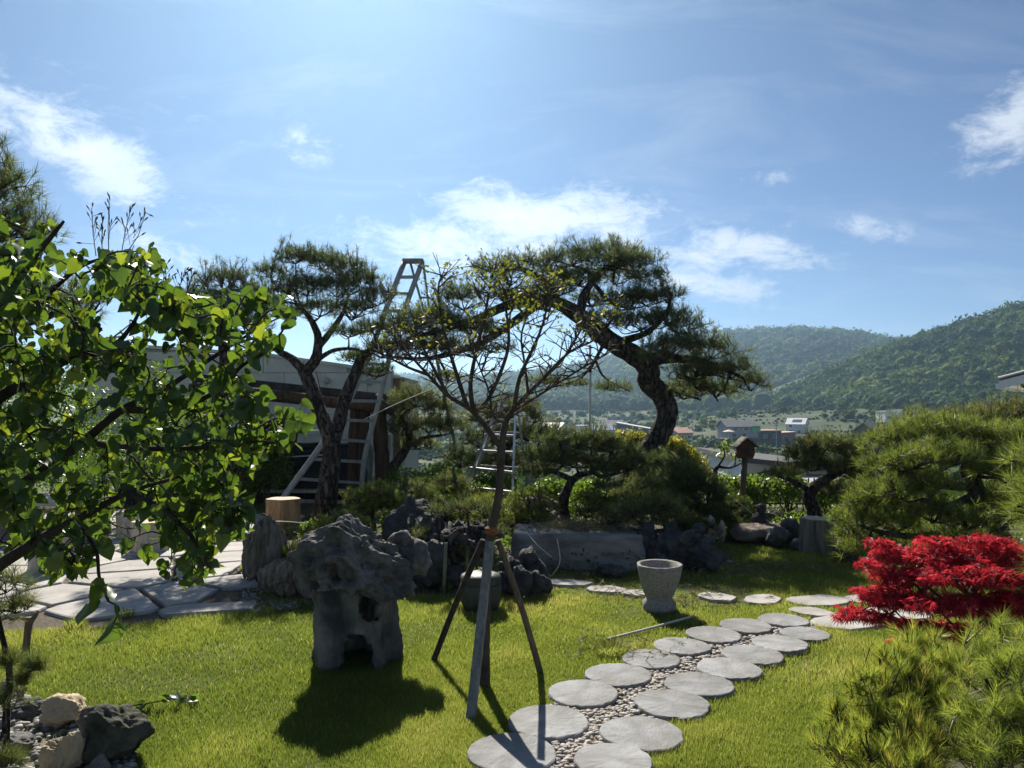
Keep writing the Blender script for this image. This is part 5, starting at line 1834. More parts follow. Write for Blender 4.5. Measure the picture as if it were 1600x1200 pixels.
MB().tube([top - (0, 0, 0.03), top + (0.03, 0, 0.01), top + (0.045, 0, 0.035)], [0.014, 0.012, 0.009], 7, wob=0.1).build('fork', M_postb, t, smooth=True)
MB().tube([top - (0, 0, 0.02), top + (-0.05, 0, 0.0), top + (-0.10, 0.0, -0.01)], [0.012, 0.010, 0.007], 7, wob=0.1).build('fork', M_postb, t, smooth=True)


# --- flat leaves
def leaf_cards(C, size, rs, mu=0.5, sd=0.2, fold=0.25, up=None):
    """pointed two-triangle leaves folded along the midrib, random pose"""
    m = len(C)
    d = unit(rs.normal(size=(m, 3)) + (0 if up is None else np.asarray(up)))
    s = unit(np.cross(d, rs.normal(size=(m, 3))))
    n = np.cross(d, s)
    L = (size * rs.uniform(0.7, 1.25, m))[:, None]
    b, tip = C, C + d * L
    mid = C + d * L * 0.45
    e1 = mid + s * L * 0.28 + n * L * fold * 0.4
    e2 = mid - s * L * 0.28 + n * L * fold * 0.4
    V = np.stack((b, e1, tip, e2), 1).reshape(-1, 3)
    i = np.arange(m)[:, None] * 4
    F = np.concatenate((i + np.array([[0, 1, 2]]), i + np.array([[0, 2, 3]])), 0)
    return V, F, np.repeat(np.clip(rs.normal(mu, sd, m), 0, 1), 4)


def star_leaves(C, size, rs, lobes=7, mu=0.5, sd=0.25):
    """finely cut palmate leaves: thin lobes fanning out from the stalk, hanging"""
    m = len(C)
    ax = unit(np.stack((rs.normal(0, 0.7, m), rs.normal(0, 0.7, m), rs.uniform(-1.0, 0.25, m)), 1))
    s = unit(np.cross(ax, rs.normal(size=(m, 3))))
    L = (size * rs.uniform(0.7, 1.2, m))
    a = np.linspace(-1.25, 1.25, lobes)[None] + rs.normal(0, 0.08, (m, lobes))
    ln = L[:, None] * (1 - 0.35 * np.abs(np.linspace(-1, 1, lobes))[None])
    D_ = ax[:, None] * np.cos(a)[..., None] + s[:, None] * np.sin(a)[..., None]
    W = np.cross(np.cross(ax, s)[:, None], D_)
    b = C[:, None] + 0 * D_
    mid = b + D_ * (ln * 0.5)[..., None]
    w = (ln * 0.055)[..., None]
    tip = b + D_ * ln[..., None]
    tip[..., 2] -= ln * 0.18
    V = np.stack((b, mid + W * w, tip, mid - W * w), 2).reshape(-1, 3)
    i = (np.arange(m * lobes) * 4)[:, None]
    F = np.concatenate((i + np.array([[0, 1, 2]]), i + np.array([[0, 2, 3]])), 0)
    tt = np.repeat(np.clip(rs.normal(mu, sd, m), 0, 1), lobes * 4)
    return V, F, tt


def leafy(name, label, cat, base, trunk, pads, n, size, mt, bark, seed, kind='card', group=None, sub=6, mu=0.5):
    rs = np.random.default_rng(seed)
    p = Plant(name, label, cat, base, group)
    for i, (pts, r0, r1) in enumerate(trunk):
        p.limb(pts, r0, r1, 8, 5, 0.06, seed + i)
    TA, TB, CC = [], [], []
    tot = sum(np.prod(np.asarray(q[1])) ** 0.67 for q in pads)
    for pd in pads:
        c, rad = np.asarray(pd[0], float), np.asarray(pd[1], float)
        ends = p.pad(c, rad, sub, rs)
        k = max(10, int(n * np.prod(rad) ** 0.67 / tot))
        q = unit(rs.normal(size=(k, 3)))
        lump = 1 + 0.3 * vnoise(q * 2.4 + rs.uniform(0, 30, 3), seed)
        pt = c + q * rad * (rs.random((k, 1)) ** 0.45) * lump[:, None]
        d = np.linalg.norm(pt[:, None] - ends[None], axis=2)
        j = d.argmin(1)
        sel = rs.random(k) < 0.5
        TA.append(ends[j][sel]); TB.append(pt[sel]); CC.append(pt)
    C = np.vstack(CC)
    if kind == 'star':
        V, F, tt = star_leaves(C - p.base, size, rs, mu=mu)
    else:
        V, F, tt = leaf_cards(C - p.base, size, rs, mu=mu)
    link('leaves', mesh_tris('leaves', V, F, tt), mt, p.t, kind='stuff')
    TA, TB = np.vstack(TA), np.vstack(TB)
    V, F = segs(TA - p.base, TB - p.base, 0.0022, 0.0012, 3)
    link('twigs', mesh_tris('twigs', V, F), M_twig, p.t, kind='stuff')
    p.finish(bark)
    return p


# red laceleaf maple
def PM(px, py, rx, ry, d):
    s_ = d / FPX
    return (P(px, py, d), (rx * s_ * 1.2, rx * s_ * 1.0, ry * s_ * 0.72))


D = 4.55
base = np.array(((1560 - 800) / FPX * D, D, 0.0))
leafy('red_maple', 'weeping laceleaf maple with vivid red leaves at the lawn edge', 'maple', base,
      [([base + (0, 0, -.03), P(1545, 985, D), P(1520, 930, D), P(1540, 895, D)], 0.04, 0.02), ([P(1525, 940, D), P(1480, 905, D - .1), P(1430, 930, D - .2), P(1390, 960, D - .2)], 0.02, 0.006),
       ([P(1530, 905, D), P(1470, 880, D), P(1410, 875, D)], 0.018, 0.006), ([P(1540, 900, D), P(1580, 875, D), P(1630, 870, D)], 0.018, 0.006)],
      [PM(1400, 868, 34, 14, D), PM(1445, 868, 44, 16, D), PM(1500, 866, 44, 18, D), PM(1560, 864, 46, 18, D), PM(1610, 866, 40, 20, D), PM(1410, 898, 40, 16, D - .1), PM(1470, 898, 46, 18, D - .2), PM(1530, 895, 50, 20, D - .2),
       PM(1600, 900, 50, 22, D - .2), PM(1385, 935, 34, 14, D - .2), PM(1340, 955, 30, 8, D - .25), PM(1430, 940, 40, 16, D - .3), PM(1500, 945, 46, 20, D - .3), PM(1570, 940, 46, 22, D - .3), PM(1440, 980, 36, 16, D - .3),
       PM(1500, 985, 36, 14, D - .3), PM(1415, 1003, 24, 9, D - .3), PM(1450, 1005, 20, 10, D - .3), PM(1375, 965, 26, 7, D - .3), PM(1318, 962, 16, 4, D - .25), PM(1352, 922, 20, 5, D - .2), PM(1376, 848, 20, 6, D), PM(1362, 880, 20, 6, D - .1), PM(1398, 915, 26, 6, D - .2), PM(1545, 842, 30, 6, D), PM(1470, 845, 30, 6, D)], 5200, 0.054, M_maple, M_twig, 81, kind='star')

# yellow-green shrub behind the big pine trunk
D = 13.0
base = np.array(((1030 - 800) / FPX * D, D, -0.4))
leafy('golden_shrub', 'yellow green leaved shrub glowing behind the big pine trunk', 'shrub', base,
      [([base, P(1025, 760, D), P(1020, 720, D)], 0.05, 0.02)], [PP(985, 690, 26, 14, D), PP(1015, 700, 28, 16, D), PP(1050, 705, 28, 18, D), PP(1075, 725, 28, 18, D), PP(1035, 735, 36, 18, D), PP(1090, 745, 24, 14, D)], 5200, 0.085, M_yellow, M_twig, 83)

# young sparse-leaved tree on the stakes
D = 4.24
base = np.array((G(757, 1075)[0], D, 0.0))


def staked_tree():
    rs = np.random.default_rng(91)
    p = Plant('young_tree', 'young slender tree with vase of bare branches and sparse yellow leaves on the lawn', 'tree', base)
    tr_ = [base + (0, 0, -.03), P(758, 980, D), P(762, 880, D), P(768, 830, D), P(779, 775, D), P(782, 735, D), P(783, 697, D)]
    p.limb(tr_, [0.032, 0.027, 0.025, 0.024, 0.023, 0.021, 0.024], None, 12, 6, 0.04)
    B = [([(783, 700), (760, 668), (735, 640), (700, 618), (668, 585), (640, 555), (618, 535)], 0.019, 0, ),
         ([(783, 700), (790, 660), (803, 640), (825, 615), (850, 590), (880, 560), (905, 520), (925, 480)], 0.020, 0.1),
         ([(740, 645), (735, 600), (745, 545), (758, 490), (765, 450), (770, 425)], 0.015, 0.05),
         ([(742, 645), (765, 620), (790, 560), (795, 520), (790, 470), (800, 440)], 0.014, -0.15),
         ([(730, 636), (715, 590), (700, 540), (690, 500), (685, 450), (690, 430)], 0.014, 0.15),
         ([(700, 618), (672, 565), (655, 530), (648, 505)], 0.011, 0.0),
         ([(803, 640), (812, 590), (835, 540), (850, 500), (860, 450)], 0.014, -0.1),
         ([(805, 640), (830, 625), (870, 600), (910, 575), (945, 555)], 0.009, -0.2),
         ([(790, 660), (775, 655), (768, 640), (765, 615), (752, 580), (735, 540)], 0.009, -0.1),
         ([(825, 612), (820, 570), (815, 520), (835, 470), (845, 430)], 0.008, 0.2),
         ([(668, 585), (640, 575), (610, 560), (590, 550)], 0.010, 0.1),
         ([(850, 590), (890, 550), (930, 530), (950, 500)], 0.010, 0.2)]
    tips = []
    for pts, r0, off in B:
        q = p.limb([P(x, y, D + off * (i / (len(pts) - 1))) for i, (x, y) in enumerate(pts)], r0, 0.0035, 7, 4, 0.05)
        for s in range(4, len(q)):
            for _ in range(2 if s < len(q) * 0.6 else 3):
                if rs.random() < 0.8:
                    d = unit(np.array((rs.normal(0, 0.8), rs.normal(0, 0.8), rs.uniform(0.1, 1.1))))
                    e = q[s] + d * rs.uniform(0.07, 0.20)
                    mdl = (q[s] + e) / 2 + rs.normal(0, 0.012, 3)
                    p.wood.tube(np.array([q[s], mdl, e]) - base, [0.0042, 0.003, 0.0018], 4)
                    tips.append(e)
                    for _ in range(2):
                        e2 = mdl + unit(d + rs.normal(0, 0.7, 3)) * rs.uniform(0.04, 0.10)
                        p.wood.tube(np.array([mdl, e2]) - base, [0.0025, 0.0012], 3)
                        tips.append(e2)
    tips = np.array(tips)
    w = np.clip((tips[:, 2] - 1.85) / 0.5, 0.03, 0.6)
    k = rs.random(len(tips)) < w
    C = tips[k]
    C = np.repeat(C, 4, 0) + rs.normal(0, 0.014, (len(C) * 4, 3))
    V, F, tt = leaf_cards(C - base, 0.028, rs, mu=0.35)
    link('leaves', mesh_tris('leaves', V, F, tt), M_sparse, p.t, kind='stuff')
    p.finish(M_youngbark)
    # coir tie and three stakes plus a short post: each stands on its own
    c = P(768, 829, D)
    t = MB().lathe([(0.030, -0.022), (0.041, -0.012), (0.039, 0.004), (0.043, 0.014), (0.028, 0.024)], 16, wob=0.004)
    t.build('coir_tie', M_rust, loc=c, label='rusty brown coir tie wrapped where the stakes meet the young trunk', cat='tie')
    top = P(766, 845, D)
    for (px, py, ox, oy, r, mt_, lab) in ((733, 1130, 0.0, -0.043, 0.030, M_post, 'pale grey squared stake leaning against the front of the young tree'),
                                          (672, 1033, -0.04, 0.01, 0.019, M_postd, 'dark round stake leaning from the left onto the young tree'),
                                          (848, 1051, 0.042, 0.01, 0.019, M_postb, 'brown round stake leaning from the right onto the young tree')):
        g_ = G(px, py)
        a = np.array((0, 0, -0.05))
        b = top + (ox, oy, 0.0) - g_
        m = MB()
        if mt_ is M_post:
            m.beam(a, b, 0.043, 0.04)
        else:
            q = smooth_path([a, b * 0.5 + (0.004, 0, 0.004), b], 6)
            m.tube(q, np.linspace(r, r * 0.9, len(q)), 10, wob=0.04)
        m.build('tree_stake', mt_, loc=g_, label=lab, cat='stake', smooth=mt_ is not M_post)


M_sparse = mat('sparse_leaf', (0.09, 0.13, 0.025), 0.5, tint=[(0.15, 0.18, 0.035), (0.28, 0.25, 0.05)], transl=0.45, tcol=(1.5, 1.4, 0.7))
staked_tree()


# ------------------------------------------------------------------ the lilac with heart-shaped leaves, left foreground
def heart_leaf(name, bend, fold, wide):
    t = np.array([0.0, 0.07, 0.22, 0.42, 0.62, 0.82, 1.0])
    w = np.array([0.20, 0.39, 0.47, 0.42, 0.29, 0.13, 0.0]) * wide
    off = np.array([-0.12, -0.08, -0.01, 0, 0, 0, 0])
    V, F = [], []
    for i in range(7):
        z = -bend * t[i] ** 2
        V.append((0, t[i], z))
    for s in (-1, 1):
        for i in range(6):
            z = -bend * t[i] ** 2
            V.append((s * w[i] * 0.55, t[i] + off[i] * 0.6, z + fold * w[i] * 0.75))
        for i in range(6):
            z = -bend * t[i] ** 2
            V.append((s * w[i], t[i] + off[i], z + fold * w[i] * 0.9 + 0.03 * math.sin(i * 2.1 + s)))
    for si, s in enumerate((-1, 1)):
        m0 = 7 + si * 12
        e0 = m0 + 6
        for i in range(5):
            q1 = (i, i + 1, m0 + i + 1, m0 + i)
            q2 = (m0 + i, m0 + i + 1, e0 + i + 1, e0 + i)
            F += [q1, q2] if s > 0 else [q1[::-1], q2[::-1]]
        q1, q2 = (5, 6, m0 + 5), (m0 + 5, 6, e0 + 5)
        F += [q1, q2] if s > 0 else [q1[::-1], q2[::-1]]
    m = MB()
    m.add([(0, 0, 0)], [])
    m.v = []
    m.add(V, F)
    return m


def lilac():
    rs = np.random.default_rng(101)
    base = np.array((-2.15, 2.55, 0.0))
    p = Plant('lilac_tree', 'leafy lilac with heart shaped leaves hanging in front of the patio', 'tree', base)
    e0, e1, e2 = base + (0.05, 0, 0.7), base + (0.02, 0.05, 1.1), base + (0, 0, 1.5)
    p.limb([base + (0, 0, -.05), e0, e1, e2, base + (0.05, 0, 2.0)], 0.07, 0.03, 10)
    limbs = [([e0, P(-30, 905, 2.5), P(60, 845, 2.45), P(120, 812, 2.4), P(200, 770, 2.35), P(280, 745, 2.3)], 0.026),
             ([e0 + (0, 0, .2), P(-30, 800, 2.7), P(60, 740, 2.7), P(130, 690, 2.65), P(190, 640, 2.6), P(245, 615, 2.6), P(330, 560, 2.5), P(400, 515, 2.5)], 0.024),
             ([e1, P(-20, 640, 2.6), P(60, 590, 2.6), P(110, 560, 2.6), P(170, 545, 2.6), P(205, 510, 2.6), P(225, 470, 2.6)], 0.022),
             ([e2, P(-20, 520, 2.7), P(60, 470, 2.7), P(120, 420, 2.7), P(170, 400, 2.7)], 0.018),
             ([P(190, 640, 2.6), P(270, 640, 2.5), P(340, 610, 2.4), P(380, 570, 2.4), P(440, 540, 2.4)], 0.012),
             ([P(200, 770, 2.35), P(260, 800, 2.25), P(300, 840, 2.2), P(330, 890, 2.2)], 0.010),
             ([P(120, 812, 2.4), P(150, 860, 2.3), P(155, 900, 2.25), P(170, 940, 2.25)], 0.006),
             ([P(130, 690, 2.65), P(220, 700, 2.5), P(300, 700, 2.45), P(370, 690, 2.4), P(430, 660, 2.4)], 0.012),
             ([P(-20, 520, 2.7), P(40, 420, 2.4), P(80, 370, 2.3), P(100, 345, 2.3)], 0.014)]
    for i, (pts, r) in enumerate(limbs):
        p.limb(pts, r, 0.004, 7, 5, 0.08, i)
    NP = np.array([q for q, r in p.nodes])
    outline = [(-60, 330), (60, 332), (112, 348), (110, 395), (150, 392), (205, 388), (246, 398), (238, 440), (300, 458), (360, 470), (400, 448), (440, 466), (470, 480), (440, 545), (462, 575), (440, 620), (482, 660), (470, 690),
               (430, 705), (385, 735), (365, 760), (388, 800), (372, 832), (325, 830), (352, 905), (345, 928), (300, 905), (250, 880), (235, 865), (205, 855), (190, 830), (160, 860), (90, 900), (55, 860), (-60, 880)]
    # leaf clusters spread through the crown's volume
    n = 920
    cx = rs.uniform(-60, 490, n * 4)
    cy = rs.uniform(330, 930, n * 4)
    k = in_poly(cx, cy, outline)
    # looser towards the lower right, where the patio shows through
    keep = np.where(cy > 770, 0.8, np.where((cx > 380), 0.45, 0.9)) * np.clip(0.68 + 1.3 * fbm(np.stack((cx / 60, cy / 60, 0 * cx), 1), 12, 2), 0.12, 1)
    k &= rs.random(len(cx)) < keep
    cx, cy = cx[k][:n], cy[k][:n]
    cd = rs.uniform(2.1, 3.3, len(cx))
    cd = np.where(cx > 330, rs.uniform(2.1, 2.6, len(cx)), cd)
    C = np.array([P(a, b, d) for a, b, d in zip(cx, cy, cd)])
    for a, b, d in ((140, 955, 2.2), (185, 960, 2.2), (178, 985, 2.2), (152, 930, 2.2), (165, 925, 2.2)):
        C = np.vstack((C, P(a, b - 12, d)[None]))
    near = np.linalg.norm(C[:, None] - NP[None], axis=2)
    best, src = near.min(1), NP[near.argmin(1)].copy()
    left = np.ones(len(C), bool)
    for _ in range(len(C)):
        i = int(np.argmin(np.where(left, best, 1e9)))
        left[i] = False
        a, c = src[i], C[i]
        L = np.linalg.norm(c - a)
        if L > 0.015:
            mid = (a + c) / 2 + rs.normal(0, 0.07, 3) * L + np.array((0, 0, 0.05 * L))
            q = smooth_path([a, mid, c], 3)
            p.wood.tube(q - base, np.linspace(0.0038, 0.002, len(q)), 4)
        d = np.linalg.norm(C - c, axis=1) * 1.05
        upd = left & (d < best)
        best[upd] = d[upd]
        src[upd] = c
    # leaves, hanging tip-down on short stalks
    pos, mats_, tv = [], [], []
    var = [heart_leaf('leaf', b, f, w_) for b, f, w_ in ((0.10, 0.25, 1.0), (0.25, 0.45, 0.95), (0.0, 0.15, 1.05), (0.35, 0.3, 0.9), (0.15, 0.7, 0.95))]
    stalkA, stalkB = [], []
    for ci, c in enumerate(C):
        single = ci >= len(C) - 5
        for _ in range(1 if single else int(rs.integers(2, 6))):
            sz = (0.085 if single else rs.uniform(0.028, 0.058))
            tipd = unit(np.array((rs.normal(0, 0.55), rs.normal(0, 0.55), rs.uniform(-1.3, -0.1))))
            nrm = rs.normal(size=3)
            nrm = unit(nrm + np.array((0, 0, 0.6)))
            s = unit(np.cross(tipd, nrm))
            nn = np.cross(s, tipd)
            at = c + (0 if single else unit(rs.normal(size=3)) * rs.uniform(0.01, 0.05))
            R = np.stack((s, tipd, nn), 1)
            pos.append((at, R, sz))
            stalkA.append(c); stalkB.append(at + tipd * sz * 0.05)
            tv.append(np.clip(rs.normal(0.30, 0.32), 0, 1))
    order = np.argsort([-(q[2] / q[0][1]) for q in pos])
    big = set(int(i) for i in order[:300])
    V, F, tt = [], [], []
    nb = 0
    meshes = {}
    bv = [(np.array(m.v), m.f) for m in var]
    F3 = []
    for m in var:
        f3 = []
        for f in m.f:
            f3.append((f[0], f[1], f[2]))
            if len(f) == 4:
                f3.append((f[0], f[2], f[3]))
        F3.append(np.array(f3))
    for i, (at, R, sz) in enumerate(pos):
        k = i % 5
        if i in big:
            ti = int(tv[i] * 5.99)
            key = (k, ti)
            if key not in meshes:
                me = mesh_tris('leaf', bv[k][0], F3[k], np.full(len(bv[k][0]), ti / 5.0), True)
                me.materials.append(M_leaf)
                meshes[key] = me
            o = bpy.data.objects.new('leaf', meshes[key])
            COL.objects.link(o)
            o.parent = p.t
            M4 = Matrix([list(R[0] * sz) + [0], list(R[1] * sz) + [0], list(R[2] * sz) + [0], [0, 0, 0, 1]])
            M4.translation = Vector(at - base)
            o.matrix_local = M4
        else:
            q = bv[k][0] * sz @ R.T + at - base
            V.append(q); F.append(F3[k] + nb); tt.append(np.full(len(q), tv[i]))
            nb += len(q)
    link('foliage', mesh_tris('foliage', np.vstack(V), np.vstack(F), np.concatenate(tt), True), M_leaf, p.t, kind='stuff')
    V, F = segs(np.array(stalkA) - base, np.array(stalkB) - base, 0.0012, 0.001, 3)
    link('leaf_stalks', mesh_tris('leaf_stalks', V, F), M_twig, p.t, kind='stuff')
    # last year's bare seed heads on top
    sp = MB()
    for (a, b, tx, ty) in ((150, 400, 143, 325), (170, 395, 172, 310), (190, 395, 205, 325), (195, 400, 228, 330), (160, 400, 160, 345), (262, 470, 258, 410), (275, 470, 290, 418), (285, 475, 300, 430)):
        q0, q1 = P(a, b, 2.75), P(tx, ty, 2.75)
        d = unit(q1 - q0)
        L = np.linalg.norm(q1 - q0)
        sp.tube(np.array([q0, (q0 + q1) / 2 + rs.normal(0, 0.006, 3), q1]) - base, [0.0022, 0.0018, 0.001], 4)
        for f in np.linspace(0.25, 0.97, 11):
            c = q0 + (q1 - q0) * f
            s = unit(d * 0.9 + rs.normal(0, 0.5, 3))
            e = c + s * (0.045 * (1.05 - f) + 0.012)
            sp.tube(np.array([c, e]) - base, [0.0010, 0.0009], 3)
            sp.tube(np.array([e - s * 0.004, e + s * 0.006, e + s * 0.016]) - base, [0.0012, 0.0035, 0.0008], 4)
    sp.build('seed_heads', M_twig, p.t)
    p.finish(M_bark2)


M_bark2 = mat('dark_bark', (0.022, 0.018, 0.014), 0.9, (0.06, 0.05, 0.04), 14, bump=0.6, bscale=40)
lilac()

# ------------------------------------------------------------------ hedge, fence and low planting

def mound(name, label, cat, c, rad, n, size, mt, seed, mu=0.5):
    rs = np.random.default_rng(seed)
    base = np.array((c[0], c[1], 0.0 if c[2] - rad[2] > -0.2 else c[2] - rad[2]))
    t = thing(name, label, cat, base)
    q = unit(rs.normal(size=(n, 3)))
    q[:, 2] = np.where(q[:, 2] < -0.5, -q[:, 2], q[:, 2])
    lump = 1 + 0.3 * vnoise(q * 2.6 + seed, seed)
    pt = np.asarray(c) + q * np.asarray(rad) * (rs.random((n, 1)) ** 0.35) * lump[:, None]
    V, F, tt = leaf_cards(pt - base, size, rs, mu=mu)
    link('leaves', mesh_tris('leaves', V, F, tt), mt, t, kind='stuff')
    m = MB()
    for i in range(9):
        e = pt[int(rs.integers(n))] - base
        m.tube(smooth_path([(rs.normal(0, 0.03), rs.normal(0, 0.03), -0.02), e * 0.5 + rs.normal(0, 0.04, 3), e], 3), [0.010] * 3 + [0.007] * 2 + [0.004] * 2, 5)
    m.build('stems', M_twig, t)
    return t


D = 11.2
for i, (px, w, top) in enumerate(((1128, 34, 748), (1180, 34, 745), (1232, 34, 742), (1288, 36, 752), (1345, 40, 745), (1400, 40, 745))):
    lab = ['hedge bush behind the pine shrub mound', 'hedge bush behind the birdhouse post', 'sunlit hedge bush between the birdhouse and the grey stump', 'hedge bush behind the cloud pruned pine',
           'hedge bush glimpsed through the broad bright pine', 'hedge bush behind the broad bright pine'][i]
    zt = CAM_H + (HOR - top) / FPX * D
    mound('hedge_bush', lab, 'hedge', ((px - 800) / FPX * D, D, zt / 2 + 0.02), (w / FPX * D, 0.3, zt / 2 + 0.02), 1500, 0.055, M_hedge, 140 + i, 0.5)
# fence of thin dark pickets
t = thing('garden_fence', 'low dark metal picket fence along the hedge', 'fence', ((1200 - 800) / FPX * 11.7, 11.7, -0.05))
for sx in (0.12, 0.42):
    MB().beam((-0.95, 0, sx), (1.5, 0, sx), 0.02, 0.025).build('rail', M_fence, t)
pk = MB().box((0, 0, 0.25), (0.018, 0.016, 0.52)).mesh('picket')
pk.materials.append(M_fence)
for i in range(29):
    link('picket', pk, None, t, loc=(-0.92 + i * 0.085, -0.02, 0))
# low plants filling the bed
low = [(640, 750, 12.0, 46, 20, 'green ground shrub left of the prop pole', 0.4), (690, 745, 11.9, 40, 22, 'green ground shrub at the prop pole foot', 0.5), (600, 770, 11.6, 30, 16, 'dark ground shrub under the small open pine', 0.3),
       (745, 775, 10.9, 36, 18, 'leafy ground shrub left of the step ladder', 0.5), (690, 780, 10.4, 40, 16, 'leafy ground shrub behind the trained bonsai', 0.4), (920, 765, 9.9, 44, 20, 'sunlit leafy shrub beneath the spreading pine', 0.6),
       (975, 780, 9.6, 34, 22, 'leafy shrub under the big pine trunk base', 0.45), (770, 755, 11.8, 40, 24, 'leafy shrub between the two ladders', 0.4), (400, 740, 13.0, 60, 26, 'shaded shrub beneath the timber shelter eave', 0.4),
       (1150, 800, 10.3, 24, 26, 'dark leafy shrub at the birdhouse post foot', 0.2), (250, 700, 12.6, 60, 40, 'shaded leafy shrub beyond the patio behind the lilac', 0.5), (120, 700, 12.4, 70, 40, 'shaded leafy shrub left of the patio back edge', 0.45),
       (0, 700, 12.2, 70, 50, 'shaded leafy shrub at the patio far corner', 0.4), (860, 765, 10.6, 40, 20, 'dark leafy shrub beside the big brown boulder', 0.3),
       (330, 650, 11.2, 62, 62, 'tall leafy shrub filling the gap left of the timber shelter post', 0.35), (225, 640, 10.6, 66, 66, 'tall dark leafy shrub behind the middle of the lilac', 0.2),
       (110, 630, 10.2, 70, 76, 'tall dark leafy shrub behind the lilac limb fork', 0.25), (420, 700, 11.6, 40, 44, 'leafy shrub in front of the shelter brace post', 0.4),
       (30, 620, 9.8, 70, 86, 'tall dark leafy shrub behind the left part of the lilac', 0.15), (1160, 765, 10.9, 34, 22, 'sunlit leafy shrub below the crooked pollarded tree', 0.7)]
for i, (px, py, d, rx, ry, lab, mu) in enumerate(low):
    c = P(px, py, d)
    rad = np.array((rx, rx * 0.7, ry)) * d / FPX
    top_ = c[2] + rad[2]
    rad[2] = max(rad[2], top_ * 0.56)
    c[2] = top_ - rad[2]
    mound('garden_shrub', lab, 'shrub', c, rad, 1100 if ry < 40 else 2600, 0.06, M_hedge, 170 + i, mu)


def ground_cover():
    rs = np.random.default_rng(190)
    x_ = rs.uniform(-3, 7, 60000)
    y_ = rs.uniform(6.2, 12.2, 60000)
    c_ = fbm(np.stack((x_ * 1.3, y_ * 1.3, 0 * x_), 1), 31, 3)
    k = in_poly(x_, y_, BED) & (rs.random(60000) < 0.35 + 0.5 * c_)
    x_, y_, c_ = x_[k], y_[k], c_[k]
    C = np.stack((x_, y_, 0.02 + rs.random(len(x_)) * (0.06 + 0.10 * np.clip(c_ + 0.3, 0, 1))), 1)
    V, F, tt = leaf_cards(C, 0.05, rs, mu=0.4, up=(0, 0, 0.8))
    link('ground_cover', mesh_tris('ground_cover', V, F, tt), M_hedge, kind='stuff', label='low green ground cover plants filling the planting bed', cat='ground cover')


ground_cover()


def blades(name, label, loc, r, n, h, w, mt, seed, cat='grass clump', lean=0.5):
    rs = np.random.default_rng(seed)
    a = rs.uniform(0, 6.28, n)
    q = r * np.sqrt(rs.random(n)) * 0.5
    b = np.stack((q * np.cos(a), q * np.sin(a), np.zeros(n) - 0.01), 1)
    la = a + rs.normal(0, 0.6, n)
    hh = h * rs.uniform(0.55, 1.1, n)
    o1 = np.stack((np.cos(la), np.sin(la), 0 * a), 1)
    mid = b + o1 * (lean * 0.3 * hh)[:, None] + np.stack((0 * a, 0 * a, hh * 0.6), 1)
    tip = b + o1 * (lean * hh)[:, None] + np.stack((0 * a, 0 * a, hh), 1)
    s = np.stack((-np.sin(la), np.cos(la), 0 * a), 1) * w / 2
    V = np.stack((b - s, b + s, mid - s * 0.8, mid + s * 0.8, tip), 1).reshape(-1, 3)
    i = np.arange(n)[:, None] * 5
    F = np.concatenate((i + [[0, 1, 3]], i + [[0, 3, 2]], i + [[2, 3, 4]]), 0)
    return link(name, mesh_tris(name, V, F, np.repeat(rs.random(n), 5)), mt, loc=loc, label=label, cat=cat)


g = G(450, 915)
blades('grass_clump', 'bright green grass clump growing behind the petrified wood', (g[0], g[1] + 0.1, 0.14), 0.30, 420, 0.26, 0.010, M_grass2 if 'M_grass2' in globals() else M_needle_l, 3)
g = G(112, 985)
blades('grass_clump', 'small grass tuft at the front edge of the patio under the stake', (g[0], g[1] + .05, 0), 0.14, 160, 0.10, 0.005, M_grass, 4)
g = G(192, 968)
blades('grass_clump', 'small grass tuft sprouting between front patio flagstones', (g[0], g[1] + .05, 0), 0.10, 120, 0.09, 0.005, M_grass, 5)
g = G(955, 1022)
blades('grass_clump', 'tall messy grass tuft at the end of the fallen cane', (g[0], g[1], 0), 0.18, 200, 0.11, 0.004, M_grass, 6, lean=0.9)
g = G(240, 950)


# clippings lying on the trough, bed and lawn edge
def clippings(name, label, polys, n, z, seed, L=0.06):
    rs = np.random.default_rng(seed)
    pts = []
    for (cx, cy, rx, ry, zz, share) in polys:
        k = int(n * share)
        q = rs.normal(0, 0.45, (k, 2))
        pts.append(np.stack((cx + q[:, 0] * rx, cy + q[:, 1] * ry, zz + np.abs(rs.normal(0, 0.025, k))), 1))
    C = np.vstack(pts)
    A = unit(np.stack((rs.normal(size=len(C)), rs.normal(size=len(C)), rs.uniform(-0.1, 0.5, len(C))), 1))
    V, F, tt = tufts(C, A, 7, L, 0.0035, 0.6, rs, 0.5, 0.3)
    V2_, F2_ = segs(C - A * L * 0.6, C + A * L * 0.3, 0.003, 0.002, 3)
    F2t = np.concatenate((F2_[:, [0, 1, 2]], F2_[:, [0, 2, 3]]), 0) + len(V)
    return link(name, mesh_tris(name, np.vstack((V, V2_)), np.vstack((F, F2t)), np.concatenate((tt, np.full(len(V2_), 0.6)))), M_clip, kind='stuff', label=label, cat='clippings')


tg = G(803, 893)
clippings('pine_clippings', 'heap of dry pruned pine clippings on the stone trough', [(tg[0] + 0.62, tg[1] + 0.42, 0.55, 0.34, 0.34, 0.7), (tg[0] + 1.0, tg[1] + 0.5, 0.4, 0.3, 0.35, 0.3)], 900, 0, 5)
q = [G(870, 905), G(990, 930), G(1100, 940), G(1150, 900), G(1250, 890), G(840, 900), G(960, 1020)]
clippings('lawn_clippings', 'scattered pruned pine clippings on the grass around the mortar', [(p_[0], p_[1], 0.5, 0.3, 0.012, 0.14) for p_ in q], 520, 0, 6)


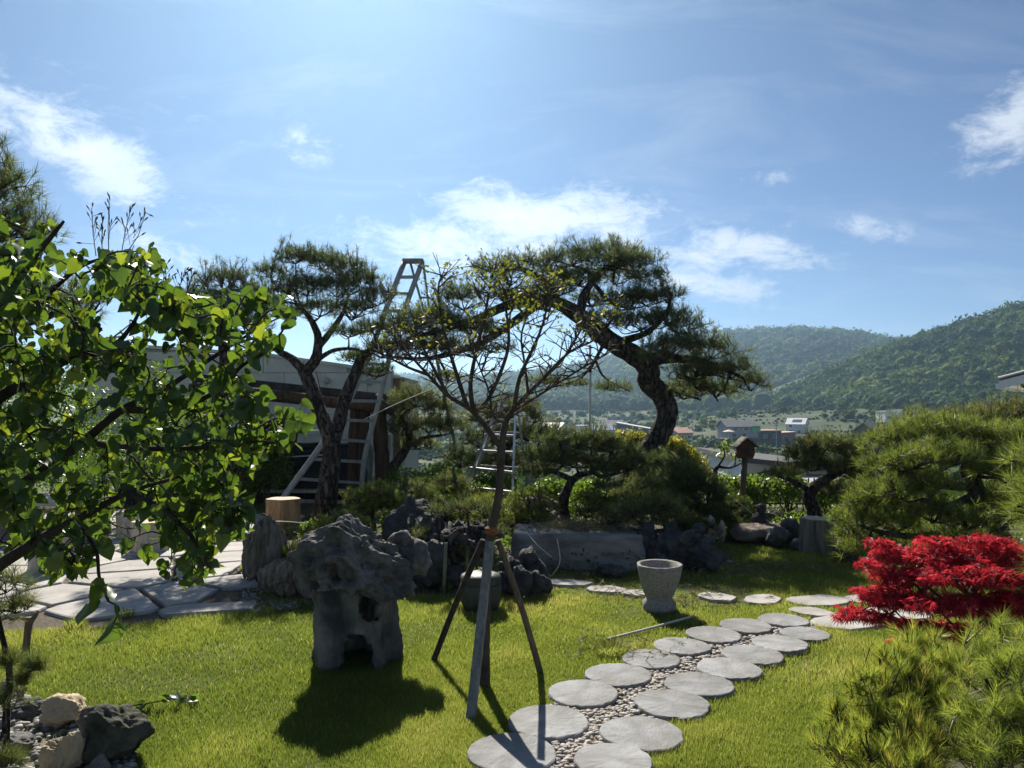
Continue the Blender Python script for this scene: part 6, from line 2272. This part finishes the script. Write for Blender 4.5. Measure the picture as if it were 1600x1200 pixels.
# ------------------------------------------------------------------ buildings near the garden
def block_building():
    D0 = 17.0
    x0, x1 = (120 - 800) / FPX * D0, (611 - 800) / FPX * D0
    t = thing('block_building', 'pale concrete block building behind the timber shelter', 'building', (x0, D0, -0.6))
    prof = [(0, 98), (240 / 491, 80), (300 / 491, 78), (1.0, 51)]

    def top(u):
        return 0.6 + CAM_H + np.interp(u, [p_[0] for p_ in prof], [p_[1] for p_ in prof]) / FPX * D0
    W = x1 - x0
    n = 10
    us = np.linspace(0, 1, n + 1)
    V = [(W * u, 0, 0) for u in us] + [(W * u, 0, top(u)) for u in us] + [(W * u, 5, 0) for u in us] + [(W * u, 5, top(u)) for u in us]
    k = n + 1
    F = []
    for i in range(n):
        F += [(i, i + 1, k + i + 1, k + i), (2 * k + i + 1, 2 * k + i, 3 * k + i, 3 * k + i + 1), (k + i, k + i + 1, 3 * k + i + 1, 3 * k + i)]
    F += [(0, k, 3 * k, 2 * k), (k - 1, 3 * k - 1, 4 * k - 1, 2 * k - 1)]
    MB().add(V, F).build('wall_core', M_mortar, t)
    # courses of large blocks, proud of the joints, cut by the sloping top
    bh, bw = 0.46, 0.92
    row = 0
    z = 0.6
    while z < 3.6:
        xx = -(bw / 2 if row % 2 else 0)
        while xx < W:
            a, b = max(xx, 0) + 0.006, min(xx + bw, W) - 0.006
            if b - a > 0.05:
                ta, tb = min(z + bh - 0.012, top(a / W) - 0.002), min(z + bh - 0.012, top(b / W) - 0.002)
                if min(ta, tb) > z + 0.05:
                    MB().add([(a, -0.03, z), (b, -0.03, z), (b, -0.03, tb), (a, -0.03, ta), (a, 0.01, z), (b, 0.01, z), (b, 0.01, tb), (a, 0.01, ta)],
                             [(0, 1, 2, 3), (0, 4, 5, 1), (1, 5, 6, 2), (2, 6, 7, 3), (3, 7, 4, 0)]).build('block', M_block, t)
            xx += bw
        z += bh
        row += 1
    V = []
    for u in (0, 300 / 491, 1.0):
        V += [(W * u, -0.08, top(u)), (W * u, -0.08, top(u) + 0.07), (W * u, 0.4, top(u) + 0.07), (W * u, 0.4, top(u))]
    F = []
    for s in (0, 4):
        for i in range(4):
            F.append((s + i, s + (i + 1) % 4, s + 4 + (i + 1) % 4, s + 4 + i))
    F += [(0, 1, 2, 3), (8, 11, 10, 9)]
    MB().add(V, F).build('coping', M_block, t)
    for px, py in ((512, 595), (578, 597)):
        q = P(px, py, D0) - np.array((x0, D0, -0.6))
        r = MB().lathe([(0.07, 0), (0.075, 0.06), (0.05, 0.12), (0.01, 0.13)], 12)
        o = r.build('vent_cap', M_grey, t, smooth=True, loc=(q[0], -0.03, q[2]))
        o.rotation_euler = (math.radians(90), 0, 0)
    MB().box((W + 0.09, 1.0, 1.0), (0.17, 0.6, 2.0)).build('side_duct', M_brownw, t, loc=(0, -0.4, CAM_H + 0.6 + 45 / FPX * D0 - 2.0))


block_building()


def shelter():
    D0 = 12.8
    t = thing('timber_shelter', 'rustic timber garden shelter with low dark roof on crooked log posts', 'shelter', ((480 - 800) / FPX * D0, D0, 0))
    o = np.array(((480 - 800) / FPX * D0, D0, 0))
    # roof: slab dipping to the right, front edge seen from below
    A, B = P(300, 590, D0 - 0.5) - o, P(600, 622, D0 - 0.5) - o
    V = []
    for q in (A, B):
        for dy, dz in ((0, -0.14), (0, 0.07), (2.6, -0.02), (2.6, -0.2)):
            V.append(q + (0, dy, dz))
    MB().add(V, [(0, 1, 2, 3), (4, 7, 6, 5), (0, 4, 5, 1), (1, 5, 6, 2), (2, 6, 7, 3), (3, 7, 4, 0)]).build('roof', M_roofdk, t)
    MB().tube([A + (0, -0.06, -0.16), (A + B) / 2 + (0, -0.06, -0.13), B + (0.05, -0.06, -0.17)], [0.09, 0.085, 0.08], 9, wob=0.08).build('eave_beam', M_timber, t, smooth=True)
    MB().tube([B + (-0.15, -0.05, 0.02), B + (0.15, -0.05, -0.25)], [0.08, 0.06], 8, wob=0.08).build('rafter_end', M_roofdk, t, smooth=True)
    for i in range(7):
        q = A + (B - A) * (i + 0.5) / 7
        MB().tube([q + (0, -0.10, -0.20), q + (0, 2.4, -0.27)], 0.045, 7, wob=0.06).build('rafter', M_timber, t, smooth=True)
    posts = [([(395, 640), (392, 690), (375, 740), (372, 790)], 0.11), ([(412, 640), (405, 680), (400, 730), (402, 790)], 0.10), ([(392, 650), (370, 690), (350, 730)], 0.08),
             ([(556, 630), (552, 690), (548, 790)], 0.085), ([(572, 630), (566, 700), (566, 790)], 0.085), ([(592, 634), (595, 690), (598, 735), (594, 785)], 0.12), ([(440, 640), (438, 780)], 0.05)]
    for k, (pts, r) in enumerate(posts):
        q = smooth_path([P(x_, y_, D0 - 0.2) - o for x_, y_ in pts], 5)
        if k != 2:
            q[-1][2] = -0.05
        MB().tube(q, r, 9, wob=0.09, seed=k).build('post', M_timber, t, smooth=True)
    # dark covered bench and tarpaulin inside
    g0 = P(500, 780, 12.2)
    b = thing('covered_bench', 'long black tarpaulin covered bench under the timber shelter', 'bench', ((490 - 800) / FPX * 13.2, 13.2, 0))
    link('cover', rough_block('cover', (1.9, 0.9, 0.92), 6, amp=0.05, z0=-0.02), M_black, b)
    MB().tube([(-1.0, -0.5, 0.74), (-0.2, -0.52, 0.72), (0.5, -0.5, 0.76)], 0.012, 6).build('cord', M_rope, b, smooth=True)
    MB().box((0.1, -0.55, 0.16), (2.2, 0.22, 0.05)).build('front_board', M_logp, b)
    b = thing('stacked_crates', 'dark stacked crates in the shade at the left of the shelter', 'crates', ((330 - 800) / FPX * 12.5, 12.5, 0))
    for i, (dx, dz, w_) in enumerate(((-0.8, 0, 1.0), (0.3, 0, 1.0), (-0.3, 0.52, 0.9))):
        MB().box((dx, 0, dz + 0.25), (w_, 0.7, 0.5)).build('crate', M_black if i != 1 else M_timber, b)


shelter()


def neighbour_house():
    D0 = 22.0
    o = np.array(((1215 - 800) / FPX * D0, D0, -4.2))
    t = thing('neighbour_house', 'neighbouring grey house below the garden with black edged sloping roof', 'house', o)

    def q(px, py, d=D0):
        return P(px, py, d) - o
    # upper gable wall with dark trim
    a, b = q(1158, 720), q(1300, 736)
    V = [(a[0], 0, 0.0), (b[0], 0, 0.0), (b[0], 0, b[2]), (a[0], 0, a[2]), (a[0], 5, 0.0), (b[0], 5, 0.0), (b[0], 5, b[2]), (a[0], 5, a[2])]
    MB().add(V, [(0, 1, 2, 3), (5, 4, 7, 6), (0, 4, 5, 1), (3, 2, 6, 7), (0, 3, 7, 4), (1, 5, 6, 2)]).build('wall', M_white, t)
    MB().beam(np.array((a[0] - 0.12, 2.3, a[2] + 0.06)), np.array((b[0] + 0.2, 2.3, b[2] + 0.06)), 5.6, 0.14).build('roof', M_darkw, t)
    MB().box((a[0] - 0.06, -0.05, a[2] / 2), (0.16, 0.16, a[2])).build('corner_trim', M_darkw, t)
    a2, b2 = q(1172, 743), q(1240, 731)
    MB().beam(np.array((a2[0], -0.12, a2[2])), np.array((b2[0], -0.12, b2[2])), 0.16, 0.10).build('lower_trim', M_darkw, t)
    # lower roof plane running forward
    c, d_ = q(1140, 758, 19.5), q(1350, 758, 19.5)
    e, f = q(1165, 741, 21.9), q(1350, 741, 21.9)
    V = [c, d_, f, e, c - (0, 0, .12), d_ - (0, 0, .12), f - (0, 0, .12), e - (0, 0, .12)]
    MB().add(V, [(0, 1, 2, 3), (7, 6, 5, 4), (0, 4, 5, 1), (1, 5, 6, 2), (2, 6, 7, 3), (3, 7, 4, 0)]).build('lower_roof', M_grey, t)
    MB().beam(c - (0, .06, .06), d_ - (0, .06, .06), 0.10, 0.14).build('gutter', M_white, t)
    V = [(c[0] + .3, c[1] + .3, -0.5), (d_[0], c[1] + .3, -0.5), (d_[0], c[1] + .3, c[2] - .1), (c[0] + .3, c[1] + .3, c[2] - .1), (c[0] + .3, 0.1, -0.5), (d_[0], 0.1, -0.5), (d_[0], 0.1, c[2] - .1), (c[0] + .3, 0.1, c[2] - .1)]
    MB().add(V, [(0, 1, 2, 3), (5, 4, 7, 6), (0, 3, 7, 4), (1, 5, 6, 2)]).build('lower_wall', M_grey, t)
    # satellite dish on the gutter
    s = q(1153, 736, 19.4)
    di = thing('satellite_dish', 'white satellite dish on the neighbouring house gutter', 'satellite dish', o + (s[0], s[1], c[2]))
    prof = [(0.02, 0.0), (0.10, 0.01), (0.20, 0.045), (0.27, 0.09), (0.275, 0.095), (0.27, 0.085), (0.20, 0.035), (0.02, -0.01)]
    m = MB().lathe(prof, 24).build('reflector', M_plastic, di, smooth=True, loc=(0, 0, 0.36))
    m.rotation_euler = (math.radians(60), 0, math.radians(-62))
    MB().tube([(0.06, 0, -0.05), (0.06, 0, 0.34)], 0.02, 7).build('mast', M_grey, di)
    MB().tube([(0.0, 0, 0.2), (-0.28, -0.14, 0.36)], 0.010, 6).build('feed_arm', M_grey, di)


neighbour_house()


def eave_corner():
    D0 = 13.0
    c = P(1622, 598, D0)
    o = np.array((c[0], c[1], 0.0))
    rz = math.radians(-38)            # side wall runs away along the line of sight
    t = thing('tiled_house', 'white house corner with tiled eave at the garden edge', 'house', o, rz)
    H = c[2]
    MB().box((2.0, 1.8, H / 2), (4.0, 3.6, H)).build('wall', M_white, t)
    MB().box((1.8, 1.6, H + 0.14), (4.6, 4.2, 0.05), ry=-0.28).build('eave_board', M_white, t, loc=(0, 0, 0.48))
    e = H + 0.14 + 0.48
    for i in range(14):
        y0 = -0.42 + i * 0.29
        MB().tube([(-0.52, y0, e - 0.57), (3.9, y0, e + 0.70)], 0.055, 8).build('roof_tile', M_roofg, t, smooth=True)
    MB().beam((-0.50, -0.48, e - 0.66), (3.9, -0.48, e + 0.60), 0.05, 0.13).build('verge_board', M_plastic, t)
    MB().beam((-0.52, -0.5, e - 0.68), (-0.52, 3.6, e - 0.68), 0.09, 0.09).build('gutter', M_plastic, t)
    R = Matrix.Rotation(rz, 3, 'Z')
    k = R @ Vector((-0.16, -0.25, H - 0.02))
    s = thing('security_camera', 'white dome security camera under the tiled eave', 'security camera', (o[0] + k.x, o[1] + k.y, k.z))
    MB().lathe([(0.015, -0.08), (0.06, -0.055), (0.075, 0.0)], 20).build('lens_dome', M_blackp, s, smooth=True)
    MB().lathe([(0.085, -0.01), (0.088, 0.05), (0.06, 0.09), (0.02, 0.10)], 20).build('housing', M_plastic, s, smooth=True)
    MB().tube([(0.0, 0, 0.09), (0.05, 0.1, 0.12), (0.25, 0.30, 0.02)], 0.022, 8).build('bracket', M_plastic, s, smooth=True)


eave_corner()


# ------------------------------------------------------------------ birdhouse and ornaments
def birdhouse():
    d = 10.2
    g0 = np.array(((1156 - 800) / FPX * d, d, 0))
    t = thing('birdhouse', 'small dark wooden birdhouse with gabled roof on a leaning post', 'birdhouse', g0)
    a = P(1164, 716, d) - g0
    MB().tube([(0, 0, -0.05), a * 0.5 + (0.004, 0, 0), a + (0, 0, 0.02)], [0.045, 0.042, 0.040], 9, wob=0.05).build('post', M_postb, t, smooth=True)
    w, dp, h = 0.20, 0.20, 0.17
    n = 16
    V = []
    for y_ in (-dp / 2, dp / 2):
        V += [(-w / 2 * 0.75, y_, 0), (w / 2 * 0.75, y_, 0), (w / 2, y_, 0.06), (w / 2, y_, h - 0.02), (0, y_, h + 0.08), (-w / 2, y_, h - 0.02), (-w / 2, y_, 0.06)]
    F = [(0, 1, 2, 3, 4, 5, 6), (13, 12, 11, 10, 9, 8, 7)] + [(i, i + 7, (i + 1) % 7 + 7, (i + 1) % 7) for i in range(7)]
    MB().add(V, F).build('box', M_bird, t, loc=a)
    for s in (-1, 1):
        MB().box((s * 0.075, 0, h + 0.045), (0.19, 0.26, 0.018), ry=s * math.radians(42)).build('roof_board', M_stumpg, t, loc=a)
    MB().tube([(0, -dp / 2 - 0.004, 0.11), (0, -dp / 2 + 0.01, 0.11)], 0.028, 14).build('entrance_hole', M_blackp, t, loc=a)
    MB().tube([(0, -dp / 2 - 0.07, 0.06), (0, -dp / 2 + 0.01, 0.06)], 0.008, 7).build('perch', M_bird, t, loc=a)
    # bare crooked little tree left of it
    d = 10.5
    b = np.array(((1118 - 800) / FPX * d, d, 0))
    p = Plant('pollard_tree', 'small dark crooked pollarded tree with few fresh leaves beside the birdhouse', 'tree', b)
    p.limb([b + (0, 0, -.05), P(1116, 760, d), P(1118, 735, d), P(1124, 728, d)], 0.045, 0.025, 8)
    p.limb([P(1122, 729, d), P(1140, 731, d), P(1158, 724, d)], 0.022, 0.010)
    p.limb([P(1122, 729, d), P(1132, 712, d), P(1130, 700, d)], 0.016, 0.007)
    p.limb([P(1148, 728, d), P(1150, 708, d), P(1146, 697, d)], 0.010, 0.005)
    p.limb([P(1118, 738, d), P(1112, 730, d)], 0.012, 0.006)
    r_ = np.random.default_rng(6)
    C = np.vstack([P(x_, y_, d) + r_.normal(0, 0.05, (26, 3)) for x_, y_ in ((1130, 698), (1134, 705), (1126, 702), (1146, 698), (1152, 712))])
    V, F, tt = leaf_cards(C - b, 0.055, r_, mu=0.8)
    link('leaves', mesh_tris('leaves', V, F, tt), M_hedge, p.t, kind='stuff')
    p.finish(M_bark2)


birdhouse()


def ornaments():
    # dark rounded ornament with a pale crescent, on the brown boulder
    g = P(1188, 822, 9.0)
    t = thing('stone_ornament', 'dark carved stone ornament with pale crescent beside the birdhouse', 'ornament', (g[0], g[1], 0.12))
    link('body', rock_mesh('body', (0.10, 0.09, 0.10), 3, 5, 0.15, 2, 2), M_rockd, t)
    link('head', rock_mesh('head', (0.06, 0.06, 0.06), 8, 4, 0.12, 2, 2), M_rockd, t, loc=(0.01, 0, 0.17))
    a = np.linspace(-1.3, 1.3, 12)
    q = np.stack((0.06 * np.cos(a) + 0.01, 0 * a - 0.10, 0.06 * np.sin(a) + 0.06), 1)
    MB().tube(q, 0.004 + 0.010 * np.cos(a / 1.3 * 1.5), 7).build('crescent', M_rockw, t, smooth=True)
    # dark jug on a pale dish on a black rock, behind the stone hut
    d = 7.3
    r = P(650, 850, d)
    rock('dark_boulder', (r[0], d, 0.0), (0.34, 0.2, 0.30), 301, M_rockd, 'broad black rock carrying the dark jug behind the stone hut', sub=5, rough=0.2, cuts=8)
    rock('dark_boulder', (P(665, 880, 6.5)[0], 6.5, 0.0), (0.18, 0.15, 0.22), 302, M_rockd, 'upright black rock right behind the stone hut', sub=5, rough=0.2, cuts=8)
    rock('dark_boulder', (P(690, 900, 6.5)[0], 6.6, 0.0), (0.20, 0.15, 0.10), 303, M_rockd, 'low black lava rock under the trained bonsai', sub=4, rough=0.35, cuts=5)
    c = P(640, 801, d)
    t = thing('dark_jug', 'small dark faceted jug standing on a pale dish', 'jug', (c[0], c[1], c[2]))
    z0 = 0.0
    MB().lathe([(0.052, 0.0), (0.056, 0.05), (0.055, 0.12), (0.045, 0.14), (0.02, 0.165), (0.008, 0.17)], 7).build('body', M_clay, t)
    MB().lathe([(0.05, -0.03), (0.085, -0.015), (0.09, -0.004), (0.08, 0.0), (0.01, -0.002)], 24).build('dish', M_granite, t, smooth=True)
    MB().lathe([(0.13, -0.5), (0.10, -0.2), (0.09, -0.028)], 10, wob=0.02).build('plinth', M_rockd, t)
    # driftwood plank lying under the jug
    d = 6.9
    b = P(700, 838, d)
    m = root_mesh('driftwood_branch', 12, 0.75)
    m.build('driftwood_branch', M_rockd, loc=(b[0] - 0.12, d, 0.24), label='black twisted driftwood branch lying across the rocks behind the young tree', cat='driftwood')
    # path lamp and marker under the big pine
    for (px, py0, py1, lab) in ((1003, 775, 752, 'small pale garden lamp at the foot of the big pine'),):
        q = P(px, py0, 10.0)
        t = thing('garden_lamp', lab, 'lamp', (q[0], 10.0, 0))
        MB().tube([(0, 0, -0.02), (0, 0, q[2] + 0.12)], 0.02, 8).build('stem', M_grey, t)
        MB().lathe([(0.02, 0), (0.05, 0.03), (0.055, 0.08), (0.01, 0.10)], 14, (0, 0, q[2] + 0.10)).build('cap', M_plastic, t, smooth=True)
    q = P(1016, 780, 9.9)
    MB().box((0, 0, q[2] / 2), (0.012, 0.02, q[2])).box((0, -0.02, q[2]), (0.075, 0.012, 0.11)).build('plant_marker', M_plastic, loc=(q[0], 9.9, 0), label='small blank pale plant marker under the big pine', cat='plant marker')
    # black peg by the petrified wood
    g = G(416, 868)
    t = thing('garden_peg', 'black iron garden peg holding cords at the patio edge', 'peg', (g[0], g[1], 0))
    zz = CAM_H + (HOR - 808) / FPX * g[1]
    MB().tube([(0, 0, -0.05), (0, 0, zz)], 0.018, 8).build('shaft', M_blackp, t)
    MB().tube([(-0.05, 0, zz + 0.03), (0.03, 0, zz - 0.02)], 0.02, 8).build('hook', M_blackp, t)
    a = np.array((g[0], g[1], zz - 0.05))
    rope('guy_rope', [a, P(445, 815, g[1] + .6), P(478, 818, g[1] + 1.0)], 0.006, M_rope, 'white cord running from the iron peg towards the two stemmed pine')
    rope('guy_rope', [P(407, 675, 11.0), P(440, 674, 10.9), P(505, 672, 10.2)], 0.006, M_rope, 'pale cord tied across the shelter front to the pine trunk')
    q0, q1 = P(515, 668, 9.9), P(494, 580, 9.9)
    rope('guy_wire', [q1, P(503, 620, 9.9), q0], 0.006, M_blackp, 'dark cord hanging beside the forked pine trunk', 'cord')
    # dangling thin line right
    rope('guy_wire', [P(1120, 770, 9.4), P(1135, 772, 9.4), P(1160, 790, 9.2), P(1190, 814, 9.0)], 0.004, M_rope, 'thin pale line slanting across the birdhouse post', 'cord')


ornaments()


def fallen_sprig():
    rs = np.random.default_rng(400)
    g = G(235, 1112)
    t = thing('fallen_sprig', 'wilted leafy sprig lying on the lawn near the white quartz rock', 'sprig', g)
    st = smooth_path([(-0.16, -0.03, 0.03), (0.0, 0.0, 0.045), (0.12, 0.05, 0.05), (0.2, 0.07, 0.03)], 5)
    MB().tube(st, np.linspace(0.004, 0.0015, len(st)), 5).build('stem', M_twig, t)
    m = heart_leaf('leaf', 0.3, 0.3, 0.95)
    V_ = np.array(m.v)
    me = mesh_tris('leaf', V_, np.array([q for f in m.f for q in ([f[:3], (f[0], f[2], f[3])] if len(f) == 4 else [f])]), np.full(len(V_), 0.4), True)
    me.materials.append(M_leaf)
    for k in range(11):
        o = link('leaf', me, None, t, loc=st[int(rs.integers(3, len(st)))] + rs.normal(0, 0.008, 3))
        o.scale = (0.06,) * 3
        o.rotation_euler = (rs.uniform(-0.6, 0.6), rs.uniform(-0.6, 0.6), rs.uniform(0, 6.28))


fallen_sprig()

# ------------------------------------------------------------------ haze over the valley
hz = MB().box((0, 1310, 60), (8200, 2760, 152)).build('haze', None, kind='stuff', label='thin bluish summer haze hanging over the valley', cat='haze')
hm = bpy.data.materials.new('haze')
hm.use_nodes = True
nt = hm.node_tree
nt.nodes.clear()
ho = nt.nodes.new('ShaderNodeOutputMaterial')
pv = nt.nodes.new('ShaderNodeVolumePrincipled')
pv.inputs['Color'].default_value = (0.50, 0.76, 1.0, 1)
pv.inputs['Density'].default_value = 0.00027
pv.inputs['Anisotropy'].default_value = 0.74
nt.links.new(pv.outputs[0], ho.inputs['Volume'])
hz.data.materials.append(hm)
hz.visible_shadow = True
